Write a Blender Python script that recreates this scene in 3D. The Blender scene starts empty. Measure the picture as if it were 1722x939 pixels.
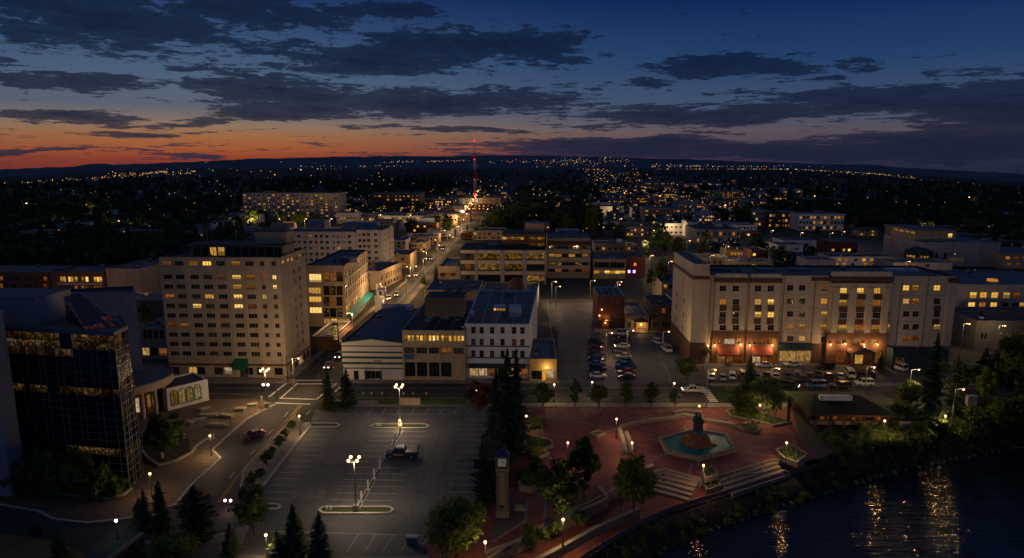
import bpy, math, random
import numpy as np
from mathutils import Vector, Matrix
S = bpy.context.scene
COL = S.collection
R = math.radians
random.seed(7)

# ---------------------------------------------------------------- camera
H_CAM, PITCH, YAW, F = 55.0, 9.98, 1.77, 1100.0
cam_d = bpy.data.cameras.new('camera'); cam = bpy.data.objects.new('camera', cam_d); COL.objects.link(cam)
cam.location = (0, 0, H_CAM); cam.rotation_euler = (R(90 - PITCH), 0, R(YAW))
cam_d.sensor_width = 36; cam_d.lens = 36 * F / 1722; cam_d.clip_start = 0.5; cam_d.clip_end = 40000
S.camera = cam
S.view_settings.view_transform = 'Standard'; S.view_settings.look = 'None'
S.view_settings.exposure = 0; S.view_settings.gamma = 1
S.cycles.use_denoising = True
S.cycles.max_bounces = 4; S.cycles.diffuse_bounces = 2; S.cycles.glossy_bounces = 2; S.cycles.transmission_bounces = 2
S.cycles.sample_clamp_indirect = 4; S.cycles.use_light_tree = True; S.cycles.caustics_reflective = False; S.cycles.caustics_refractive = False
_RM = cam.rotation_euler.to_matrix()

def ray(px, py): return _RM @ Vector(((px - 861) / F, -(py - 469.5) / F, -1))
def gp(px, py, z=0.0):
    """place on the level z, in metres (survey of the photograph)"""
    d = ray(px, py); t = (z - H_CAM) / d.z
    return Vector((d.x * t, d.y * t, z))
def ap(px, py, Y):
    d = ray(px, py); t = Y / d.y
    return Vector((d.x * t, Y, H_CAM + d.z * t))

# ---------------------------------------------------------------- node helper
def lin(r, g, b):
    f = lambda c: (c / 255 / 12.92 if c / 255 <= .04045 else ((c / 255 + .055) / 1.055) ** 2.4)
    return (f(r), f(g), f(b), 1)
class NT:
    def __init__(s, nt): s.n = nt; nt.nodes.clear()
    def add(s, t, **k):
        n = s.n.nodes.new(t)
        for a, v in k.items():
            if a.startswith('i_'): n.inputs[int(a[2:]) if a[2:].isdigit() else a[2:].replace('_', ' ')].default_value = v
            else: setattr(n, a, v)
        return n
    def L(s, a, b): s.n.links.new(a, b)
    def math(s, op, a, b=None, c=None, clamp=False):
        n = s.n.nodes.new('ShaderNodeMath'); n.operation = op; n.use_clamp = clamp
        for i, v in enumerate((a, b, c)):
            if v is None: continue
            if isinstance(v, (int, float)): n.inputs[i].default_value = v
            else: s.L(v, n.inputs[i])
        return n.outputs[0]
    def mix(s, f, a, b, mode='MIX'):
        n = s.n.nodes.new('ShaderNodeMix'); n.data_type = 'RGBA'; n.blend_type = mode
        for i, v in ((0, f), (6, a), (7, b)):
            if isinstance(v, (int, float)): n.inputs[i].default_value = v
            elif isinstance(v, (tuple, list)): n.inputs[i].default_value = v if len(v) == 4 else (*v, 1)
            else: s.L(v, n.inputs[i])
        return n.outputs[2]
    def ramp(s, fac, stops, interp='LINEAR'):
        n = s.n.nodes.new('ShaderNodeValToRGB'); e = n.color_ramp.elements; n.color_ramp.interpolation = interp
        while len(e) < len(stops): e.new(.5)
        for q, (p, c) in zip(e, stops): q.position = p; q.color = c if len(c) == 4 else (*c, 1)
        s.L(fac, n.inputs[0]); return n.outputs[0]
    def noise(s, vec, scale, detail=4, rough=.55, dist=0):
        n = s.add('ShaderNodeTexNoise'); n.inputs['Scale'].default_value = scale; n.inputs['Detail'].default_value = detail
        n.inputs['Roughness'].default_value = rough; n.inputs['Distortion'].default_value = dist
        if vec is not None: s.L(vec, n.inputs['Vector'])
        return n.outputs[0]

# ---------------------------------------------------------------- dusk sky (world)
def make_world():
    w = bpy.data.worlds.new('World'); S.world = w; w.use_nodes = True
    T = NT(w.node_tree)
    tc = T.add('ShaderNodeTexCoord').outputs['Generated']
    nrm = T.add('ShaderNodeVectorMath', operation='NORMALIZE'); T.L(tc, nrm.inputs[0])
    sp = T.add('ShaderNodeSeparateXYZ'); T.L(nrm.outputs[0], sp.inputs[0])
    x, y, z = sp.outputs
    el = T.math('MULTIPLY', T.math('ARCSINE', z), 57.2958)
    az = T.math('MULTIPLY', T.math('ARCTAN2', x, y), 57.2958)
    e = T.math('DIVIDE', T.math('ADD', el, 1), 91, clamp=True)
    def E(d): return (d + 1) / 91
    glow = T.ramp(e, [(E(-1), lin(120, 50, 34)), (E(.3), lin(134, 58, 42)), (E(1.0), lin(158, 82, 48)), (E(2.1), lin(158, 104, 64)), (E(3.0), lin(140, 116, 96)), (E(4.3), lin(92, 98, 110)),
                      (E(6), lin(80, 98, 122)), (E(9.5), lin(56, 80, 116)), (E(13.5), lin(26, 50, 94)), (E(30), lin(46, 60, 92)), (E(90), lin(54, 62, 84))])
    cold = T.ramp(e, [(E(-1), lin(28, 34, 58)), (E(.7), lin(40, 46, 70)), (E(1.4), lin(66, 60, 78)), (E(2.5), lin(84, 76, 88)), (E(4.5), lin(62, 78, 106)), (E(8), lin(32, 62, 104)),
                      (E(13), lin(6, 36, 84)), (E(30), lin(40, 56, 90)), (E(90), lin(54, 62, 84))])
    g = T.math('DIVIDE', T.math('ADD', az, 27), 28)
    gf = T.math('EXPONENT', T.math('MULTIPLY', T.math('MULTIPLY', g, g), -1.0))
    sky = T.mix(gf, cold, glow)
    # clouds: banks of stratocumulus, each placed by azimuth and elevation, broken up by noise
    cv = T.add('ShaderNodeCombineXYZ'); T.L(az, cv.inputs[0]); T.L(el, cv.inputs[1])
    def dirof(px, py):
        d = ray(px, py).normalized(); return math.degrees(math.atan2(d.x, d.y)), math.degrees(math.asin(d.z))
    wn = T.add('ShaderNodeTexNoise'); wc = T.add('ShaderNodeCombineXYZ'); T.L(T.math('MULTIPLY', az, .11), wc.inputs[0]); T.L(T.math('MULTIPLY', el, .55), wc.inputs[1]); T.L(wc.outputs[0], wn.inputs['Vector']); wn.inputs['Scale'].default_value = 1.0; wn.inputs['Detail'].default_value = 6; wn.inputs['Roughness'].default_value = .6
    w1 = T.add('ShaderNodeVectorMath', operation='SUBTRACT'); T.L(wn.outputs['Color'], w1.inputs[0]); w1.inputs[1].default_value = (.5, .5, .5)
    w2 = T.add('ShaderNodeVectorMath', operation='MULTIPLY'); T.L(w1.outputs[0], w2.inputs[0]); w2.inputs[1].default_value = (16, 2.6, 0)
    w3 = T.add('ShaderNodeVectorMath', operation='ADD'); T.L(cv.outputs[0], w3.inputs[0]); T.L(w2.outputs[0], w3.inputs[1]); cv = w3
    banks = [(170, 40, 250, 52, 1.1), (430, 25, 200, 34, .95), (655, 18, 110, 18, .95), (150, 137, 130, 20, 1), (40, 100, 60, 14, .8), (800, 75, 210, 34, 1.05), (620, 98, 210, 30, 1.05), (470, 150, 190, 26, 1.05),
             (480, 184, 150, 20, 1.05), (760, 172, 250, 26, 1.15), (905, 100, 100, 24, .8), (330, 115, 70, 9, .65), (90, 196, 180, 13, 1.05), (250, 222, 110, 8, .95), (360, 208, 100, 9, .95), (70, 254, 130, 6, .95), (310, 256, 95, 7, 1.0),
             (750, 217, 170, 7, .95), (1215, 108, 150, 24, 1.0), (1085, 140, 90, 10, .95), (1330, 129, 80, 8, .85), (1430, 105, 90, 10, .75), (1180, 192, 290, 22, 1.05), (1480, 170, 320, 34, 1.1), (1700, 185, 220, 60, 1.2),
             (1060, 248, 260, 17, 1.35), (1000, 212, 100, 6, .7), (1330, 254, 260, 17, 1.35), (1620, 245, 280, 26, 1.4), (900, 262, 120, 6, 1.0), (700, 262, 130, 4, .8), (1200, 222, 100, 5, .8), (1590, 95, 60, 8, .5),
             (150, -60, 420, 40, .9), (900, -90, 300, 30, .7), (-350, 120, 260, 60, 1), (2100, 160, 300, 70, 1)]
    acc = None
    for (px, py, rx, ry, wt) in banks:
        a0, e0 = dirof(px, py); a1, _ = dirof(px + rx, py); _, e1 = dirof(px, py - ry)
        m = T.add('ShaderNodeVectorMath', operation='SUBTRACT'); T.L(cv.outputs[0], m.inputs[0]); m.inputs[1].default_value = (a0, e0, 0)
        k = T.add('ShaderNodeVectorMath', operation='MULTIPLY'); T.L(m.outputs[0], k.inputs[0]); k.inputs[1].default_value = (1 / abs(a1 - a0), 1 / abs(e1 - e0), 0)
        q = T.add('ShaderNodeVectorMath', operation='DOT_PRODUCT'); T.L(k.outputs[0], q.inputs[0]); T.L(k.outputs[0], q.inputs[1])
        v = T.math('MULTIPLY', T.math('EXPONENT', T.math('MULTIPLY', q.outputs['Value'], -.9)), wt)
        acc = T.math('MAXIMUM', v, T.math('MULTIPLY_ADD', T.math('SUBTRACT', 1, T.math('DIVIDE', T.math('SUBTRACT', el, 1.2), 3.0, clamp=True)), .13, .2)) if acc is None else T.math('MAXIMUM', acc, v)
    # noise in a stretched frame that flattens towards the horizon
    lel = T.math('MULTIPLY', T.math('LOGARITHM', T.math('ADD', T.math('MAXIMUM', el, 0), 2.2), 2.718), 9.5)
    nv = T.add('ShaderNodeCombineXYZ'); T.L(T.math('MULTIPLY', az, .19), nv.inputs[0]); T.L(lel, nv.inputs[1])
    n1 = T.noise(nv.outputs[0], 1.05, 10, .64, .25)
    n2 = T.noise(nv.outputs[0], 3.6, 10, .68, .4)
    nn = T.math('ADD', T.math('MULTIPLY', T.math('SUBTRACT', n1, .5), 2.2), T.math('MULTIPLY', T.math('SUBTRACT', n2, .5), 2.0))
    dens = T.math('ADD', acc, T.math('MULTIPLY', nn, .72))
    mr = T.add('ShaderNodeMapRange', interpolation_type='SMOOTHSTEP'); T.L(dens, mr.inputs[0])
    for i, v in ((1, .42), (2, .60), (3, 0), (4, .97)): mr.inputs[i].default_value = v
    high = T.math('DIVIDE', T.math('SUBTRACT', el, 1.5), 7, clamp=True)
    ccol = T.mix(high, T.mix(gf, lin(26, 33, 56), lin(38, 42, 62)), T.mix(gf, lin(15, 28, 56), lin(17, 29, 53)))
    # thin veil where the bank is shallow
    thick = T.math('DIVIDE', T.math('SUBTRACT', dens, .45), .8, clamp=True)
    ccol = T.mix(T.math('MULTIPLY', T.math('SUBTRACT', 1, thick), .2), ccol, sky)
    out = T.mix(mr.outputs[0], sky, ccol)
    bg = T.add('ShaderNodeBackground'); T.L(out, bg.inputs[0]); bg.inputs[1].default_value = 1.0
    o = T.add('ShaderNodeOutputWorld'); T.L(bg.outputs[0], o.inputs[0])
    w.cycles.sampling_method = 'MANUAL'; w.cycles.sample_map_resolution = 512
make_world()

# ---------------------------------------------------------------- mesh builder
class MB:
    def __init__(s): s.v = []; s.f = []; s.m = []
    def pt(s, p): s.v.append(tuple(p)); return len(s.v) - 1
    def face(s, pts, m=0):
        b = len(s.v); s.v += [tuple(p) for p in pts]; s.f.append(tuple(range(b, b + len(pts)))); s.m.append(m)
    def quad(s, a, b, c, d, m=0): s.face((a, b, c, d), m)
    def box(s, x0, y0, z0, x1, y1, z1, m=0):
        b = len(s.v)
        s.v += [(x0, y0, z0), (x1, y0, z0), (x1, y1, z0), (x0, y1, z0), (x0, y0, z1), (x1, y0, z1), (x1, y1, z1), (x0, y1, z1)]
        for q in ((3, 2, 1, 0), (4, 5, 6, 7), (0, 1, 5, 4), (1, 2, 6, 5), (2, 3, 7, 6), (3, 0, 4, 7)): s.f.append(tuple(b + i for i in q)); s.m.append(m)
        return s
    def obox(s, O, U, V, W, m=0):
        """box from corner O along three edge vectors"""
        b = len(s.v); O, U, V, W = map(Vector, (O, U, V, W))
        s.v += [tuple(p) for p in (O, O + U, O + U + V, O + V, O + W, O + U + W, O + U + V + W, O + V + W)]
        for q in ((3, 2, 1, 0), (4, 5, 6, 7), (0, 1, 5, 4), (1, 2, 6, 5), (2, 3, 7, 6), (3, 0, 4, 7)): s.f.append(tuple(b + i for i in q)); s.m.append(m)
        return s
    def prism(s, pts, z0, z1, m=0, mt=None, bottom=False):
        pts = [tuple(p)[:2] for p in pts]
        a = sum(pts[i][0] * pts[(i + 1) % len(pts)][1] - pts[(i + 1) % len(pts)][0] * pts[i][1] for i in range(len(pts)))
        if a < 0: pts = pts[::-1]
        n = len(pts); b = len(s.v)
        s.v += [(x, y, z0) for x, y in pts] + [(x, y, z1) for x, y in pts]
        for i in range(n): s.f.append((b + i, b + (i + 1) % n, b + n + (i + 1) % n, b + n + i)); s.m.append(m)
        s.f.append(tuple(range(b + n, b + 2 * n))); s.m.append(m if mt is None else mt)
        if bottom: s.f.append(tuple(range(b + n - 1, b - 1, -1))); s.m.append(m)
        return s
    def sheet(s, pts, m=0):
        pts = [tuple(p) for p in pts]
        a = sum(pts[i][0] * pts[(i + 1) % len(pts)][1] - pts[(i + 1) % len(pts)][0] * pts[i][1] for i in range(len(pts)))
        s.face(pts if a > 0 else pts[::-1], m); return s
    def cyl(s, c, r, z0, z1, n=10, m=0, r1=None):
        r1 = r if r1 is None else r1; b = len(s.v)
        for rr, z in ((r, z0), (r1, z1)):
            for i in range(n):
                t = 2 * math.pi * i / n; s.v.append((c[0] + rr * math.cos(t), c[1] + rr * math.sin(t), z))
        for i in range(n): s.f.append((b + i, b + (i + 1) % n, b + n + (i + 1) % n, b + n + i)); s.m.append(m)
        s.f.append(tuple(range(b + n, b + 2 * n))); s.m.append(m); s.f.append(tuple(range(b + n - 1, b - 1, -1))); s.m.append(m)
        return s
    def tube(s, p, q, r, n=6, m=0, r1=None):
        p, q = Vector(p), Vector(q); d = (q - p)
        if d.length < 1e-6: return s
        d.normalize(); a = d.orthogonal().normalized(); c = d.cross(a); b = len(s.v); r1 = r if r1 is None else r1
        for o, rr in ((p, r), (q, r1)):
            for i in range(n):
                t = 2 * math.pi * i / n; s.v.append(tuple(o + a * rr * math.cos(t) + c * rr * math.sin(t)))
        for i in range(n): s.f.append((b + i, b + (i + 1) % n, b + n + (i + 1) % n, b + n + i)); s.m.append(m)
        s.f.append(tuple(range(b + n, b + 2 * n))); s.m.append(m); s.f.append(tuple(range(b + n - 1, b - 1, -1))); s.m.append(m)
        return s
    def lathe(s, c, prof, n=12, m=0):
        b = len(s.v)
        for r, z in prof:
            for i in range(n):
                t = 2 * math.pi * i / n; s.v.append((c[0] + r * math.cos(t), c[1] + r * math.sin(t), c[2] + z))
        for k in range(len(prof) - 1):
            for i in range(n): s.f.append((b + k * n + i, b + k * n + (i + 1) % n, b + (k + 1) * n + (i + 1) % n, b + (k + 1) * n + i)); s.m.append(m)
        s.f.append(tuple(b + (len(prof) - 1) * n + i for i in range(n))); s.m.append(m)
        return s
    def ball(s, c, r, m=0, n=10, k=6, sz=1):
        return s.lathe(c, [(max(.001, r * math.sin(math.pi * i / k)), -r * sz * math.cos(math.pi * i / k)) for i in range(k + 1)], n, m)
    def mesh(s, name, mats):
        me = bpy.data.meshes.new(name); me.from_pydata(s.v, [], s.f)
        for x in mats if isinstance(mats, (list, tuple)) else [mats]: me.materials.append(x)
        if any(s.m): me.polygons.foreach_set('material_index', s.m)
        return me
    def build(s, name, mats, parent=None, smooth=False, loc=None):
        me = s.mesh(name, mats)
        if smooth: me.polygons.foreach_set('use_smooth', [True] * len(me.polygons))
        return link(name, me, parent, loc)
def link(name, me, parent=None, loc=None, rz=0):
    o = bpy.data.objects.new(name, me); COL.objects.link(o)
    if parent is not None: o.parent = parent
    if loc is not None: o.location = loc
    if rz: o.rotation_euler.z = rz
    return o
def tag(o, label=None, cat=None, group=None, kind=None):
    for k, v in (('label', label), ('category', cat), ('group', group), ('kind', kind)):
        if v: o[k] = v
    return o
def thing(name, label, cat, loc=(0, 0, 0), rz=0, group=None):
    o = bpy.data.objects.new(name, None); COL.objects.link(o); o.location = loc; o.rotation_euler.z = rz; o.empty_display_size = .2
    return tag(o, label, cat, group)
def dup(root, loc, rz=0, label=None, group=None, scale=None):
    r = root.copy(); COL.objects.link(r); r.location = loc; r.rotation_euler.z = rz
    if scale is not None: r.scale = scale if hasattr(scale, '__len__') else (scale,) * 3
    if label: r['label'] = label
    if group: r['group'] = group
    for c in KIDS[root.name]:
        k = c.copy(); COL.objects.link(k); k.parent = r
        for g in KIDS.get(c.name, ()):
            q = g.copy(); COL.objects.link(q); q.parent = k
    return r
KIDS = {}
def proto(root):
    """remember children (two levels) so copies need no search"""
    def walk(o):
        KIDS[o.name] = [c for c in COL.objects if c.parent == o]
        return KIDS[o.name]
    for c in walk(root): walk(c)
    return root
def structure(mb, name, mats, **k): return tag(mb.build(name, mats, **k), kind='structure')

# ---------------------------------------------------------------- materials
def mat(name, col, rough=.85, var=.25, scale=.6, spec=.3, metal=0, col2=None, bump=0, fine=8, coat=0):
    m = bpy.data.materials.new(name); m.use_nodes = True; T = NT(m.node_tree)
    p = T.add('ShaderNodeBsdfPrincipled'); o = T.add('ShaderNodeOutputMaterial'); T.L(p.outputs[0], o.inputs[0])
    p.inputs['Roughness'].default_value = rough; p.inputs['Specular IOR Level'].default_value = spec; p.inputs['Metallic'].default_value = metal
    p.inputs['Coat Weight'].default_value = coat
    g = T.add('ShaderNodeTexCoord').outputs['Object']
    n = T.noise(g, scale, 6, .62); f = T.noise(g, scale * fine, 3, .6)
    k = T.math('ADD', T.math('MULTIPLY', n, .65), T.math('MULTIPLY', f, .35))
    c2 = col2 or tuple(c * (1 - var) for c in col[:3]); c1 = tuple(min(1, c * (1 + var * .6)) for c in col[:3]) if not col2 else col[:3]
    cc = T.ramp(k, [(.32, c2), (.68, c1)])
    if 'wall' in name or 'stucco' in name or 'concrete' in name:
        mp = T.add('ShaderNodeMapping'); T.L(g, mp.inputs[0]); mp.inputs['Scale'].default_value = (.45, .45, .06); st = T.noise(mp.outputs[0], 1.0, 6, .7)
        cc = T.mix(1.0, cc, T.ramp(st, [(.34, (.82, .80, .78)), (.56, (1.04, 1.04, 1.04))]), 'MULTIPLY')
    T.L(cc, p.inputs['Base Color'])
    if bump:
        b = T.add('ShaderNodeBump'); b.inputs['Strength'].default_value = bump; b.inputs['Distance'].default_value = .05; T.L(f, b.inputs['Height']); T.L(b.outputs[0], p.inputs['Normal'])
    return m
def emis(name, col, st, var=.0, sample=False, scale=3.0):
    m = bpy.data.materials.new(name); m.use_nodes = True; T = NT(m.node_tree)
    e = T.add('ShaderNodeEmission'); o = T.add('ShaderNodeOutputMaterial'); T.L(e.outputs[0], o.inputs[0]); e.inputs[0].default_value = (*col[:3], 1)
    e.inputs[1].default_value = st
    m.cycles.emission_sampling = 'AUTO' if sample else 'NONE'
    if var:
        tc = T.add('ShaderNodeTexCoord'); oi = T.add('ShaderNodeObjectInfo')
        cb = T.add('ShaderNodeCombineXYZ'); T.L(T.math('MULTIPLY', oi.outputs['Random'], 40), cb.inputs[0]); T.L(T.math('MULTIPLY', oi.outputs['Random'], 17), cb.inputs[2])
        va = T.add('ShaderNodeVectorMath', operation='ADD'); T.L(tc.outputs['Object'], va.inputs[0]); T.L(cb.outputs[0], va.inputs[1])
        mp = T.add('ShaderNodeMapping'); T.L(va.outputs[0], mp.inputs[0]); mp.inputs['Scale'].default_value = (1.6, .01, .7)
        n = T.noise(mp.outputs[0], scale * .55, 5, .72)
        k = T.ramp(n, [(.40, (1 - var,) * 3), (.58, (1.0,) * 3), (.72, (1.0 + .6 * var,) * 3)])
        r = T.math('MULTIPLY_ADD', oi.outputs['Random'], .8, .5)
        T.L(T.math('MULTIPLY', T.math('MULTIPLY', k, r), st), e.inputs[1])
        tint = T.ramp(oi.outputs['Random'], [(0, tuple(c * q for c, q in zip(col[:3], (1.05, .78, .55)))), (.35, col), (.7, tuple(c * q for c, q in zip(col[:3], (.95, 1.05, 1.25)))), (1, tuple(c * q for c, q in zip(col[:3], (.85, 1.1, 2.6))))])
        T.L(T.mix(T.math('MULTIPLY', n, .9), T.mix(1.0, tint, (1, .72, .5), 'MULTIPLY'), tint), e.inputs[0])
        sz = T.add('ShaderNodeSeparateXYZ'); T.L(tc.outputs['Object'], sz.inputs[0]); r2 = T.math('FRACT', T.math('MULTIPLY', oi.outputs['Random'], 7.31))
        blind = T.math('MULTIPLY_ADD', T.math('GREATER_THAN', T.math('ADD', sz.outputs[2], .35), T.math('MULTIPLY', r2, 1.5)), .62, .38)
        T.L(T.math('MULTIPLY', T.math('MULTIPLY', T.math('MULTIPLY', k, r), blind), st * 1.15), e.inputs[1])
    return m
M = {}
M['concrete'] = mat('concrete', (.30, .255, .185), .9, .2, .35, bump=.1)
M['stone'] = mat('stone', (.25, .205, .135), .9, .35, 1.2, bump=.4)
M['kerb'] = mat('kerb', (.36, .33, .29), .9, .25, .8)
M['white_wall'] = mat('white_wall', (.64, .63, .63), .85, .18, .5)
M['beige_wall'] = mat('beige_wall', (.43, .33, .205), .9, .16, .25)
M['apt_wall'] = mat('apartment_concrete', (.44, .35, .255), .9, .2, .16, bump=.1)
M['hotel_wall'] = mat('hotel_stucco', (.56, .47, .345), .9, .13, .2)
M['grey_wall'] = mat('grey_wall', (.33, .31, .33), .9, .18, .2)
M['far_wall'] = mat('far_wall', (.38, .35, .33), .9, .3, .1)
M['tan_wall'] = mat('tan_wall', (.37, .28, .2), .9, .2, .2)
M['dark_wall'] = mat('dark_wall', (.07, .07, .075), .85, .25, .3)
M['teal_dark'] = mat('teal_dark_siding', (.025, .05, .055), .8, .25, .3)
M['brick'] = mat('red_brick', (.15, .058, .038), .9, .4, .9, bump=.2)
M['brown_brick'] = mat('brown_brick', (.13, .072, .048), .9, .35, .9)
M['rust_trim'] = mat('rust_trim', (.12, .058, .038), .8, .2, .6)
M['teal_band'] = mat('teal_band', (.012, .06, .085), .7, .2, .6)
M['blue_panel'] = mat('blue_panel', (.015, .11, .24), .6, .15, .6)
M['roof'] = mat('roof_membrane', (.17, .15, .125), .75, .35, .12, fine=6)
M['roof_dark'] = mat('dark_roof', (.085, .075, .065), .8, .35, .15, fine=6)
M['roof_blue'] = mat('blue_roof', (.105, .112, .12), .6, .25, .1)
M['green_awn'] = mat('green_awning', (.01, .10, .045), .7, .2, .8)
M['teal_awn'] = mat('teal_awning', (.01, .22, .19), .7, .2, .8)
M['red_awn'] = mat('red_awning', (.20, .05, .03), .7, .2, .8)
M['metal'] = mat('grey_metal', (.22, .22, .22), .45, .15, 1, spec=.5, metal=.6)
M['pole'] = mat('black_pole', (.025, .025, .027), .5, .2, 1, spec=.5)
M['paint'] = mat('white_paint', (.62, .60, .55), .8, .45, 2.2)
M['yellow'] = mat('yellow_paint', (.50, .33, .035), .8, .35, 2.2)
M['glass'] = mat('dark_glass', (.012, .014, .016), .08, .3, .3, spec=.5)
M['glass_brown'] = mat('curtained_glass', (.055, .045, .036), .2, .6, 1.3, spec=.5)
M['tint'] = mat('black_tinted_glass', (.006, .007, .010), .12, .3, .2, spec=.4)
M['frame'] = mat('window_frame', (.22, .19, .16), .6, .2, 1)
M['frame_dark'] = mat('dark_frame', (.045, .042, .04), .5, .2, 1)
M['mullion'] = mat('mullion_metal', (.15, .15, .16), .5, .2, 1, spec=.5)
LIT = lin(236, 170, 62)
M['lit'] = emis('lit_window', LIT, .62, .62)
M['lit_hi'] = emis('bright_window', lin(255, 205, 90), 1.05, .4)
M['amber'] = emis('amber_window', lin(215, 130, 50), .27, .75)
M['pale'] = emis('shop_light', lin(240, 196, 115), .5, .7, scale=1.6)
M['office'] = emis('office_light', lin(196, 156, 84), .3, .9, scale=3.0)
M['ribbon'] = emis('ribbon_office_light', lin(214, 160, 62), .3, .9, scale=3.0)
def office_rework(m, gain=.32):
    T = NT.__new__(NT); T.n = m.node_tree; e = next(n for n in T.n.nodes if n.type == 'EMISSION'); g = T.add('ShaderNodeTexCoord').outputs['Object']; oi = T.add('ShaderNodeObjectInfo').outputs['Random']
    cb = T.add('ShaderNodeCombineXYZ'); T.L(T.math('MULTIPLY', oi, 90), cb.inputs[0]); T.L(T.math('MULTIPLY', oi, 31), cb.inputs[1]); va = T.add('ShaderNodeVectorMath', operation='ADD'); T.L(g, va.inputs[0]); T.L(cb.outputs[0], va.inputs[1])
    n1 = T.noise(va.outputs[0], 1.7, 3, .7, .4); n2 = T.noise(va.outputs[0], .45, 2, .5)
    k = T.ramp(n1, [(.42, (.05,) * 3), (.52, (.32,) * 3), (.6, (.75,) * 3), (.68, (1.9,) * 3)]); k2 = T.ramp(n2, [(.38, (.25,) * 3), (.6, (1.1,) * 3)])
    sp = T.add('ShaderNodeSeparateXYZ'); T.L(g, sp.inputs[0]); top = T.math('MULTIPLY_ADD', T.math('FRACT', T.math('MULTIPLY', sp.outputs[2], .75)), .9, .35)
    T.L(T.math('MULTIPLY', T.math('MULTIPLY', T.math('MULTIPLY', k, k2), T.math('MULTIPLY_ADD', oi, .9, .25)), T.math('MULTIPLY', top, gain)), e.inputs[1])
office_rework(M['office']); office_rework(M['ribbon'], .85)
M['globe'] = emis('lamp_globe', (1, .52, .20), 7)
M['globe_cool'] = emis('cool_lamp', (.85, .95, 1), 12)
M['globe_pink'] = emis('pink_lamp', (1, .55, .5), 12)
M['sodium'] = emis('sodium_lamp', (1, .45, .13), 6)
M['red_light'] = emis('red_beacon', (1, .02, .03), 2.6)
M['leaf'] = M['leaf2'] = None
KINDMAT = {'d': 'glass', 'D': 'glass_brown', 'l': 'lit', 'L': 'lit_hi', 'a': 'amber', 'p': 'pale', 'o': 'office', 'q': 'ribbon', 't': 'tint', 'r': 'red_door', 'w': 'white_wall'}
M['red_door'] = mat('red_panel', (.25, .03, .025), .6, .2, 1)

# ---------------------------------------------------------------- buildings
WCACHE = {}
def win_mesh(w, h, kind, nx, ny, fm, name):
    key = (round(w, 1), round(h, 1), kind, nx, ny, fm, name)
    if key not in WCACHE:
        b = MB(); t = min(.08, w * .08); 
        b.box(0, 0, 0, w, .06, t); b.box(0, 0, h - t, w, .06, h); b.box(0, .001, t, t, .06, h - t); b.box(w - t, .001, t, w, .06, h - t)
        for i in range(1, nx): b.box(w * i / nx - t * .5, .004, t, w * i / nx + t * .5, .06, h - t)
        for j in range(1, ny): b.box(t, .008, h * j / ny - t * .4, w - t, .06, h * j / ny + t * .4)
        b.quad((t * .5, .045, t * .5), (w - t * .5, .045, t * .5), (w - t * .5, .045, h - t * .5), (t * .5, .045, h - t * .5), 1)
        WCACHE[key] = b.mesh(name, [M[fm], M[KINDMAT[kind]]])
    return WCACHE[key]
FOOT = []
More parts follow.
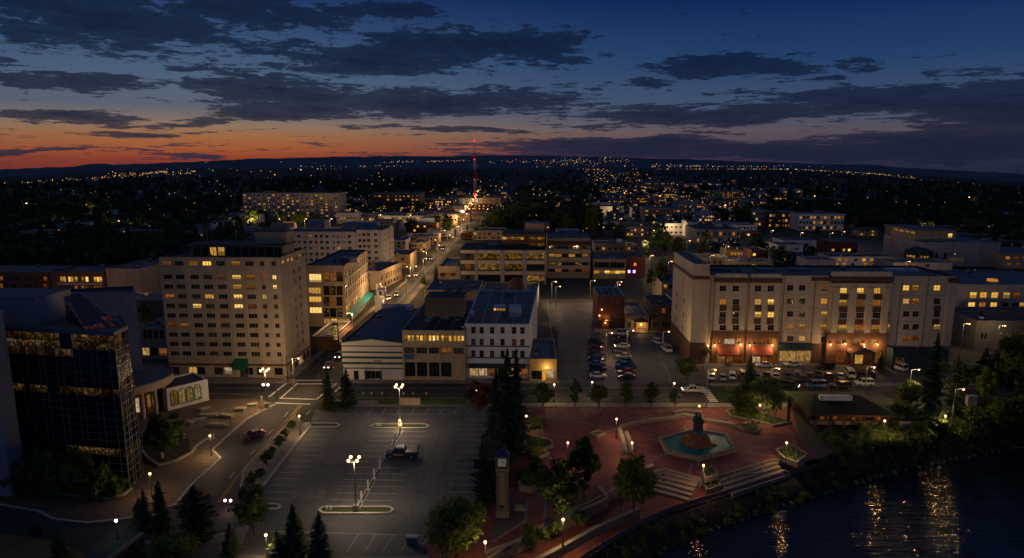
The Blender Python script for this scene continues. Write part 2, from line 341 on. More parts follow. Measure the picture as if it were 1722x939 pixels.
class Bld:
    def __init__(s, name, label, cat, quad, h, wall='beige_wall', roof='roof', group=None, par=.55, cope='kerb', z0=0, rec=.16, far=False):
        s.q = [Vector((p[0], p[1])) for p in quad]; s.h = h; s.z0 = z0; s.rec = rec; s.far = far; s.clutter = True
        s.o = s.q[0]; s.e = thing(name, label, cat, (s.o.x, s.o.y, 0), group=group)
        s.wall, s.roof, s.par, s.cope = M[wall], M[roof], par, M[cope]
        s.R = [[], [], [], []]; s.open = []
        xs = [p.x for p in s.q]; ys = [p.y for p in s.q]; FOOT.append((min(xs) - 3, min(ys) - 3, max(xs) + 3, max(ys) + 3))
    def fr(s, f):
        a, b = s.q[f], s.q[(f + 1) % 4]; u = b - a; L = u.length; u = u / L
        return a, u, Vector((u.y, -u.x)), L
    def P(s, f, u, v, w=0):
        a, d, n, L = s.fr(f); p = a + d * u + n * w - s.o
        return Vector((p.x, p.y, v))
    def uv(s, px, py, f=0):
        """wall coordinates of a place on face f"""
        a, d, n, L = s.fr(f); r = ray(px, py); t = a.dot(n) / (r.x * n.x + r.y * n.y)
        return (Vector((r.x * t, r.y * t)) - a).dot(d), H_CAM + r.z * t
    def win(s, f, u0, v0, w, h, kind='d', nx=1, ny=1, name='window', fm='frame'):
        s.R[f].append((u0, v0, u0 + w, v0 + h, kind, nx, ny, name, fm))
    def grid(s, f, us, vs, w, h, kinds, nx=2, ny=1, name='window', fm='frame'):
        for j, v in enumerate(vs):
            for i, u in enumerate(us):
                k = kinds(i, j) if callable(kinds) else kinds[j % len(kinds)][i % len(kinds[j % len(kinds)])]
                if k != ' ': s.win(f, u - w / 2, v - h / 2, w, h, k, nx, ny, name, fm)
    def band(s, f, u0, u1, v0, v1, out, m, name='band', back=.02):
        b = MB(); a = s.P(f, u0, v0, -back); e = s.P(f, u1, v0, -back) - a; n = s.P(f, u0, v0, out) - a
        b.obox(a, n, e, (0, 0, v1 - v0)); return b.build(name, M[m], s.e)
    def awning(s, f, u0, u1, v0, v1, out, m, name='awning'):
        b = MB(); A, B, C, D = s.P(f, u0, v1, .01), s.P(f, u1, v1, .01), s.P(f, u1, v0, out), s.P(f, u0, v0, out)
        dz = Vector((0, 0, -.12))
        b.quad(A, D, C, B); b.quad(D, D + 2 * dz, C + 2 * dz, C); b.face((A, s.P(f, u0, v0, .01), D)); b.face((B, C, s.P(f, u1, v0, .01)))
        return b.build(name, M[m], s.e)
    def bx(s, name, m, x0, y0, z0, x1, y1, z1):
        return MB().box(x0, y0, z0, x1, y1, z1).build(name, M[m], s.e)
    def finish(s, coping=True):
        b = MB(); h = s.h
        lit = MB(); FM = []
        for f in range(4):
            a, d, n, L = s.fr(f); rs = [r for r in s.R[f] if r[0] > 0 and r[2] < L]
            if s.far:      # windows of a pixel or two: real proud panes, one joined part
                for (u0, v0, u1, v1, kind, *_x) in rs:
                    if kind not in FM: FM.append(kind)
                    lit.obox(s.P(f, u0, v0, -.02), s.P(f, u1, v0, -.02) - s.P(f, u0, v0, -.02), n.to_3d() * .05, (0, 0, v1 - v0), FM.index(kind))
                rs = []
            us = sorted({0, L, *[round(r[0], 3) for r in rs], *[round(r[2], 3) for r in rs]}); vs = sorted({s.z0, h, *[round(r[1], 3) for r in rs], *[round(r[3], 3) for r in rs]})
            ui = {u: i for i, u in enumerate(us)}; vi = {v: i for i, v in enumerate(vs)}
            hole = set()
            for r in rs:
                for i in range(ui[round(r[0], 3)], ui[round(r[2], 3)]):
                    for j in range(vi[round(r[1], 3)], vi[round(r[3], 3)]): hole.add((i, j))
            for j in range(len(vs) - 1):          # merge runs along u
                i = 0
                while i < len(us) - 1:
                    if (i, j) in hole: i += 1; continue
                    k = i
                    while k < len(us) - 1 and (k, j) not in hole: k += 1
                    b.quad(s.P(f, us[i], vs[j]), s.P(f, us[k], vs[j]), s.P(f, us[k], vs[j + 1]), s.P(f, us[i], vs[j + 1])); i = k
            for (u0, v0, u1, v1, kind, nx, ny, name, fm) in rs:
                c = s.rec; A, B, C, D = [s.P(f, u, v) for u, v in ((u0, v0), (u1, v0), (u1, v1), (u0, v1))]
                a2, b2, c2, d2 = [s.P(f, u, v, -c) for u, v in ((u0, v0), (u1, v0), (u1, v1), (u0, v1))]
                b.quad(A, B, b2, a2); b.quad(B, C, c2, b2); b.quad(C, D, d2, c2); b.quad(D, A, a2, d2)
                me = win_mesh(u1 - u0, v1 - v0, kind, nx, ny, fm, name)
                link(name, me, s.e, s.P(f, u0, v0, -c + .06), math.atan2(d.y, d.x))
        b.build('wall', s.wall, s.e)
        if lit.f: lit.build('windows', [M[{'l': 'lit_hi', 'a': 'lit', 'p': 'lit_hi'}.get(k, KINDMAT[k]) if s.e.get('group') else KINDMAT[k]] for k in FM], s.e)['kind'] = 'stuff'
        zr = h - s.par; q = [Vector((p.x - s.o.x, p.y - s.o.y)) for p in s.q]; c = sum(q, Vector((0, 0))) / 4
        t = .35; qi = []
        for i in range(4):
            p, a0, a1 = q[i], (q[i - 1] - q[i]).normalized(), (q[(i + 1) % 4] - q[i]).normalized(); qi.append(p + (a0 + a1) * t)
        r = MB(); r.face([(p.x, p.y, zr) for p in qi]); r.build('roof', s.roof, s.e)
        w = MB()
        for i in range(4):
            j = (i + 1) % 4
            w.quad((qi[j].x, qi[j].y, zr), (qi[i].x, qi[i].y, zr), (qi[i].x, qi[i].y, h), (qi[j].x, qi[j].y, h))
            w.quad((q[i].x, q[i].y, h), (q[j].x, q[j].y, h), (qi[j].x, qi[j].y, h), (qi[i].x, qi[i].y, h))
        w.build('parapet', s.cope, s.e)
        rn = random.Random(int(abs(s.o.x * 7 + s.o.y))); xs = sorted(p.x for p in qi); ys = sorted(p.y for p in qi); x0, x1, y0, y1 = xs[1] + .5, xs[2] - .5, ys[1] + .5, ys[2] - .5
        if x1 - x0 > 3 and y1 - y0 > 3 and s.clutter:
            for i in range(min(9, int((x1 - x0) * (y1 - y0) / 60) + 2)):
                x, y, t = rn.uniform(x0, x1), rn.uniform(y0, y1), rn.random()
                if t < .4: MB().tube((x, y, zr - .05), (x, y, zr + rn.uniform(.5, 1.3)), .12, 6).build('vent_pipe', M['metal'], s.e)
                elif t < .8: a, b2 = rn.uniform(.7, 1.6), rn.uniform(.7, 1.6); MB().box(x, y, zr - .05, x + a, y + b2, zr + rn.uniform(.4, 1.1)).box(x + .12, y + .12, zr + .2, x + a - .12, y + b2 - .12, zr + 1.2).build('air_unit', M['metal'], s.e)
                else: MB().box(x, y, zr - .05, x + 1.3, y + 1.3, zr + .25).build('roof_hatch', M['kerb'], s.e)
            if not s.far: r = MB(); [r.box(x0 + (x1 - x0) * k - .07, y0, zr + .004, x0 + (x1 - x0) * k + .07, y1, zr + .02) for k in (.22, .48, .76)]; r.build('roof_seam', s.cope, s.e)
        return s
def qbox(pxl, pxr, pyb, pyt, depth, zb=0, skew=0):
    """footprint and height of a block whose front base line, top and depth were read off the photograph"""
    m = (pxl + pxr) / 2; Y = gp(m, pyb, zb).y; a, b = ap(pxl, pyb, Y).x, ap(pxr, pyb, Y).x; h = ap(m, pyt, Y).z
    return [(a, Y), (b, Y), (b + skew, Y + depth), (a + skew, Y + depth)], h
def lin_sp(a, b, n): return [a + (b - a) * i / (n - 1) for i in range(n)] if n > 1 else [(a + b) / 2]
# ---------------------------------------------------------------- ground materials
def asphalt(name, base, seal=.5):
    m = bpy.data.materials.new(name); m.use_nodes = True; T = NT(m.node_tree)
    p = T.add('ShaderNodeBsdfPrincipled'); o = T.add('ShaderNodeOutputMaterial'); T.L(p.outputs[0], o.inputs[0])
    g = T.add('ShaderNodeTexCoord').outputs['Object']
    big = T.noise(g, .05, 4, .6, 1.2); mid = T.noise(g, .35, 6, .65, .4); fine = T.noise(g, 5, 3, .7)
    k = T.math('ADD', T.math('ADD', T.math('MULTIPLY', big, .45), T.math('MULTIPLY', mid, .35)), T.math('MULTIPLY', fine, .2))
    c = T.ramp(k, [(.36, tuple(q * (1 - seal) for q in base)), (.5, base), (.64, tuple(q * 1.55 for q in base))])
    v = T.add('ShaderNodeTexVoronoi', feature='DISTANCE_TO_EDGE'); v.inputs['Scale'].default_value = .085
    wv = T.add('ShaderNodeVectorMath', operation='ADD'); T.L(g, wv.inputs[0])
    nz = T.add('ShaderNodeTexNoise'); nz.inputs['Scale'].default_value = .25; nz.inputs['Detail'].default_value = 6; T.L(g, nz.inputs['Vector'])
    sc = T.add('ShaderNodeVectorMath', operation='SCALE'); T.L(nz.outputs['Color'], sc.inputs[0]); sc.inputs['Scale'].default_value = 7; T.L(sc.outputs[0], wv.inputs[1]); T.L(wv.outputs[0], v.inputs['Vector'])
    crack = T.ramp(v.outputs['Distance'], [(0, (1, 1, 1)), (.012, (0, 0, 0))])
    c = T.mix(T.math('MULTIPLY', crack, T.math('MULTIPLY', mid, .8)), c, tuple(q * .35 for q in base))
    T.L(c, p.inputs['Base Color'])
    T.L(T.ramp(mid, [(.35, (.62,) * 3), (.65, (.85,) * 3)]), p.inputs['Roughness']); p.inputs['Specular IOR Level'].default_value = .25
    return m
M['asphalt'] = asphalt('asphalt', (.050, .049, .049))
M['lot'] = asphalt('parking_asphalt', (.082, .082, .083), .5)
M['road'] = asphalt('road_asphalt', (.045, .042, .041), .4)
def paver(name, a, b, sx=.25, sy=.12, mortar=.02):
    m = bpy.data.materials.new(name); m.use_nodes = True; T = NT(m.node_tree)
    p = T.add('ShaderNodeBsdfPrincipled'); o = T.add('ShaderNodeOutputMaterial'); T.L(p.outputs[0], o.inputs[0]); p.inputs['Roughness'].default_value = .8; p.inputs['Specular IOR Level'].default_value = .3
    g = T.add('ShaderNodeTexCoord').outputs['Object']
    br = T.add('ShaderNodeTexBrick'); T.L(g, br.inputs['Vector']); br.inputs['Scale'].default_value = 1
    br.inputs['Brick Width'].default_value = sx; br.inputs['Row Height'].default_value = sy; br.inputs['Mortar Size'].default_value = mortar * .4
    br.inputs['Color1'].default_value = (*a, 1); br.inputs['Color2'].default_value = (*b, 1); br.inputs['Mortar'].default_value = (*(q * .5 for q in b), 1)
    n = T.noise(g, .12, 5, .65, .8); f = T.noise(g, .9, 5, .7)
    k = T.math('ADD', T.math('MULTIPLY', n, .6), T.math('MULTIPLY', f, .4))
    T.L(T.mix(1.0, br.outputs['Color'], T.ramp(k, [(.3, (.5, .48, .5)), (.7, (1.35, 1.35, 1.3))]), 'MULTIPLY'), p.inputs['Base Color'])
    return m
M['pave_red'] = paver('red_brick_paving', (.24, .072, .056), (.17, .052, .045))
M['pave_brown'] = paver('brown_pavers', (.15, .105, .07), (.105, .075, .052), .4, .2)
M['walk'] = mat('concrete_walk', (.21, .18, .15), .9, .3, .4)
M['soil'] = mat('soil', (.035, .026, .018), .95, .4, .5)
M['grass'] = mat('grass', (.045, .062, .02), .95, .5, .3, fine=12)
M['dry_grass'] = mat('dry_grass', (.15, .11, .04), .95, .45, .25, fine=12)
M['townground'] = mat('town_ground', (.045, .045, .036), .95, .5, .02, fine=20)
M['hill'] = mat('hazy_hill_forest', (.10, .12, .15), .95, .35, .003, fine=10)  # bluish distance haze is mixed into the forest colour

# ---------------------------------------------------------------- terrain, hills
HZ = [(-500, 300), (0, 285), (130, 280), (200, 277), (320, 273), (430, 267), (560, 264), (700, 263), (860, 262), (1000, 264), (1150, 268), (1300, 273), (1450, 279), (1600, 286), (1722, 293), (2200, 306)]
def hz(px):
    for (a, b), (c, d) in zip(HZ, HZ[1:]):
        if a <= px <= c: return b + (d - b) * (px - a) / (c - a)
    return HZ[0][1] if px < 0 else HZ[-1][1]
def az_px(a):   # column of a compass bearing at the horizon
    t = math.tan(a + R(YAW)); return 861 + F * t / math.cos(R(PITCH)) * 1.0
def tz(x, y):
    """height of the plain far from town"""
    r = math.hypot(x, y)
    if r < 900 or y <= 0: return -.02
    px = max(-500, min(2200, az_px(math.atan2(x, y)))); want = H_CAM + (276 - (hz(px) + 9)) / F * 8500 * .97
    k = min(1, (r - 900) / 6500); return -.02 + min(0, want) * k * k * (3 - 2 * k)
mb = MB(); rows = [205, 300, 450, 650, 900, 1200, 1600, 2200, 3000, 4000, 5200, 6600, 8200]
grid = []
for Y in rows:
    grid.append([mb.pt((Y * t, Y, tz(Y * t, Y))) for t in lin_sp(-1.35, 1.35, 40)])
for a, b in zip(grid, grid[1:]):
    for i in range(39): mb.f.append((a[i], a[i + 1], b[i + 1], b[i])); mb.m.append(0)
structure(mb, 'terrain', M['townground'], smooth=True)
rr = random.Random(3)
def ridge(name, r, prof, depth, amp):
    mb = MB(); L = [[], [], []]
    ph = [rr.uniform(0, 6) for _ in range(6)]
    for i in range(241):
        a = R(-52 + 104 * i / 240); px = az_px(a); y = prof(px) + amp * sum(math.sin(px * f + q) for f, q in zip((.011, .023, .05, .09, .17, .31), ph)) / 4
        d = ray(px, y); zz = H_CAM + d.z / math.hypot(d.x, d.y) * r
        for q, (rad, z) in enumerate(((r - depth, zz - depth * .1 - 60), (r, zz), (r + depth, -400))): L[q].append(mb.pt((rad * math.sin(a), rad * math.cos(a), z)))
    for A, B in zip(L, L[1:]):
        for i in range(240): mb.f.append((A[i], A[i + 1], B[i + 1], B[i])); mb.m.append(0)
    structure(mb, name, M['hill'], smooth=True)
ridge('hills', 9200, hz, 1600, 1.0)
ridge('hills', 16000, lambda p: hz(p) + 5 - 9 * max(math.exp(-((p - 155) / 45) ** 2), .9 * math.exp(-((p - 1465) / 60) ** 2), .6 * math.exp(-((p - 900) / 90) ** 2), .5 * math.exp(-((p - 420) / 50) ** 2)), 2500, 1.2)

# ---------------------------------------------------------------- near ground, river
ZL = -1.8
UE = [gp(*p) for p in ((770, 1010), (820, 940), (868, 908), (945, 866), (1012, 834), (1062, 806), (1097, 793), (1118, 789), (1177, 804), (1203, 802), (1301, 772), (1354, 777))]
BK = [gp(*p) for p in ((1376, 772), (1400, 762), (1480, 742), (1600, 722), (1722, 702), (1950, 672))]
mb = MB(); far = 205
mb.sheet([(p.x, p.y, -.02) for p in [Vector((-330, 60, 0)), Vector((UE[0].x, 60, 0)), *UE, *BK, Vector((330, BK[-1].y, 0)), Vector((330, far, 0)), Vector((-330, far, 0))]])
structure(mb, 'ground', M['townground'])
RL = [gp(p[0], p[1], ZL) for p in ((930, 985), (985, 940), (1070, 888), (1130, 861), (1211, 836), (1290, 812), (1376, 787))]
mb = MB(); mb.sheet([(p.x, p.y, ZL) for p in RL] + [(p.x, p.y + .3, ZL) for p in UE[::-1]])
structure(mb, 'promenade', M['pave_red'])
SH = [gp(p[0], p[1], -5.2) for p in ((1010, 1010), (1085, 942), (1160, 905), (1240, 878), (1330, 848), (1431, 818), (1527, 791), (1606, 775), (1722, 752), (1950, 715))]
top = [(p.x, p.y, ZL) for p in RL] + [(p.x, p.y, -.02) for p in BK]
def along(pts, n):
    pts = [Vector(p) for p in pts]; d = [0]
    for a, b in zip(pts, pts[1:]): d.append(d[-1] + (b - a).length)
    out = []
    for i in range(n):
        t = d[-1] * i / (n - 1)
        k = max(j for j in range(len(d) - 1) if d[j] <= t + 1e-9); out.append(pts[k].lerp(pts[k + 1], (t - d[k]) / max(1e-9, d[k + 1] - d[k])))
    return out
A_bank = A = along(top, 90); B_bank = B = along([(p.x, p.y, -5.4) for p in SH], 90)
mb = MB(); K = 7; L = []
for i in range(90):
    L.append([mb.pt(A[i].lerp(B[i], k / (K - 1)) + Vector((0, 0, (.6 * math.sin(math.pi * k / (K - 1)) + .25 * rr.uniform(-1, 1)) if 0 < k < K - 1 else 0))) for k in range(K)] + [mb.pt(B[i] + (B[i] - A[i]) * .6 + Vector((0, 0, -2)))])
for a, b in zip(L, L[1:]):
    for k in range(K): mb.f.append((a[k], b[k], b[k + 1], a[k + 1])); mb.m.append(0)
structure(mb, 'river_bank', M['soil'], smooth=True)
def water_mat():
    m = bpy.data.materials.new('river_water'); m.use_nodes = True; T = NT(m.node_tree)
    p = T.add('ShaderNodeBsdfPrincipled'); o = T.add('ShaderNodeOutputMaterial'); T.L(p.outputs[0], o.inputs[0])
    p.inputs['Base Color'].default_value = (.006, .013, .024, 1); p.inputs['Roughness'].default_value = .045; p.inputs['IOR'].default_value = 1.33; p.inputs['Specular IOR Level'].default_value = .7
    g = T.add('ShaderNodeTexCoord').outputs['Object']
    mp = T.add('ShaderNodeMapping'); T.L(g, mp.inputs[0]); mp.inputs['Scale'].default_value = (.16, 1.5, 1); mp.inputs['Rotation'].default_value = (0, 0, .06)
    n = T.math('ADD', T.noise(mp.outputs[0], 1.1, 3, .6, .7), T.math('MULTIPLY', T.noise(mp.outputs[0], .25, 2, .5), 1.2))
    b = T.add('ShaderNodeBump'); b.inputs['Strength'].default_value = 1; b.inputs['Distance'].default_value = .16; T.L(n, b.inputs['Height']); T.L(b.outputs[0], p.inputs['Normal'])
    return m
mb = MB(); mb.sheet([(-60, -120, -5.2), (420, -120, -5.2), (420, 230, -5.2), (120, 230, -5.2), (-60, 80, -5.2)])
structure(mb, 'river', water_mat())

# ---------------------------------------------------------------- roads and pavements
def poly(name, pts, z, m, z1=None, px=True, **k):
    P = [gp(*p) for p in pts] if px else [Vector((*p, 0)) for p in pts]
    mb = MB()
    if z1 is None: mb.sheet([(p.x, p.y, z) for p in P])
    else: mb.prism([(p.x, p.y) for p in P], z, z1)
    o = structure(mb, name, M[m]); return o
def ribbon_mb(mb, P, w, z0, z1, m=0, closed=False):
    """kerb-like bar of width w along the polyline P (left side is +)"""
    P = [Vector((p[0], p[1])) for p in P]; n = len(P); N = []
    for i in range(n):
        a = P[i - 1] if i or closed else P[i]; b = P[(i + 1) % n] if i < n - 1 or closed else P[i]
        t0 = (P[i] - a).normalized() if (P[i] - a).length > 1e-6 else None; t1 = (b - P[i]).normalized() if (b - P[i]).length > 1e-6 else None
        t = ((t0 or t1) + (t1 or t0)); t = t.normalized() if t.length > 1e-4 else t1
        N.append(Vector((-t.y, t.x)))
    b0 = len(mb.v)
    for p, q in zip(P, N):
        for s, z in ((-w / 2, z0), (-w / 2, z1), (w / 2, z1), (w / 2, z0)): mb.v.append((p.x + q.x * s, p.y + q.y * s, z))
    for i in range(n if closed else n - 1):
        a, b = b0 + 4 * i, b0 + 4 * ((i + 1) % n)
        for k in range(3): mb.f.append((a + k, a + k + 1, b + k + 1, b + k)[::-1]); mb.m.append(m)
    if not closed:
        mb.f.append((b0, b0 + 1, b0 + 2, b0 + 3)); mb.m.append(m); e = b0 + 4 * (n - 1); mb.f.append((e + 3, e + 2, e + 1, e)); mb.m.append(m)
    return mb
def ribbon(name, pts, w, z0, z1, m, closed=False, parent=None, px=True, kind='structure'):
    mb = ribbon_mb(MB(), [gp(*p) if px else p for p in pts], w, z0, z1, closed=closed); o = mb.build(name, M[m], parent)
    if parent is None: o['kind'] = kind
    return o
KERB_L = [(462, 681), (414, 706), (357, 757), (371, 771), (318, 820), (296, 848), (231, 870), (148, 880), (88, 873), (64, 860), (0, 849), (-70, 842)]
yA, yB = gp(861, 645).y, gp(861, 674).y
ave = poly('road', [(-60, 645), (1800, 645), (1800, 674), (-60, 674)], .0, 'road')
cush = poly('road', [(497, 646), (690, 471), (757, 395), (795, 345), (803, 325), (806, 325), (801, 345), (778, 395), (708, 480), (577, 646)], .004, 'road')
diag = poly('road', [(462, 672), (462, 681), (414, 706), (357, 757), (371, 771), (318, 820), (296, 848), (231, 870), (148, 880), (88, 873), (64, 860), (0, 849), (-70, 842), (-70, 893), (0, 893), (106, 905), (231, 902), (330, 905), (420, 880), (470, 850), (410, 792), (497, 700), (548, 672)], .004, 'road')
poly('road', [(-60, 541), (1800, 541), (1800, 549), (-60, 549)], -.004, 'asphalt')
poly('road', [(1088, 505), (1072, 440), (1064, 395), (1035, 325), (1043, 325), (1090, 395), (1112, 440), (1138, 505)], .002, 'road')
poly('road', [(600, 470), (1250, 470), (1230, 463), (600, 463)], -.006, 'asphalt')
poly('road', [(700, 415), (1110, 412), (1110, 408), (700, 411)], -.006, 'asphalt')
lot1 = poly('parking_lot', [(905, 503), (1000, 503), (1003, 562), (1146, 562), (1196, 645), (938, 645), (938, 560)], .006, 'lot')
lot2 = poly('parking_lot', [(1183, 616), (1600, 616), (1640, 645), (1190, 645)], .006, 'lot')
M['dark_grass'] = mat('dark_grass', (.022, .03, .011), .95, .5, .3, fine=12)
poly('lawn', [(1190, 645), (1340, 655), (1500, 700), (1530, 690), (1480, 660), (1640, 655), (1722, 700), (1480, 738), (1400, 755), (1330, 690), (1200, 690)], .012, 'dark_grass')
lot3 = poly('parking_lot', [(548, 684), (822, 684), (822, 697), (830, 760), (806, 870), (718, 902), (712, 934), (380, 934), (400, 880), (462, 850), (430, 833), (520, 717), (530, 690)], .008, 'lot')
poly('parking_lot', [(1225, 400), (1520, 404), (1520, 424), (1215, 420)], -.002, 'asphalt')
poly('lawn', [(1200, 386), (1420, 386), (1500, 402), (1225, 398)], .0, 'grass')
# pavements: real kerb steps
poly('pavement', KERB_L + [(-70, 700), (230, 672), (440, 672)], -.02, 'pave_brown', .13)
ribbon('kerb', KERB_L, .42, 0, .15, 'kerb')
poly('pavement', [(-60, 632), (497, 638), (500, 645), (-60, 645)], -.02, 'walk', .13)
poly('pavement', [(577, 636), (940, 636), (940, 645), (577, 645)], -.02, 'walk', .13)
poly('pavement', [(560, 674), (838, 674), (838, 684), (572, 684), (548, 684)], -.02, 'walk', .13)
poly('pavement', [(838, 679), (1330, 679), (1330, 686), (838, 686)], -.02, 'walk', .13)
poly('pavement', [(1190, 645), (1640, 645), (1640, 650), (1196, 650)], -.02, 'walk', .13)
poly('pavement', [(1165, 609), (1602, 609), (1602, 616), (1170, 616)], -.02, 'walk', .13)
poly('pavement', [(997, 550), (1140, 550), (1140, 560), (1000, 560)], -.02, 'walk', .13)
poly('pavement', [(577, 630), (708, 478), (716, 478), (590, 630)], -.02, 'walk', .13)
poly('pavement', [(497, 634), (690, 470), (684, 470), (484, 634)], -.02, 'walk', .13)
poly('pavement', [(230, 910), (330, 908), (420, 884), (400, 934), (720, 936), (720, 1000), (200, 1000)], -.02, 'walk', .10)
# planted strip between the diagonal road and the lot
STRIP = [(520, 717), (457, 797), (430, 832), (408, 824), (410, 792), (497, 700), (512, 712)]
poly('pavement', STRIP, -.02, 'walk', .14)
ribbon('kerb', [(523, 716), (457, 798), (430, 834)], .5, .0, .24, 'kerb')
ribbon('kerb', [(497, 699), (410, 791), (404, 826)], .3, .0, .16, 'kerb')
poly('lawn', [(-70, 897), (0, 897), (100, 911), (150, 939), (190, 1000), (-70, 1000)], .01, 'dry_grass')
poly('lawn', [(533, 683), (572, 676), (578, 684), (555, 692), (536, 691)], .15, 'grass')
M['stall'] = mat('worn_stall_paint', (.46, .44, .41), .85, .6, 1.6, col2=(.17, .165, .155))
# --- markings (children of the road or lot they are painted on)
def line(parent, a, b, w=.14, z=.016, m='paint', name='marking', px=True):
    A, B = (gp(*a), gp(*b)) if px else (Vector((*a, 0)), Vector((*b, 0)))
    d = (B - A); d.z = 0; n = Vector((-d.y, d.x, 0)).normalized() * w / 2
    mb = MB(); mb.sheet([(p.x, p.y, z) for p in (A - n, B - n, B + n, A + n)]); return mb.build(name, M[m], parent)
def dashes(parent, pts, L, gap, **k):
    P = [gp(*p) for p in pts]
    for a, b in zip(P, P[1:]):
        d = b - a; n = int(d.length / (L + gap)); d.normalize()
        for i in range(n): p = a + d * (i * (L + gap)); q = p + d * L; line(parent, (p.x, p.y), (q.x, q.y), px=False, **k)
for off in (0, 4):
    for a, b in (((504 + off, 682), (395 + off, 805)), ((395 + off, 805), (366 + off, 845))): line(diag, a, b, .13, m='yellow', name='centre_line')
dashes(diag, [(484, 694), (345, 850)], 2.6, 7, w=.12, name='lane_dash')
dashes(diag, [(522, 690), (380, 838)], 2.6, 7, w=.12, name='lane_dash')
line(cush, (499, 640), (559, 640), .5, m='paint', name='crosswalk_bar'); line(cush, (500, 646), (561, 646), .5, m='paint', name='crosswalk_bar')
line(diag, (463, 678), (522, 680), .5, name='crosswalk_bar'); line(diag, (470, 670), (530, 672), .5, name='crosswalk_bar')
for a, b in (((452, 668), (481, 645)), ((472, 670), (500, 645)), ((532, 672), (566, 645)), ((548, 672), (580, 645))): line(ave, a, b, .45, z=.014, name='crosswalk_bar')
for a, b in (((360, 653), (440, 653)), ((330, 661), (425, 664)), ((600, 653), (1160, 653)), ((600, 663), (830, 663)), ((900, 663), (1170, 663)), ((600, 669), (830, 669))): line(ave, a, b, .12, z=.014, m='yellow' if a[1] == 663 else 'paint', name='lane_line')
for i in range(7):
    p = gp(1187 + i * 2.2, 657 + i * 3.0); line(ave, (p.x - 1, p.y), (p.x + 1, p.y), .7, z=.014, px=False, name='crosswalk_bar')
line(cush, (532, 634), (762, 400), .12, m='yellow', name='centre_line'); line(cush, (575, 612), (769, 400), .12, name='lane_line')
# stall lines
y0, y1 = gp(700, 726).y, gp(500, 840).y
def xs_at(pa, pb, Y):
    a, b = gp(*pa), gp(*pb); return a.x + (b.x - a.x) * (Y - a.y) / (b.y - a.y)
for i in range(13):
    Y = y0 + (y1 - y0) * i / 12
    kl = xs_at((520, 722), (433, 838), Y)
    line(lot3, (kl + .5, Y), (kl + 5.4, Y), .13, px=False, name='stall_line', m='stall')
    c = xs_at((675, 722), (600, 858), Y)
    line(lot3, (c - 5.4, Y), (c + 5.4, Y), .13, px=False, name='stall_line', m='stall')
for i in range(14):
    Y = gp(800, 706).y + (gp(780, 842).y - gp(800, 706).y) * i / 13
    c = xs_at((820, 706), (802, 842), Y); line(lot3, (c - 5.2, Y), (c + .3, Y), .13, px=False, name='stall_line', m='stall')
line(lot3, (566, 697), (822, 697), .14, name='stall_line', m='stall')
for i in range(11): line(lot3, (578 + i * 24, 685), (571 + i * 24 - abs(i - 6) * .2, 697), .13, name='stall_line', m='stall')
line(lot3, (454, 894), (720, 901), .14, name='stall_line', m='stall')
for i in range(5): line(lot3, (602 + i * 30, 899), (586 + i * 30 - 2, 928), .13, name='stall_line', m='stall')
M['seal'] = mat('sealed_crack', (.035, .033, .032), .7, .2, 2); M['patch'] = mat('asphalt_patch', (.12, .114, .108), .85, .3, 1.2); M['stain'] = mat('oil_stain', (.055, .052, .05), .7, .4, 1.5)
rs_ = random.Random(17)
for (a, b) in (((655, 792), (700, 800)), ((735, 748), (722, 772)), ((722, 772), (700, 830)), ((525, 850), (560, 735)), ((600, 740), (560, 870)), ((690, 868), (745, 720)), ((480, 800), (640, 812)), ((560, 700), (550, 760)), ((740, 705), (735, 748)), ((640, 880), (470, 870))):
    A_, B_ = gp(*a), gp(*b); P = [A_.lerp(B_, i / 9) + Vector((rs_.uniform(-.5, .5), rs_.uniform(-.5, .5), 0)) for i in range(10)]; g_ = MB(); ribbon_mb(g_, P, .10, .0121, .0128); g_.build('crack_seal', M['seal'], lot3)
for q_, (px, py, w, d) in enumerate(((735, 755, 3, 8), (725, 790, 2.5, 6), (560, 770, 5, 3), (620, 705, 4, 3), (700, 850, 3, 4), (520, 830, 4, 2.5), (770, 690, 5, 2))):
    c = gp(px, py); g_ = MB(); g_.sheet([(c.x + w * math.cos(t) * rs_.uniform(.7, 1), c.y + d * math.sin(t) * rs_.uniform(.7, 1), .0098 + .0003 * q_) for t in [k * .698 for k in range(9)]]); g_.build('asphalt_patch', M['patch'], lot3)
for i in range(46):
    Y_ = rs_.uniform(y1, y0); c = Vector((xs_at((675, 722), (600, 858), Y_) + rs_.choice((-3, 3, -2.4, 2.6)) if i % 2 else xs_at((800, 706), (782, 842), Y_) - 2, Y_, 0)); r_ = rs_.uniform(.18, .42); g_ = MB(); g_.sheet([(c.x + r_ * math.cos(t) * rs_.uniform(.6, 1.1), c.y + r_ * math.sin(t) * rs_.uniform(.6, 1.1), .0114) for t in [k * .785 for k in range(8)]]); g_.build('oil_stain', M['stain'], lot3)

line(lot1, (938, 640), (920, 505), .14, name='stall_line', m='stall'); line(lot1, (1096, 562), (1128, 640), .14, name='stall_line', m='stall')
for i in range(9): Y = gp(1000, 575).y + (gp(1000, 637).y - gp(1000, 575).y) * i / 8 + 2.3; line(lot1, (xs_at((986, 575), (990, 637), Y), Y), (xs_at((986, 575), (990, 637), Y) + 5.2, Y), .12, px=False, name='stall_line', m='stall')
for i in range(14): line(lot2, (1190 + i * 19, 637), (1185 + i * 19, 628), .12, name='stall_line', m='stall')
# median in the central lot
poly('pavement', [(1017, 655), (1044, 655), (1020, 560), (1009, 560)], -.02, 'walk', .14)
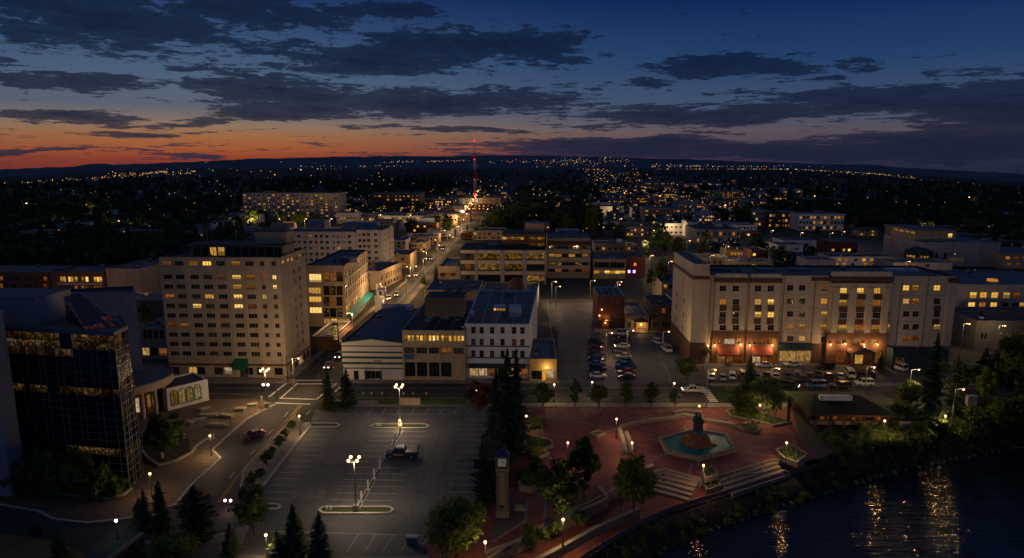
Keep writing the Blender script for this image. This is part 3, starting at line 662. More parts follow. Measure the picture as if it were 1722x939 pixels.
# red plaza
PLZ = [(822, 684), (1330, 684), (1345, 735), (1376, 770)]
P = [gp(*p) for p in PLZ] + [Vector((p.x, p.y, 0)) for p in UE[::-1][:-1]] + [gp(720, 1000), gp(716, 905), gp(806, 872), gp(832, 760)]
mb = MB(); mb.sheet([(p.x, p.y, .016) for p in P]); plaza = structure(mb, 'plaza', M['pave_red'])
for a, b in (((905, 697), (1038, 722)), ((888, 726), (958, 737)), ((1016, 728), (1036, 722)), ((1035, 700), (1090, 722)), ((1162, 690), (1185, 700)), ((1238, 726), (1262, 731)), ((1095, 770), (1125, 763)), ((1240, 757), (1302, 768)), ((1080, 735), (1108, 742)), ((1150, 716), (1157, 730)), ((1275, 733), (1320, 738)), ((906, 760), (960, 790)), ((1180, 770), (1172, 785)), ((886, 842), (884, 875)), ((918, 842), (916, 878)), ((884, 875), (828, 912))):
    line(plaza, a, b, .45, z=.024, m='walk', name='paving_strip')
for i in range(14):  # pale bands ruling the brick into fields
    x0_ = 890 + i * 30; line(plaza, (x0_, 688), (x0_ + (x0_ - 895) * .09, 703), .22, z=.0235, m='walk', name='paving_strip')
line(plaza, (886, 703), (1318, 703), .22, z=.0205, m='walk', name='paving_strip')
for i in range(10):
    t = 6.283 * i / 10; c_ = gp(1172, 751); a_ = c_ + Vector((math.cos(t) * 9.6, math.sin(t) * 8.6, 0)); b_ = c_ + Vector((math.cos(t) * 14, math.sin(t) * 12.4, 0)); line(plaza, (a_.x, a_.y), (b_.x, b_.y), .3, z=.0265, px=False, m='walk', name='paving_strip')
poly('clock_court', [(831, 872), (850, 835), (886, 842), (884, 875), (825, 907)], .022, 'roof_dark')

# ---------------------------------------------------------------- foliage
def leafmat(name, a, b, scale=.35):
    m = bpy.data.materials.new(name); m.use_nodes = True; T = NT(m.node_tree)
    p = T.add('ShaderNodeBsdfPrincipled'); o = T.add('ShaderNodeOutputMaterial'); p.inputs['Roughness'].default_value = .7; p.inputs['Specular IOR Level'].default_value = .2
    g = T.add('ShaderNodeTexCoord').outputs['Object']; oi = T.add('ShaderNodeObjectInfo').outputs['Random']
    n = T.math('ADD', T.noise(g, scale, 3, .6), T.math('MULTIPLY', T.math('SUBTRACT', oi, .5), .25))
    c = T.ramp(n, [(.34, a), (.68, b)]); T.L(c, p.inputs['Base Color'])
    t = T.add('ShaderNodeBsdfTranslucent'); T.L(c, t.inputs[0]); mx = T.add('ShaderNodeMixShader'); mx.inputs[0].default_value = .25
    T.L(p.outputs[0], mx.inputs[1]); T.L(t.outputs[0], mx.inputs[2]); T.L(mx.outputs[0], o.inputs[0]); return m
M['leaf'] = leafmat('broad_leaf', (.05, .08, .018), (.14, .18, .035))
M['leaf_bright'] = leafmat('bright_leaf', (.09, .12, .02), (.21, .24, .045))
M['needle'] = leafmat('spruce_needle', (.028, .05, .024), (.08, .11, .045))
M['leaf_red'] = leafmat('red_leaf', (.075, .022, .016), (.16, .05, .035))
M['bark'] = mat('bark', (.06, .045, .034), .95, .4, 3)
M['birch'] = mat('pale_bark', (.26, .23, .19), .95, .5, 5)
def leaf_quad(V, Fc, c, ax, bx):
    b = len(V); V += [c - ax - bx * .5, c - ax * .2 + bx, c + ax, c + ax * .1 - bx]; Fc.append((b, b + 1, b + 2, b + 3))
def rv(r): return Vector((r.gauss(0, 1), r.gauss(0, 1), r.gauss(0, 1))).normalized()
def conifer_mesh(h, rad, seed, lv=30, dens=1.0, column=False):
    r = random.Random(seed); V = []; Fc = []
    for i in range(lv):
        t = (i + r.random() * .7) / lv; z = h * (.07 + .93 * t)
        t2 = t; R0 = rad * ((1 - t) ** .8 if not column else min(1, 2.6 * (1 - t)) * (.75 + .25 * math.sin(3 * t))) * (.62 + .52 * r.random()) + .12
        nb = max(4, int(dens * (9 if t < .6 else 7)))
        for k in range(nb):
            a = 6.283 * (k + r.random()) / nb; L = R0 * r.uniform(.42, 1.3); d = Vector((math.cos(a), math.sin(a), r.uniform(-.34, -.12) if not column else r.uniform(.0, .5))); s = Vector((-d.y, d.x, 0))
            m = max(2, int(L / .42))
            for j in range(m):
                q = (j + .6) / m; c = Vector((0, 0, z)) + d * L * q + Vector((0, 0, .12 * L * q * q)); w = (.26 + .34 * (1 - abs(q - .45))) * min(1, L)
                leaf_quad(V, Fc, c + rv(r) * .06, d * (L / m * .85), s * w * r.uniform(.7, 1.1) + Vector((0, 0, r.uniform(-.15, .1))))
                if r.random() < .6: leaf_quad(V, Fc, c + Vector((0, 0, -.14)), s * w * r.uniform(.6, 1.0), Vector((0, 0, -.22)) + d * .12)
    for j in range(8): leaf_quad(V, Fc, Vector((0, 0, h * (.95 + .05 * j / 8))), rv(r) * .16, Vector((0, 0, .3)))
    me = bpy.data.meshes.new('crown'); me.from_pydata([tuple(v) for v in V], [], Fc); return me
def broad_mesh(h, rx, base, seed, clumps=34, per=75, leaf=.30, squash=1.0, shape=0):
    r = random.Random(seed); V = []; Fc = []; cz = (h + base) / 2; rz = (h - base) / 2
    for i in range(clumps):
        d = rv(r); q = r.random() ** .4
        c = Vector((d.x * rx * q * .82, d.y * rx * q * .82, cz + d.z * rz * q * .86))
        if shape: c.x *= 1.1 - .75 * max(0, (c.z - cz) / rz); c.y *= 1.1 - .75 * max(0, (c.z - cz) / rz)
        cr = rx * r.uniform(.22, .42) * (1 if not shape else .85)
        for k in range(per):
            e = rv(r); p = c + Vector((e.x, e.y, e.z * .8)) * cr * r.uniform(.55, 1.08)
            a = (rv(r) + e * .4).normalized(); b = a.cross(e); b = b.normalized() if b.length > .01 else a.orthogonal()
            s = leaf * r.uniform(.6, 1.3); leaf_quad(V, Fc, p, a * s, b * s * .62)
    me = bpy.data.meshes.new('crown'); me.from_pydata([tuple(v) for v in V], [], Fc); return me
def trunk_mesh(h, r0, seed, limbs=6, rx=2.0):
    r = random.Random(seed); b = MB(); p = Vector((0, 0, -.1)); k = 5
    for i in range(k):
        q = Vector((r.uniform(-.12, .12), r.uniform(-.12, .12), h * (i + 1) / k)); b.tube(p, q, r0 * (1 - .8 * i / k), 7, r1=r0 * (1 - .8 * (i + 1) / k)); p = q
    for i in range(limbs):
        z = h * r.uniform(.35, .85); a = r.uniform(0, 6.28); L = rx * r.uniform(.5, .85)
        b.tube((0, 0, z), (math.cos(a) * L, math.sin(a) * L, z + L * .6), r0 * .35, 5, r1=.03)
    return b.mesh('trunk', [M['bark']])
TP = {}
def tree_proto(kind, n):
    key = (kind, n)
    if key in TP: return TP[key]
    sd = hash(kind) % 1 + n * 11 + len(kind)
    if kind == 'spruce': c = conifer_mesh(12, 2.5, sd, 32); t = trunk_mesh(11.4, .2, sd, 0); m = 'needle'
    elif kind == 'column': c = conifer_mesh(12, 1.5, sd, 34, 1.1, True); t = trunk_mesh(11, .2, sd, 0); m = 'needle'
    elif kind == 'broad': c = broad_mesh(9, 3.3, 1.7, sd, 40, 80, .27); t = trunk_mesh(6.5, .18, sd, 7, 2.2); m = 'leaf'
    elif kind == 'bright': c = broad_mesh(9, 4.0, .5, sd, 60, 85, .27); t = trunk_mesh(6.5, .2, sd, 7, 2.4); m = 'leaf_bright'
    elif kind == 'oval': c = broad_mesh(9, 2.5, 1.3, sd, 36, 80, .25, shape=1); t = trunk_mesh(7, .15, sd, 7, 1.5); m = 'leaf'
    elif kind == 'red': c = broad_mesh(9, 3.2, 1.4, sd, 36, 80, .27); t = trunk_mesh(6.5, .18, sd, 7, 2.2); m = 'leaf_red'
    elif kind == 'shrub': c = broad_mesh(4, 2.6, -.3, sd, 26, 80, .24); t = trunk_mesh(2.4, .1, sd, 5, 1.2); m = 'leaf'
    c.materials.append(M[m]); TP[key] = (c, t, {'spruce': 12, 'column': 12, 'shrub': 4}.get(kind, 9)); return TP[key]
trr = random.Random(5)
NAMES = {'spruce': 'spruce_tree', 'column': 'columnar_spruce', 'broad': 'leafy_tree', 'bright': 'leafy_tree', 'oval': 'leafy_tree', 'red': 'red_leafed_tree', 'shrub': 'shrub'}
def tree(kind, px, pyb, pyt, label, w=None, group=None, z=0.0, var=None):
    """tree standing at a place; its height read from the picture; w is its crown's width on the photo"""
    p = gp(px, pyb, z); h = ap(px, pyt, p.y).z - z
    c, t, h0 = tree_proto(kind, trr.randrange(3) if var is None else var); s = h / h0
    sx = s
    if w: sx = (ap(px + w / 2, pyb, p.y).x - ap(px - w / 2, pyb, p.y).x) / 2 / {'spruce': 2.6, 'column': 1.65, 'broad': 3.5, 'bright': 4.3, 'oval': 2.8, 'red': 3.4, 'shrub': 2.8}[kind]
    e = thing(NAMES[kind], label, 'shrub' if kind == 'shrub' else 'tree', (p.x, p.y, z), trr.uniform(0, 6.28), group); e.scale = (sx, sx, s)
    link('trunk', t, e); link('crown', c, e); return e
# ---------------------------------------------------------------- near buildings
rb = random.Random(11)
def pw(b, f, pxs, pys, w, h, kinds, nx=2, ny=1, name='window', fm='frame'):
    """windows of face f centred at the given columns and rows of the photograph"""
    py0 = pys[len(pys) // 2]
    us = [b.uv(x, py0, f)[0] for x in pxs]; vs = [b.uv(pxs[len(pxs) // 2], y, f)[1] for y in pys]
    b.grid(f, us, vs, w, h, kinds, nx, ny, name, fm)
def rooftop(b, name, m, px0, px1, pyb, pyt, depth, zr=None):
    """unit standing on the roof of b"""
    z = (b.h - b.par) if zr is None else zr
    p, q = gp(px0, pyb, z), gp(px1, pyb, z); t = ap((px0 + px1) / 2, pyt, p.y).z
    return b.bx(name, m, p.x - b.o.x, p.y - b.o.y, z - .02, q.x - b.o.x, p.y - b.o.y + depth, max(t, z + .3))

# --- tall apartment block
q, h = qbox(286, 483, 635, 433, 18.5)
b = Bld('apartment_tower', 'tall beige eleven storey apartment tower with green entrance awning and rooftop penthouse', 'building', q, h, 'apt_wall', 'roof_dark', cope='rust_trim')
W = q[1][0] - q[0][0]; us = [W * f for f in (.06, .162, .283, .393, .507, .631, .745, .851, .944)]
rows = [h - 1.6] + [h - 5.1 - 2.53 * i for i in range(9)]
kin = ['aDlLdlDdd', 'dddDaLlaL', 'dDddDLaDL', 'lDDldLDLD', 'dDLDdLaDD', 'dDddDdddD', 'aaddDdddd', 'dddDdddDd', 'ddDdddDdd', 'DddDdddDd']
for j, v in enumerate(rows):
    b.grid(0, us[:7], [v], 2.3, 1.2, [kin[j][:7]], 3); b.grid(0, us[7:], [v], 1.1, 1.2, [kin[j][7:]], 2)
D = 18.5
b.grid(1, [D * f for f in (.11, .3, .45, .63, .77, .91)], [rows[0]], 1.5, 1.2, ['lllalD'], 2)
sk = ['dd', 'ad', 'lD', 'ad', 'aD', 'dd', 'dD', 'dd', 'Dd']
b.grid(1, [D * .5, D * .72], rows[1:], 1.3, 1.3, sk, 2)
b.grid(1, [D * f for f in (.2, .38, .56, .74, .9)], [1.7], 2.4, 2.2, ['DdpDd'], 3, name='shop_window', fm='frame_dark')
b.grid(0, [W * f for f in (.05, .2, .27, .42, .5, .68, .78, .93)], [1.75], 2.2, 2.0, ['DldDpdDd'], 2, name='shop_window', fm='frame_dark')
b.win(0, W * .6, .1, 2.2, 2.6, 'D', 2, 1, 'door')
b.band(0, -.05, W + .05, 3.25, 3.75, .22, 'rust_trim', 'canopy_band'); b.band(1, -.05, D, 3.25, 3.75, .22, 'rust_trim', 'canopy_band')
b.awning(0, W * .565, W * .68, 3.0, 5.2, 2.2, 'green_awn')
for j in range(11): b.band(0, .0, W, rows[0] - 1.55 - 2.53 * j - (0 if j == 0 else .95), rows[0] - 1.45 - 2.53 * j - (0 if j == 0 else .95), .03, 'apt_wall', 'belt_course') if rows[0] - 2.5 - 2.53 * j > 4 else None
for f in (.225, .34, .45, .57, .69, .80): b.band(0, W * f, W * f + .09, 4, h - .9, .035, 'apt_wall', 'panel_joint')
# penthouse
z = h - .55
pb = MB(); pb.box(W * .2, 4.5, z, W * .98, 12, z + 3.0); pb.build('penthouse', M['beige_wall'], b.e)
pr = MB(); pr.box(W * .18, 3.4, z + 3.0, W * 1.0, 12.6, z + 3.35); pr.build('penthouse_roof', M['roof_dark'], b.e)
for i in range(11):
    u = W * .22 + i * W * .068; k = 'l' if 1 < i < 4 else rb.choice('dDdD'); link('penthouse_window', win_mesh(W * .058, 2.3, k, 2, 1, 'frame_dark', 'penthouse_window'), b.e, (u, 4.43, z + .3))
b.bx('lift_housing', 'beige_wall', W * .72, 6, z + 3.36, W * .99, 11, z + 6.4)
b.bx('lift_housing_roof', 'roof_dark', W * .71, 5.9, z + 6.4, W * 1.0, 11.1, z + 6.6)
for f in (.3, .55): b.e and MB().tube((W * f, 7, z + 3.3), (W * f, 7, z + 7), .08).build('vent_pipe', M['metal'], b.e)
hg = MB()
for i in range(60): hg.ball((W * rb.uniform(.45, .99), rb.uniform(.8, 3.2), z + .3), rb.uniform(.25, .5), n=5, k=3)
hg.build('roof_garden', M['leaf'], b.e)['kind'] = 'stuff'
b.finish()

# --- cream two-storey house left of it
q, h = qbox(236, 285, 604, 552, 16)
b = Bld('small_commercial_building', 'cream two storey building with tall narrow windows between glass office and apartment tower', 'building', q, h, 'beige_wall', 'roof_blue')
pw(b, 0, [244, 252, 262, 272, 281], [563], 1.2, 2.6, ['DdDdD'], 1, 2); pw(b, 0, [246, 258, 274], [592], 2.4, 2.4, ['pDa'], 2, name='shop_window'); b.finish()
q, h = qbox(190, 300, 540, 505, 14)
Bld('garage_building', 'low dark roofed garage behind cream building left of apartment tower', 'building', q, h, 'dark_wall', 'roof').finish()

# --- modern glass fronted store
Y = gp(583, 550).y
ql = [(ap(519, 550, Y).x, Y), (ap(583, 550, Y).x, Y), (ap(622, 508, gp(622, 508).y).x - .3, gp(622, 508).y), (ap(519, 550, Y).x, gp(622, 508).y)]
h = ap(583, 447, Y).z
b = Bld('glass_store_building', 'four storey store with lit glass corner bay and teal street awning beside Cushman road', 'building', ql, h, 'tan_wall', 'roof', cope='rust_trim')
b.e['label'] = 'four storey store with glass corner, brightly lit stacked windows and a teal street awning'
pw(b, 0, [530], [468], 4.2, 2.9, ['L'], 4, name='stair_window'); pw(b, 0, [530], [489, 504, 522], 4.2, 2.1, ['l', 'L', 'L'], 4, name='stair_window')
for j, y in enumerate((466, 489, 507, 526)): pw(b, 0, [549, 560, 571], [y], 2.1, 3.2, [['aao', 'ood', 'oad', 'odo'][j]], 2, 2, fm='frame_dark')
pw(b, 0, [550, 562, 575], [541], 2.2, 2.0, ['pLp'], 2, name='shop_window')
L = b.fr(1)[3]
for j, v in enumerate((h - 3.3, h - 7.0, h - 10.5)): b.grid(1, lin_sp(2, L - 2, 11), [v], 1.5, 2.3, ['dDdddDddddd'], 1, fm='frame_dark')
b.grid(1, lin_sp(2, L - 2, 10), [6.0], 2.4, 2.0, ['LLpLLLLLpL'], 1, name='shop_window'); b.awning(1, 1, L - .5, 3.2, 4.6, 2.0, 'teal_awn')
b.grid(1, lin_sp(2, L - 2, 10), [1.5], 2.6, 2.0, ['pDDpDdDpDD'], 2, name='shop_window')
for v in (h - 5.1, h - 8.8, 7.6): b.band(1, 0, L, v, v + .5, .2, 'kerb', 'belt_course')
b.bx('roof_unit', 'metal', 9, 10, h - .55, 15, 14, h + 1.2); b.finish()
q, h = qbox(524, 562, 590, 566, 20)
b = Bld('corner_shop', 'low brown brick shop with awning roof beside the apartment tower', 'building', q, h, 'brown_brick', 'roof_dark')
b.grid(1, [3, 7, 11, 15], [1.6], 2.6, 1.9, ['DpDD'], 2, name='shop_window'); b.awning(1, .5, 19, 3.1, 3.9, 1.5, 'rust_trim'); b.finish()
# marquee sign of lights on the street
p = gp(566, 590); e = thing('theatre_sign', 'upright glowing white sign standing at the kerb before the glass corner store', 'sign', (p.x, p.y, 0))
MB().box(-.8, -.25, 3.2, .8, .25, 8.2).build('sign_board', M['frame_dark'], e)
mb = MB()
for i in range(5): mb.box(-.62, -.3, 3.5 + i * .92, .62, -.26, 4.15 + i * .92)
mb.build('lit_panel', M['pale'], e); MB().tube((0, 0, 0), (0, 0, 3.3), .15, 8).build('post', M['pole'], e)

# --- front row on the avenue
Y = gp(577, 639).y; h = ap(630, 577, Y).z; xa, xb = ap(577, 639, Y).x, ap(678, 639, Y).x
b = Bld('striped_theatre', 'low white building with teal stripes and a big blue roof at the street corner', 'building', [(xa, Y), (xb, Y), (xb, Y + 40), (xa + 1.2, Y + 40)], h, 'white_wall', 'roof_blue', cope='teal_band', par=.4)
W = xb - xa; M['stripe_wall'] = mat('striped_cream', (.58, .53, .46), .85, .15, .4); b.wall = M['stripe_wall']
for v0, v1 in ((h - 1.0, h - .7), (h - 2.7, h - 2.25), (h - 4.2, h - 3.55), (h - 5.7, h - 5.1), (h - 6.9, h - 6.6)): b.band(0, -.03, W, v0, v1, .05, 'teal_band', 'teal_stripe'); b.band(3, 0, 40, v0, v1, .05, 'teal_band', 'teal_stripe')
g = MB()  # low gable over the front
g.face([(0, -.05, h), (W, -.05, h), (W / 2, -.05, h + .95)]); g.face([(W, .4, h), (0, .4, h), (W / 2, .4, h + .95)]); g.quad((0, -.05, h), (W / 2, -.05, h + .95), (W / 2, .4, h + .95), (0, .4, h)); g.quad((W / 2, -.05, h + .95), (W, -.05, h), (W, .4, h), (W / 2, .4, h + .95)); g.build('gable', M['stripe_wall'], b.e)
g = MB(); g.obox((-.05, -.12, h - .02), (0, .6, 0), (W / 2 + .05, 0, .97), (0, 0, .3)); g.obox((W / 2, -.12, h + .95), (0, .6, 0), (W / 2 + .05, 0, -.97), (0, 0, .3)); g.build('gable_trim', M['teal_band'], b.e)
g = MB(); g.quad((.4, .4, h - .3), (W / 2, .4, h + .75), (W / 2, 39.6, h + .75), (.4, 39.6, h - .3)); g.quad((W / 2, .4, h + .75), (W - .4, .4, h - .3), (W - .4, 39.6, h - .3), (W / 2, 39.6, h + .75)); g.build('pitched_roof', M['roof_blue'], b.e)
b.win(0, W * .18, .1, 1.3, 2.4, 'd', 1, 1, 'door'); b.win(0, W * .39, .3, 3.6, 2.2, 'd', 3, 1, 'shop_window')
for u in (.365, .62): b.band(0, W * u, W * u + .5, .1, 2.7, .08, 'teal_band', 'teal_pilaster')
b.bx('back_parapet', 'white_wall', W * .1, 38.5, h, W * .75, 39.5, h + 1.7); b.bx('back_parapet', 'white_wall', W * .6, 36, h, W * .72, 39, h + 1.5)
b.bx('small_sign', 'frame', W * .52, -.06, h - 4.95, W * .66, .0, h - 4.6); b.finish()

Y = gp(730, 640).y; h = ap(730, 556, Y).z; xa, xb = ap(678.4, 640, Y).x, ap(782, 640, Y).x
b = Bld('bank_building', 'beige three storey building with bright lit top windows and dark glass below', 'building', [(xa, Y), (xb, Y), (xb, Y + 38), (xa, Y + 38)], h, 'beige_wall', 'roof_dark')
W = xb - xa; sc = W / 390.; Z = lambda zy: ap(730, 450 + zy / 3.756, Y).z
for g_ in range(5):
    for k in range(3): u = (10 + g_ * 78 + k * 23.5) * sc; b.win(0, u, Z(466), 18 * sc, Z(430) - Z(466), 'L' if (g_ * 3 + k) % 5 else 'l', 1, 2)
for g_ in range(5): b.win(0, (10 + g_ * 78) * sc, Z(546), 66 * sc, Z(506) - Z(546), 'DddaD'[g_], 4, 1)
for g_ in range(4): b.win(0, (12 + g_ * 76) * sc, Z(690), 66 * sc, Z(600) - Z(690), 'd', 3, 2, 'shop_window', 'frame_dark')
b.band(0, 10 * sc, 76 * sc, Z(582), Z(549), .05, 'blue_panel', 'blue_panel')
for g_ in range(6): b.band(0, (2 + g_ * 76.5) * sc, (9 + g_ * 76.5) * sc, .1, Z(504), .35, 'beige_wall', 'pilaster')
b.band(0, -.02, W, Z(502), Z(492), .25, 'beige_wall', 'belt_course'); b.band(0, -.02, W, Z(412), h + .05, .2, 'beige_wall', 'cornice')
rooftop(b, 'penthouse', 'white_wall', 716, 779, 531, 503, 7); rooftop(b, 'penthouse_roof', 'roof_dark', 715, 780, 532, 501, 8, ap(747, 503, gp(747, 531, h - .55).y).z)
rooftop(b, 'duct', 'tan_wall', 713, 723, 550, 541, 12); rooftop(b, 'air_unit', 'metal', 741, 756, 546, 534, 4); rooftop(b, 'louvre_panel', 'rust_trim', 746, 761, 532.2, 514, .1)
b.finish()

Y = gp(836, 637).y; h = ap(836, 545, Y).z; xa, xb = ap(782.4, 637, Y).x, ap(890, 637, Y).x
b = Bld('white_painted_building', 'white four storey building with faded paint, small dark windows and a lit shop front', 'building', [(xa, Y), (xb, Y), (xb + 2.4, Y + 46), (xa, Y + 46)], h, 'white_wall', 'roof', cope='white_wall')
W = xb - xa
m = M['mural_wall'] = mat('white_wall_with_faded_paint', (.72, .72, .74), .85, .3, 2.2, col2=(.44, .45, .49)); b.wall = m
pw(b, 0, [796, 810, 827.5, 845, 864.5, 878.5], [556], 1.15, 1.8, ['dddDdd'], 1, 2); pw(b, 0, [796, 810, 827.5, 845], [575.5], 1.15, 1.8, ['DDDd'], 1, 2); pw(b, 0, [796, 810, 827.5, 845, 864.5, 878.5], [595.5], 1.15, 1.8, ['DdDdDd'], 1, 2)
pw(b, 0, [864.5, 878.5], [576], 1.15, 1.8, ['rD'], 1, 2)
pw(b, 0, [797, 812, 830, 845, 863, 880], [626.5], 2.3, 2.2, ['ppadpa'], 3, 1, 'shop_window')
for py in (582.5, 602, 614): b.band(0, -.02, W + .02, b.uv(836, py)[1] - .15, b.uv(836, py)[1] + .15, .12, 'frame_dark' if py < 610 else 'teal_band', 'belt_course')
b.awning(0, 1, W - 1, 3.3, 4.1, 1.1, 'teal_awn' if 0 else 'frame_dark')
L = b.fr(1)[3]; M['red_blot'] = mat('red_mural_patch', (.28, .05, .06), .85, .3, 2); M['blue_blot'] = mat('blue_mural_patch', (.06, .09, .26), .85, .3, 2)
for i in range(22): u, v = rb.uniform(1, L - 3), rb.uniform(2, h - 2); b.band(1, u, u + rb.uniform(.4, 1.6), v, v + rb.uniform(.2, .8), .012, rb.choice(['red_blot', 'blue_blot']), 'mural_patch')
rooftop(b, 'stair_house', 'white_wall', 829, 850, 525, 517, 4); rooftop(b, 'roof_box', 'white_wall', 856, 876, 534, 519, 5); rooftop(b, 'roof_box', 'white_wall', 788, 797, 535, 527, 3)
zz = h - .55; p = gp(829, 525, zz)
for i in range(4): link('clerestory_window', win_mesh(.75, .8, 'L', 1, 1, 'frame_dark', 'clerestory_window'), b.e, (p.x - b.o.x + .2 + i * .83, p.y - b.o.y - .07, zz + .35))
b.finish()
q, h = qbox(890.6, 936, 641, 604, 20)
b = Bld('yellow_shop', 'small single storey yellow shop with lit door beside the white painted building', 'building', q, h, 'tan_wall', 'roof_blue'); M['yellow_wall'] = mat('yellow_wall', (.50, .32, .09), .85, .15, .5); b.wall = M['yellow_wall']
pw(b, 0, [898, 907], [631], 1.5, 2.4, ['dd'], 1, name='shop_window'); pw(b, 0, [914.5], [631], 1.1, 3.0, ['L'], 1, name='door'); pw(b, 0, [926], [630], 2.0, 2.8, ['p'], 2, 2, 'shop_window'); b.finish()
# small roofs behind the front row
q, h = qbox(716, 806, 523, 488, 22)
b = Bld('low_shop_building', 'low dark roofed shop with skylights behind the beige building', 'building', q, h, 'tan_wall', 'roof')
for i in range(5): rooftop(b, 'skylight', 'roof_blue', 745 + i * 9, 751 + i * 9, 492 - (i % 2) * 4, 489 - (i % 2) * 4, 2)
b.finish()
q, h = qbox(806, 903, 522, 492, 22, skew=1)
b = Bld('low_shop_building', 'low white walled shop with a big round dome on its roof', 'building', q, h, 'white_wall', 'roof')
zr = h - .55; p = gp(869, 494, zr); dm = MB(); dm.lathe((p.x - b.o.x, p.y - b.o.y + 2, zr - .5), [(3.6, 0), (3.8, 1.6), (3.5, 3.4), (2.6, 5.2), (1.4, 6.2), (.05, 6.6)], 16); dm.build('dome', M['brown_brick'], b.e, smooth=True)
b.finish()
q, h = qbox(631, 648, 526, 500, 5)
b = Bld('cupola_building', 'small white square tower at the kerb above the striped roof', 'building', q, h, 'white_wall', 'roof'); W = q[1][0] - q[0][0]
b.bx('turret', 'white_wall', W * .2, 1, h, W * .85, 4, h + 2.6); link('turret_window', win_mesh(.8, 1.4, 'd', 1, 1, 'frame_dark', 'turret_window'), b.e, (W * .42, .93, h + .6)); b.finish()
q, h = qbox(714, 746, 503, 489, 9)
b = Bld('corner_cafe', 'low pale walled cafe with dark roof on the far street corner', 'building', q, h, 'tan_wall', 'roof_dark'); b.clutter = False; b.grid(0, [3, 6], [1.8], 2.6, 2, ['pa'], 2, name='shop_window'); b.finish()

q, h = qbox(738, 774, 470, 448, 30)
b = Bld('street_store', 'plain dark roofed store between the main road and the stepped office', 'building', q, h, 'tan_wall', 'roof_blue'); pw(b, 0, [744, 753, 762], [462], 2.4, 1.6, ['DaD'], 2); b.finish()
# --- hotel
Y = gp(1400, 612).y; Zh = lambda py: ap(1380, py, Y).z; Xh = lambda px: ap(px, 612 if px > 1300 else 612, Y).x
x0, x1 = ap(1194, 520, Y).x, ap(1604, 520, Y).x
h = Zh(464)
b = Bld('hotel', 'long pale six storey hotel with brick ground floor bays and lit entrance canopy', 'building', [(x0, Y), (x1, Y), (x1, Y + 19), (x0, Y + 19)], h, 'hotel_wall', 'roof', cope='rust_trim')
U = lambda px, py=520: ap(px, py, Y).x - x0
M['hotel_brick'] = mat('orange_brown_brick', (.125, .06, .034), .9, .35, .9)
R5 = [484.5, 507, 528.5, 550]
def hw(pxs, pys, kinds, w=1.75, hh=1.55, **k):
    for j, py in enumerate(pys):
        for i, px in enumerate(pxs):
            kk = kinds[j][i]
            if kk != ' ': b.win(0, U(px, py) - w / 2, ap(px, py, Y).z - hh / 2, w, hh, kk, 2, 2, **k)
def bay(pa, pb, py0, py1, out, m, name): return b.band(0, U(pa), U(pb), Zh(py1), Zh(py0), out, m, name)
bays = [(1200, 1252), (1258, 1308), (1392, 1491)]
# projecting bays are boxes with their own windows
def bay_face(pa, pb, pyt, pyb, out, m, holes, name):
    """projecting wall bay with openings"""
    u0, u1, v0, v1 = U(pa), U(pb), Zh(pyb), Zh(pyt); g = MB(); us = sorted({u0, u1, *[r[0] for r in holes], *[r[2] for r in holes]}); vs = sorted({v0, v1, *[r[1] for r in holes], *[r[3] for r in holes]})
    for i in range(len(us) - 1):
        for j in range(len(vs) - 1):
            cu, cv = (us[i] + us[i + 1]) / 2, (vs[j] + vs[j + 1]) / 2
            if not any(r[0] < cu < r[2] and r[1] < cv < r[3] for r in holes): g.quad((us[i], -out, vs[j]), (us[i + 1], -out, vs[j]), (us[i + 1], -out, vs[j + 1]), (us[i], -out, vs[j + 1]))
    g.quad((u0, .02, v0), (u0, -out, v0), (u0, -out, v1), (u0, .02, v1)); g.quad((u1, -out, v0), (u1, .02, v0), (u1, .02, v1), (u1, -out, v1)); g.quad((u0, -out, v1), (u1, -out, v1), (u1, .02, v1), (u0, .02, v1))
    for r in holes:
        a, c, d, e = (r[0], r[1]), (r[2], r[1]), (r[2], r[3]), (r[0], r[3])
        for s_, t_ in ((a, c), (c, d), (d, e), (e, a)): g.quad((s_[0], -out, s_[1]), (t_[0], -out, t_[1]), (t_[0], -out + .2, t_[1]), (s_[0], -out + .2, s_[1]))
        link(r[4], win_mesh(r[2] - r[0], r[3] - r[1], r[5], r[6], r[7], 'frame', r[4]), b.e, (r[0], -out + .14, r[1]))
    return g.build(name, M[m], b.e)
def H(px, py, w=1.75, hh=1.55, k='d', nx=2, ny=2, name='window'): u, v = U(px, py), ap(px, py, Y).z; return (u - w / 2, v - hh / 2, u + w / 2, v + hh / 2, name, k, nx, ny)
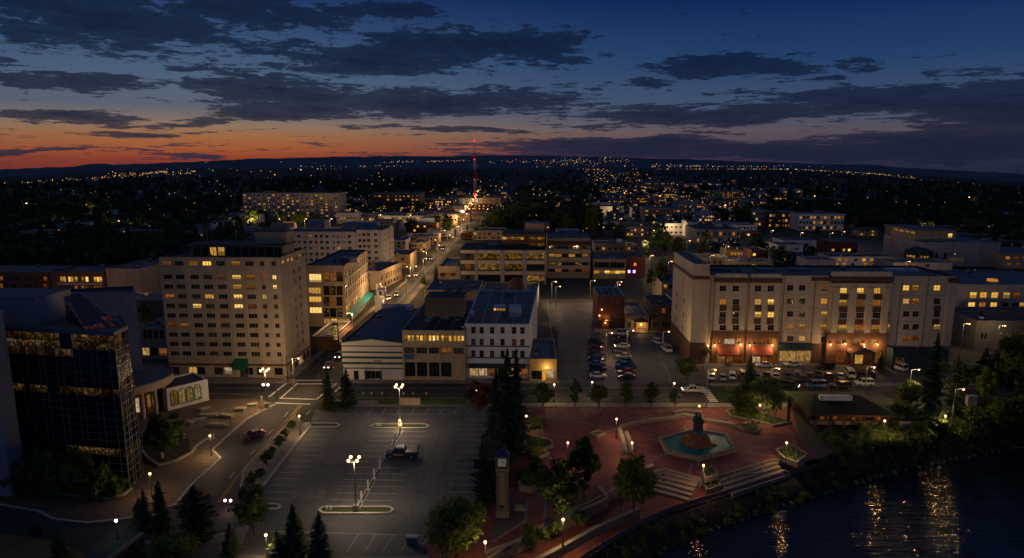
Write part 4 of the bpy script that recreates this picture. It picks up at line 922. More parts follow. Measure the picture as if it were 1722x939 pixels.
for (pa, pb), cols, kk in ((bays[0], (1214, 1236), ['dd', 'ld', 'dd', 'dd']), (bays[1], (1273, 1294.5), ['dd', 'lL', 'LL', 'dd'])):
    bay_face(pa, pb, 475, 557, .9, 'hotel_wall', [H(c, y, k=kk[j][i]) for j, y in enumerate(R5) for i, c in enumerate(cols)], 'wall_bay')
    bay_face(pa - 1, pb + 1, 557, 611, 1.0, 'hotel_brick', [H(cols[0] - 5, 573, 1.2, 1.6, 'a'), H((cols[0] + cols[1]) / 2, 573, 3.0, 1.6, 'p' if pa == 1200 else 'a', 3, 1), H(cols[1] + 5, 573, 1.2, 1.6, 'l'),
              H(cols[0] - 3, 602, 2.4, 2.5, 'p', 2, 1, 'shop_window'), H((cols[0] + cols[1]) / 2, 602, 1.8, 2.5, 'a', 2, 1, 'shop_window'), H(cols[1] + 3, 602, 2.4, 2.5, 'a', 2, 1, 'shop_window')], 'brick_bay')
    b.band(0, U(pa - 1.5), U(pb + 1.5), Zh(475), Zh(468), 1.25, 'rust_trim', 'cornice'); b.band(0, U(pa), U(pb), Zh(468) + .01, h + .5, .9, 'hotel_wall', 'parapet_wall')
    for c in cols:
        for y in (518, 540): b.band(0, U(c) - .95, U(c) + .95, Zh(y + 5), Zh(y - 5), .93, 'rust_trim', 'spandrel_panel')
    bm = MB(); A0, A1 = U(pa + 8), U(pb - 8); bm.quad((A0, -1.02, Zh(583)), (A0, -2.6, Zh(594)), (A1, -2.6, Zh(594)), (A1, -1.02, Zh(583))); bm.quad((A0, -2.6, Zh(594)), (A0, -2.6, Zh(596.5)), (A1, -2.6, Zh(596.5)), (A1, -2.6, Zh(594))); bm.build('awning', M['red_awn'], b.e)
pa, pb = bays[2]
cols = (1414.5, 1443, 1470.5); kk = ['LLL', 'lal', 'DDd', 'lll']
bay_face(pa, pb, 475, 557, 1.2, 'hotel_wall', [H(c, y + (1 if j == 0 else 0), 2.1, 1.6, kk[j][i], 3, 2) for j, y in enumerate([487, 508, 529, 550]) for i, c in enumerate(cols)], 'wall_bay')
for c in cols:
    for y in (497.5, 518.5, 539.5): b.band(0, U(c) - 1.15, U(c) + 1.15, Zh(y + 4.6), Zh(y - 4.6), 1.23, 'rust_trim', 'spandrel_panel')
for c in (1400.5, 1428.7, 1456.7, 1484): b.band(0, U(c) - .8, U(c) + .8, Zh(557), Zh(482), 1.6, 'hotel_wall', 'pilaster')
b.band(0, U(pa - 2), U(pb + 2), Zh(471.5), Zh(465), 1.7, 'rust_trim', 'cornice'); b.band(0, U(pa), U(pb), Zh(465) + .01, Zh(456), 1.2, 'hotel_wall', 'parapet_wall'); b.band(0, U(1360), U(1392), Zh(472), Zh(467), .5, 'rust_trim', 'cornice')
bay_face(pa - 1, pb + 1, 557, 611, 1.5, 'hotel_brick', [H(1409, 573, 1.8, 1.4, 'a', 3, 1), H(1436, 572, 2.0, 1.6, 'p', 2, 1), H(1465, 573, 1.8, 1.4, 'l', 3, 1), H(1409, 596, 2.2, 3.4, 'a', 3, 2, 'shop_window'), H(1440, 602, 2.4, 2.8, 'l', 2, 1, 'door'), H(1472, 600, 2.4, 2.8, 'a', 2, 1, 'shop_window')], 'brick_bay')
M['score'] = mat('scored_joint', (.33, .27, .2), .9, .2, .5)
for py in (477, 496, 518, 540, 560.5):
    for pa_, pb_2 in ((1309, 1391), (1492, 1589), (1253, 1257)): b.band(0, U(pa_), U(pb_2), Zh(py) - .05, Zh(py) + .05, .025, 'score', 'score_line')
for px in (1316, 1368, 1512, 1556): MB().tube((U(px), -.09, 3.6), (U(px), -.09, h - .6), .07, 6).build('drain_pipe', M['rust_trim'], b.e)
# entrance canopy
cx0, cx1 = U(1424), U(1462); cz = Zh(583)
c_ = MB(); c_.box(cx0, -5.6, cz - .7, cx1, -1.52, cz); c_.build('entrance_canopy', M['brown_brick'], b.e)
c_ = MB(); c_.face([(cx0 + .2, -5.62, cz), (cx1 - .2, -5.62, cz), ((cx0 + cx1) / 2, -5.62, cz + 1.3)]); c_.quad((cx0, -5.7, cz), ((cx0 + cx1) / 2, -5.7, cz + 1.4), ((cx0 + cx1) / 2, -1.5, cz + 1.4), (cx0, -1.5, cz)); c_.quad(((cx0 + cx1) / 2, -5.7, cz + 1.4), (cx1, -5.7, cz), (cx1, -1.5, cz), ((cx0 + cx1) / 2, -1.5, cz + 1.4)); c_.build('canopy_roof', M['rust_trim'], b.e)
for xx in (cx0 + .4, cx1 - .4): b.bx('canopy_pier', 'brown_brick', xx - .35, -5.4, .1, xx + .35, -4.7, cz - .7)
# flat wall parts
hw((1329, 1349), R5 + [570], ['dd', 'dd', 'dd', 'll', 'Dl']); hw((1386,), R5 + [571], ['a', 'L', 'l', 'l', 'D']); hw((1524, 1540), R5 + [569], ['Ll', 'll', 'dd', 'Dd', 'aa']); hw((1576,), R5, ['L', 'd', 'd', 'l']); hw((1493,), R5, ['D', 'd', 'd', 'l'], 1.2)
for y in (518, 540): b.band(0, U(1576) - .95, U(1576) + .95, Zh(y + 5), Zh(y - 5), .05, 'rust_trim', 'spandrel_panel')
for (xa_, xb_) in ((1311, 1339), (1341, 1366)): hw(((xa_ + xb_) / 2,), [599], ['p'], 4.6, 3.0, name='shop_window')
b.band(0, U(1309), U(1369), Zh(588), Zh(577), .9, 'teal_dark', 'shop_canopy'); b.band(0, U(1370), U(1391), 0.2, Zh(578), .3, 'brown_brick', 'brick_base'); b.band(0, U(1490), U(1505), .2, Zh(580), .35, 'brown_brick', 'brick_base')
b.band(0, U(1590), U(1604), Zh(600), Zh(474), .35, 'hotel_wall', 'pilaster'); b.band(0, U(1588), U(1605), Zh(474), Zh(467), .6, 'rust_trim', 'cornice')
for i, (c, w_) in enumerate(((1215, 30), (1290, 30), (1345, 34), (1520, 50))): rooftop(b, 'roof_unit', ('roof_blue', 'metal', 'metal', 'white_wall')[i], c - w_ / 2, c + w_ / 2, 457, 453, 3)
xg = [U(c) for c in (1378, 1560)]
b.finish()
tx0, tx1 = ap(1163.5, 520, Y - 1.5).x, ap(1190, 520, Y - 1.5).x
t = [(tx0, Y - 1.5), (tx1, Y - 1.5), (tx1, Y + 24), (tx0, Y + 24)]; h2 = ap(1178, 443, Y).z
b = Bld('hotel_stair_tower', 'plain windowless pale tower with brown cornice at the left end of the hotel', 'tower', t, h2, 'hotel_wall', 'roof', cope='hotel_wall')
zc = ap(1178, 468, Y).z; Wt = tx1 - tx0
for f in (0, 3): L = b.fr(f)[3]; b.band(f, -.2 if f == 0 else 0, L + (.1 if f == 0 else .2), zc - .1, zc + .8, .25, 'rust_trim', 'cornice'); b.band(f, 0, L, .1, ap(1178, 574, Y).z, .12, 'brown_brick', 'brick_base')
for k_ in range(6): b.band(0, .0, Wt, zc - 3.2 * (k_ + 1), zc - 3.2 * (k_ + 1) + .08, .02, 'hotel_wall', 'panel_joint')
b.grid(3, [6, 16], [8, 12, 16], 1.4, 1.5, ['dd', 'Dd', 'dd'], 2); b.finish()
b = Bld('hotel_link', 'narrow recessed pale wall between the hotel and its windowless tower', 'building', [(tx1 + .02, Y + .4), (x0 - .02, Y + .4), (x0 - .02, Y + 15), (tx1 + .02, Y + 15)], ap(1195, 462, Y).z, 'hotel_wall', 'roof', cope='hotel_wall'); b.finish()

# --- building right of the hotel, low garage and dark block
q, h = qbox(1606, 1800, 560, 479, 30)
b = Bld('annex_building', 'pale three storey building with grid of lit windows right of the hotel', 'building', q, h, 'hotel_wall', 'roof_blue')
pw(b, 0, [1618, 1637, 1654, 1673, 1693, 1710, 1730], [497], 2.2, 2.1, ['lLLLlal'], 2, 2); pw(b, 0, [1616, 1634, 1652, 1671, 1690, 1708, 1720], [514], 2.2, 2.1, ['lLlLDDl'], 2, 2); pw(b, 0, [1609.5, 1614, 1631, 1690, 1705, 1718], [529], 1.9, 1.9, ['LLDDll'], 2, 2)
rooftop(b, 'roof_lantern', 'lit', 1666, 1678, 474, 470, 2); b.finish()
q, h = qbox(1637, 1800, 590, 540, 20)
b = Bld('dark_annex', 'dark flat roofed building with two lit windows at the right edge', 'building', q, h, 'dark_wall', 'roof_dark'); pw(b, 0, [1689, 1711], [567], 3.2, 3.0, ['oo'], 3, 2); pw(b, 0, [1655], [566], 2, 2, ['d']); b.finish()
q, h = qbox(1499, 1590, 622, 588, 14)
b = Bld('drive_in_garage', 'low dark teal garage with lit opening at the right end of the hotel', 'garage', q, h, 'teal_dark', 'roof_dark', cope='teal_dark'); b.win(3, 2.5, .1, 6, 3.6, 'p', 4, 2, 'garage_door', 'frame_dark'); b.win(0, .8, 1.2, 2.6, 2.2, 'o', 3, 1, 'window', 'frame_dark'); b.finish()

# --- red shops behind the central lot
q, h = qbox(1004, 1049, 553, 498, 17)
b = Bld('red_brick_pub', 'red brick two storey pub with arched windows and pale flat roof', 'building', q, h, 'brick', 'roof', cope='white_wall')
pw(b, 0, [1012, 1028.5, 1039], [505], 1.0, 1.8, ['DDD'], 1, 2, fm='kerb'); pw(b, 0, [1011, 1017, 1030], [534], 1.4, 2.2, ['aaD'], 1, 2, 'shop_window'); pw(b, 0, [1018], [547], 2.2, 2.0, ['a'], 2, name='door'); b.awning(0, 1, 8, 3.0, 3.6, 1.2, 'rust_trim'); b.finish()
q, h = qbox(1051, 1091, 556, 531, 22)
b = Bld('blue_roofed_cafe', 'small cafe with a long blue roof and glowing orange entrance porch', 'building', q, h, 'tan_wall', 'roof_blue')
pw(b, 0, [1078], [547], 3.4, 2.8, ['L'], 3, 2, 'door'); pw(b, 0, [1058, 1068], [547], 1.2, 1.8, ['DD']); W = q[1][0] - q[0][0]
g = MB(); u, v = b.uv(1078, 540); g.face([(u - 2.4, -2, v), (u + 2.4, -2, v), (u, -2, v + 1.3)]); g.quad((u - 2.4, -2, v), (u, -2, v + 1.3), (u, 0, v + 1.3), (u - 2.4, 0, v)); g.quad((u, -2, v + 1.3), (u + 2.4, -2, v), (u + 2.4, 0, v), (u, 0, v + 1.3)); g.tube((u - 2.2, -1.8, 0), (u - 2.2, -1.8, v), .14); g.tube((u + 2.2, -1.8, 0), (u + 2.2, -1.8, v), .14); g.build('porch', M['rust_trim'], b.e); b.finish()
q, h = qbox(1095, 1137, 557, 514, 18)
b = Bld('brown_brick_shop', 'plain brown brick shop with three small upper windows between cafe and hotel', 'building', q, h, 'brown_brick', 'roof_dark', cope='kerb')
pw(b, 0, [1103, 1116, 1127], [523], 1.2, 1.7, ['DaD'], 1, 2, fm='kerb'); pw(b, 0, [1104, 1118, 1130], [546], 2.2, 1.8, ['DdD'], 2, name='shop_window'); b.finish()
q, h = qbox(1138, 1160, 545, 512, 20)
b = Bld('narrow_shop', 'narrow pale shop with one lit window squeezed beside the hotel tower', 'building', q, h, 'tan_wall', 'roof_blue'); pw(b, 0, [1145], [523], 1.3, 2.0, ['L'], 1); b.finish()
q, h = qbox(1112, 1160, 512, 476, 20)
b = Bld('stepped_shop', 'pale two storey shop with dark blue roof just behind the hotel tower', 'building', q, h, 'tan_wall', 'roof_blue'); pw(b, 0, [1119, 1128, 1137, 1147], [482], 1.5, 1.6, ['ldal'], 1); pw(b, 0, [1117, 1128, 1140], [500], 1.8, 1.8, ['daD'], 2); b.finish()

# --- middle distance
q, h = qbox(774, 918, 478, 420, 26)
b = Bld('terraced_office', 'stepped five storey office with pale horizontal spandrels between grey piers', 'building', q, h, 'dark_wall', 'roof_dark', cope='grey_wall')
W = q[1][0] - q[0][0]; sc = W / 565.; Yq = q[0][1]; Zt = lambda z5: ap(846, 260 + z5 / 3.912, Yq).z
segs = [(6, 98), (118, 266), (292, 412), (438, 556)]
for zz, hh in ((652, 690), (722, 760), (792, 835)):
    for i, (s0, s1) in enumerate(segs):
        k = {652: 'Daoo', 722: 'pood', 792: 'Ddda'}[zz][i]
        if i: b.win(0, s0 * sc, Zt(hh), (s1 - s0) * sc, Zt(zz) - Zt(hh), 'q' if k in 'oa' else 'd', 9, 1, 'ribbon_window', 'frame_dark')
        else: b.win(0, s0 * sc + 2, Zt(hh), (s1 - s0) * sc - 4, Zt(zz) - Zt(hh), 'd' if k != 'p' else 'a', 3, 1)
for z0_, z1_ in ((630, 650), (697, 720), (768, 790)):
    for s0, s1 in segs: b.band(0, s0 * sc, s1 * sc, Zt(z1_), Zt(z0_), .5, 'hotel_wall', 'spandrel')
for s0, s1 in ((98, 118), (266, 292), (412, 438), (556, 565)): b.band(0, s0 * sc, s1 * sc, .1, h - .4, .7, 'grey_wall', 'pier')
b.band(0, 0, W, .2, Zt(838), .6, 'dark_wall', 'ground_floor')
u0, u1 = 280 * sc, 556 * sc
up = MB(); zt = h - .55; up.box(u0, 6, zt, u1, 24, zt + 6.6); up.build('upper_storey', M['rust_trim'], b.e)
for i in range(12): link('ribbon_window', win_mesh((u1 - u0) / 12.2, 1.4, 'q' if i % 5 else 'l', 2, 1, 'frame_dark', 'ribbon_window'), b.e, (u0 + i * (u1 - u0) / 12, 5.93, zt + 4.4))
for i in range(12): link('ribbon_window', win_mesh((u1 - u0) / 12.2, 1.3, 'q' if i > 6 else 'd', 2, 1, 'frame_dark', 'ribbon_window'), b.e, (u0 + i * (u1 - u0) / 12, 5.93, zt + 1.4))
MB().box(u0 - .5, 5.2, zt + 6.6, u1 + .5, 24.5, zt + 7.2).build('upper_roof', M['roof_dark'], b.e); b.bx('roof_house', 'roof', 12, 8, zt, u0 - 3, 16, zt + 2.5); b.bx('lift_housing', 'tan_wall', u0 + 10, 12, zt + 7.2, u1, 22, zt + 11.5)
b.finish()
q, h = qbox(920, 992, 468, 401, 26)
b = Bld('banded_office', 'taller office with alternating tan and dark bands beside the stepped office', 'building', q, h, 'tan_wall', 'roof', cope='grey_wall'); W = q[1][0] - q[0][0]
for i, (py, k) in enumerate(((416, 'd'), (430, 'l'), (444, 'q'), (455, 'a'))): u, v = b.uv(956, py); [b.win(0, .8 + j * (W - 1.6) / 6, v - .75, (W - 1.6) / 6 - .25, 1.5, k if rb.random() < .6 else 'd', 3, 1, 'ribbon_window', 'frame_dark') for j in range(6)]
for py in (409, 423, 437, 449.5): v = b.uv(956, py)[1]; b.band(0, -.05, W + .05, v - .9, v + .9, .35, 'hotel_wall' if py > 410 else 'rust_trim', 'spandrel')
rooftop(b, 'plant_room', 'grey_wall', 936, 975, 394, 388, 12); b.finish()
q, h = qbox(997, 1052, 469, 436, 24)
b = Bld('post_office', 'low cream building with a black window strip above a lit yellow ground floor', 'building', q, h, 'beige_wall', 'roof_blue')
pw(b, 0, [1003, 1009, 1015, 1021, 1029, 1035, 1041, 1047], [446], 2.0, 2.8, ['dddddddd'], 1); pw(b, 0, [1003, 1012, 1021, 1030, 1039, 1047], [458], 2.6, 1.6, ['laLlLL'], 2, name='shop_window'); b.finish()
q, h = qbox(1053, 1084, 467, 432, 20)
b = Bld('neon_bar', 'dark red brick bar with purple and red neon windows', 'building', q, h, 'brick', 'roof_dark'); M['purple_neon'] = emis('purple_neon', (.6, .35, 1), 2.2); M['red_neon'] = emis('red_neon', (1, .12, .05), 1.4)
KINDMAT['u'] = 'purple_neon'; KINDMAT['x'] = 'red_neon'
pw(b, 0, [1058, 1066.5], [457], 1.4, 1.6, ['uu'], 1); pw(b, 0, [1068, 1076], [445], 1.3, 1.6, ['xD'], 1); b.finish()
# grey apartment wings left of the street
q, h = qbox(478, 601, 470, 390, 16)
b = Bld('grey_apartments', 'long grey seven storey apartment wing with scattered lit windows behind the tall tower', 'building', q, h, 'grey_wall', 'roof')
W = q[1][0] - q[0][0]; rp = random.Random(4)
b.grid(0, lin_sp(3, W - 3, 12), [h - 2.2 - 2.85 * j for j in range(7)], 1.6, 1.4, lambda i, j: rp.choice('ddddDDal' if j < 3 else 'ddddD'), 2)
for f in (.17, .34, .5, .68, .84): b.band(0, W * f - .4, W * f + .4, .2, h - .5, .25, 'grey_wall', 'pier')
rooftop(b, 'lift_housing', 'grey_wall', 517, 546, 384, 371, 8); rooftop(b, 'stair_house', 'tan_wall', 456, 486, 385, 377, 8); b.finish()
q2, h2 = qbox(602, 648, 470, 387, 22)
b = Bld('grey_apartment_tower', 'grey eight storey apartment tower block forming the street end of the long grey wing', 'building', q2, h2, 'grey_wall', 'roof'); W = q2[1][0] - q2[0][0]
b.grid(0, [W * f for f in (.12, .28, .44, .7)], [h2 - 2.2 - 2.85 * j for j in range(8)], 1.5, 1.4, lambda i, j: rp.choice('ddddDDa'), 2); b.band(0, W * .52, W * .58, .2, h2 - .4, .6, 'grey_wall', 'pier'); b.band(0, W * .84, W * .9, .2, h2 - .4, .6, 'grey_wall', 'pier')
b.grid(1, lin_sp(3, 19, 4), [h2 - 2.2 - 2.85 * j for j in range(8)], 1.5, 1.4, lambda i, j: rp.choice('dddDDa'), 2); rooftop(b, 'plant_room', 'grey_wall', 576, 634, 383, 375, 8); b.finish()
q, h = qbox(648, 690, 452, 428, 20)
b = Bld('street_shop_building', 'tan two storey shop with lit upper windows by the grey apartment tower', 'building', q, h, 'beige_wall', 'roof'); pw(b, 0, [656, 666, 677, 687], [436], 1.7, 1.5, ['aaDa']); pw(b, 0, [656, 667, 679], [445], 2.4, 1.6, ['lll'], 2); b.finish()
q, h = qbox(648, 682, 428, 404, 18)
b = Bld('street_shop_building', 'pinkish grey three storey block with two rows of small lit windows up the street', 'building', q, h, 'far_wall', 'roof_blue'); pw(b, 0, [652, 661, 671, 679], [409, 415, 422], 1.6, 1.4, ['dddd', 'ddda', 'alll']); b.finish()
Yb, Ye = gp(640, 488).y, gp(676, 470).y
b = Bld('arched_street_building', 'long low street building with a row of lit arched windows facing the road', 'building', [(ap(622, 488, Yb).x, Yb), (ap(640, 488, Yb).x, Yb), (ap(676, 470, Ye).x, Ye), (ap(640, 470, Ye).x, Ye)], 8.5, 'tan_wall', 'roof_dark')
L = b.fr(1)[3]; b.grid(1, lin_sp(2, L - 2, 9), [5.2], 1.5, 2.4, ['alaDaDlDa'], 1, 2); b.grid(1, lin_sp(2, L - 2, 7), [1.6], 2.2, 1.9, ['aDDaDDa'], 2, name='shop_window'); b.finish()
# left block of brick flats
q, h = qbox(90, 180, 505, 457, 18)
b = Bld('brick_flats', 'brown brick flats with white window bands and rows of lit windows left of the tower', 'building', q, h, 'brown_brick', 'roof', cope='rust_trim')
pw(b, 0, [103.5, 108, 117, 121, 128, 139, 146, 160, 164, 169, 177], [470], 1.3, 2.2, ['llLlllLLLLl'], 1); pw(b, 0, [103, 109, 117, 121, 128, 139, 146, 160, 165, 170], [484], 1.3, 1.7, ['DDDDlaaaaa'], 1)
W = q[1][0] - q[0][0]; v = b.uv(130, 477)[1]; b.band(0, W * .1, W * .95, v - .5, v + .35, .12, 'kerb', 'white_band'); b.finish()
q, h = qbox(-60, 87, 500, 458, 22)
b = Bld('brick_flats', 'long brown flats at the left edge, mostly unlit, behind the glass office', 'building', q, h, 'brown_brick', 'roof', cope='rust_trim')
pw(b, 0, [2, 8, 18, 24, 30, 44, 50, 62, 76, 82], [469], 1.5, 2.0, ['aDDDDDDDal'], 1); pw(b, 0, [2, 8, 18, 24, 44, 50, 62, 76, 82], [481], 1.5, 1.8, ['aDDdDDDal'], 1); b.finish()
q, h = qbox(183, 240, 505, 452, 24)
Bld('brick_flats', 'windowless end of the brown brick flats with the tall blank side wall', 'building', q, h, 'tan_wall', 'roof', cope='tan_wall').finish()
q, h = qbox(126, 207, 447, 431, 20)
b = Bld('white_clinic', 'small white flat roofed building among trees at the left', 'building', q, h, 'white_wall', 'roof_blue'); pw(b, 0, [134, 143, 151, 163, 173, 184, 194, 203], [441], 2.0, 1.7, ['addlDaDa']); b.finish()
# civic building on the right
q, h = qbox(1548, 1678, 448, 408, 40)
b = Bld('civic_hall', 'large pale civic hall with plain upper storey and curved glazed corner at the right', 'building', q, h, 'grey_wall', 'roof_blue', cope='kerb')
zt = h - .55; W = q[1][0] - q[0][0]; MB().box(W * .02, 10, zt, W * .56, 34, zt + 6).build('upper_storey', M['beige_wall'], b.e); MB().box(W * .01, 9.4, zt + 6, W * .57, 34.6, zt + 6.5).build('upper_roof', M['roof'], b.e)
link('window', win_mesh(2.4, 2.4, 'L', 2, 2, 'frame', 'window'), b.e, (W * .46, 9.93, zt + 2))
for i in range(12): link('window', win_mesh(1.9, 1.3, 'p' if i % 3 else 'o', 2, 1, 'frame', 'window'), b.e, (W * .02 - .07, 33 - i * 1.95, zt + 3.9), R(-90))
cyl = MB(); cyl.lathe((0, 3, 0), [(7, .1), (7, 7.6), (7.2, 7.6), (7.2, 8.0), (3, 10)], 18); cyl.build('rounded_corner', M['teal_dark'], b.e)
for i in range(9): a = R(180 + i * 14); link('window', win_mesh(1.3, 1.5, 'l' if i % 4 else 'd', 1, 1, 'frame_dark', 'window'), b.e, (7.06 * math.cos(a) - .6 * -math.sin(a), 3 + 7.06 * math.sin(a) - .6 * math.cos(a), 4.6), a + R(90))
pw(b, 0, [1575, 1590], [430], 1.4, 3, ['dd'], 1); pw(b, 0, [1606, 1642], [428], .9, .9, ['l '], 1); b.finish()
q, h = qbox(1508, 1548, 402, 381, 18)
b = Bld('civic_wing', 'small pale wing with lit corner windows left of the civic hall', 'building', q, h, 'beige_wall', 'roof'); pw(b, 0, [1513, 1526, 1531], [388], 1.8, 2.6, ['dla'], 1, 2); b.finish()
q, h = qbox(1680, 1800, 452, 427, 30)
b = Bld('tan_office', 'tan low office with amber windows at the right edge beyond the hotel', 'building', q, h, 'beige_wall', 'roof_blue'); pw(b, 0, [1695, 1710, 1725], [434], 2.2, 1.6, ['lal']); pw(b, 0, [1697, 1712], [445], 2.2, 1.6, ['aa']); b.finish()
q, h = qbox(1394, 1498, 452, 432, 16)
b = Bld('white_school', 'white two storey building with dark roof and round lit windows behind the hotel', 'building', q, h, 'white_wall', 'roof_dark'); pw(b, 0, [1402, 1412, 1423, 1439, 1453, 1466, 1477, 1490], [437.5], 1.8, 1.8, ['allDLlaa']); pw(b, 0, [1407, 1420, 1434, 1455, 1470], [445], 1.8, 1.6, ['llDla']); b.finish()
q, h = qbox(1356, 1405, 456, 437, 14)
Bld('blank_hall', 'plain grey windowless block standing behind the hotel roof', 'building', q, h, 'grey_wall', 'roof').finish()
q, h = qbox(1500, 1600, 462, 442, 18)
b = Bld('flat_roofed_hall', 'flat roofed hall with lit windows behind the right end of the hotel', 'building', q, h, 'grey_wall', 'roof'); pw(b, 0, [1530, 1538, 1560], [447], 2.2, 1.5, ['aaD']); rooftop(b, 'round_tank', 'beige_wall', 1603, 1620, 441, 434, 4); b.finish()

# --- far buildings: (label, pxl, pxr, base, top, depth, wall, roof, window rows, columns, chance lit)
rq = random.Random(21)
def far_building(label, pxl, pxr, pyb, pyt, depth, wall, roof, nr, nc, lit, ww=1.6, wh=1.5, name='office_building', cat='building', group=None, kind='al', units=1):
    q, h = qbox(pxl, pxr, pyb, pyt, depth); h = max(h, 3.4)
    b = Bld(name, label, cat, q, h, wall, roof, far=True, group=group); W = q[1][0] - q[0][0]
    ww = min(ww, W / nc * .7); fh = (h - 1.0) / nr; wh = min(wh, fh * .62)
    b.grid(0, lin_sp(W / nc / 2, W - W / nc / 2, nc), [h - .8 - fh * (j + .5) for j in range(nr)], ww, wh, lambda i, j: rq.choice(kind) if rq.random() < lit else rq.choice('dD'), 1)
    for i in range(units): u, v = rq.uniform(.1, .7) * W, rq.uniform(.2, .6) * depth; b.bx('roof_unit', rq.choice(['metal', 'grey_wall', wall]), u, v, h - .55, u + W * rq.uniform(.08, .2), v + 4, h + rq.uniform(.6, 2.2))
    return b.finish()
far_building('long pale ten storey apartment slab with dozens of lit windows on the far left', 410, 570, 366, 325, 30, 'hotel_wall', 'roof_dark', 8, 20, .5, 1.9, 1.4, 'apartment_slab', units=3)
far_building('dark red six storey block with two lit window columns left of the mast', 622, 705, 357, 326, 40, 'dark_wall', 'roof', 5, 12, .25, 2.4, 1.8, units=2)
far_building('wide two storey office with bright ribbons of light below the dark red block', 640, 725, 376, 363, 40, 'grey_wall', 'roof', 2, 14, .5, 3.2, 1.5)
far_building('small lit block at the foot of the pale apartment slab', 380, 410, 366, 350, 25, 'tan_wall', 'roof', 3, 6, .6)
far_building('flat shop at the end of the lamp lined street', 728, 790, 372, 358, 30, 'tan_wall', 'roof', 2, 8, .45)
far_building('long lit low shop row right of the radio mast', 806, 842, 346, 333, 30, 'beige_wall', 'roof', 2, 8, .7)
far_building('white two storey villa among dark trees right of the mast', 838, 868, 376, 366, 20, 'white_wall', 'roof_blue', 1, 5, .3)
far_building('flat roofed tan hall behind the stepped office', 795, 850, 404, 388, 25, 'tan_wall', 'roof', 2, 7, .3)
far_building('pale flat hall directly behind the banded office', 880, 925, 388, 376, 25, 'grey_wall', 'roof', 1, 6, .2)
far_building('orange lit house hidden by trees behind the stepped office', 815, 838, 382, 372, 18, 'brick', 'rust_trim', 1, 4, .2, name='house')
far_building('grey block with a dark rounded roof on the horizon line', 1028, 1048, 293, 281, 60, 'grey_wall', 'roof_dark', 3, 4, .2)
far_building('large pale hotel like block with two lit rows in the far town', 1075, 1131, 317, 306, 50, 'beige_wall', 'roof', 2, 18, .65, 3, 2)
far_building('pale upper block behind the long lit block in the far town', 1098, 1122, 306, 297, 40, 'beige_wall', 'roof', 2, 6, .3)
far_building('red brick shop row with orange windows in the centre distance', 1064, 1090, 342, 331, 30, 'brick', 'roof', 2, 7, .6, 2.4)
far_building('yellow lit shop row right of the red brick row', 1092, 1118, 345, 334, 30, 'beige_wall', 'roof', 2, 7, .7, 2.4)
far_building('broad grey roofed store with lit front in the centre distance', 1028, 1062, 343, 335, 40, 'grey_wall', 'roof', 1, 10, .7, 2.6)
far_building('two storey brick block with a string of bright lamps', 1084, 1155, 374, 350, 30, 'tan_wall', 'roof', 3, 12, .5, 2.2)
far_building('white building with dark red roof beside the centre road', 1110, 1148, 396, 376, 22, 'white_wall', 'rust_trim', 2, 5, .25, 1.8)
far_building('shop with sloping orange roof behind the white building', 1134, 1162, 376, 362, 18, 'brick', 'rust_trim', 1, 5, .4)
far_building('columned courthouse with tall lit windows and dark flat roof', 1170, 1244, 410, 386, 34, 'grey_wall', 'roof_dark', 2, 10, .35, 1.5, 2.4, 'courthouse')
far_building('cream wing joined left of the columned courthouse', 1155, 1172, 400, 374, 20, 'white_wall', 'roof', 3, 4, .3)
far_building('green roofed low block below the columned courthouse', 1192, 1245, 420, 409, 14, 'teal_dark', 'roof_blue', 1, 6, .1)
far_building('small orange lit eatery with gabled front behind the hotel', 1222, 1262, 432, 420, 15, 'tan_wall', 'roof_dark', 1, 7, .9, 2.0, 1.8)
far_building('white three storey terrace with amber windows beside the lawn', 1342, 1418, 388, 360, 24, 'white_wall', 'roof_blue', 3, 13, .35, 1.8, 2.0, 'terrace')
far_building('amber lit middle part of the terrace beside the lawn', 1292, 1340, 384, 357, 24, 'brown_brick', 'roof_blue', 3, 9, .75, 1.8, 2.0, 'terrace')
far_building('left part of the terrace half hidden by trees', 1264, 1290, 382, 354, 24, 'grey_wall', 'roof', 3, 5, .3, 1.8, 1.8, 'terrace')
far_building('long grey warehouse roof above the terrace', 1360, 1425, 347, 336, 50, 'dark_wall', 'roof_dark', 1, 8, .05)
far_building('pale four storey flats with many lit windows in the right distance', 1210, 1250, 336, 322, 40, 'beige_wall', 'roof', 4, 10, .5, 2, 1.6)
far_building('low shop with white lights left of the pale flats', 1180, 1208, 330, 321, 30, 'tan_wall', 'roof', 2, 6, .6, 2.4)
far_building('wide low store with bright sign lights in the right distance', 1140, 1180, 352, 342, 40, 'grey_wall', 'roof_blue', 1, 8, .5, 2.6)
far_building('two pale cottages side by side among right hand trees', 1536, 1556, 371, 359, 18, 'white_wall', 'roof_dark', 2, 4, .3, name='house')
far_building('single pale cottage right of the paired cottages', 1564, 1580, 373, 361, 18, 'white_wall', 'roof_dark', 2, 3, .3, name='house')
far_building('tan shop with amber windows behind the parked road on the left street', 692, 716, 424, 408, 20, 'tan_wall', 'roof', 2, 5, .4)
far_building('blue roofed long shop beside the street below the trees', 676, 735, 412, 398, 22, 'tan_wall', 'roof_blue', 2, 9, .35)
far_building('low lit store left of the grey apartments behind trees', 335, 380, 385, 376, 22, 'tan_wall', 'roof', 1, 6, .7)
far_building('orange lit gas station in the left distance', 335, 362, 375, 365, 16, 'white_wall', 'rust_trim', 1, 4, .8, 2.6)
far_building('rose roofed low house behind the tall tower left', 300, 345, 418, 406, 18, 'brick', 'rust_trim', 1, 5, .2, name='house')
far_building('pale low house with blue roof behind the tall tower', 398, 470, 408, 388, 20, 'far_wall', 'roof_blue', 2, 8, .2)
far_building('dark roofed shop with small pale dome right of the post office', 1000, 1060, 425, 410, 20, 'tan_wall', 'roof', 1, 6, .2)
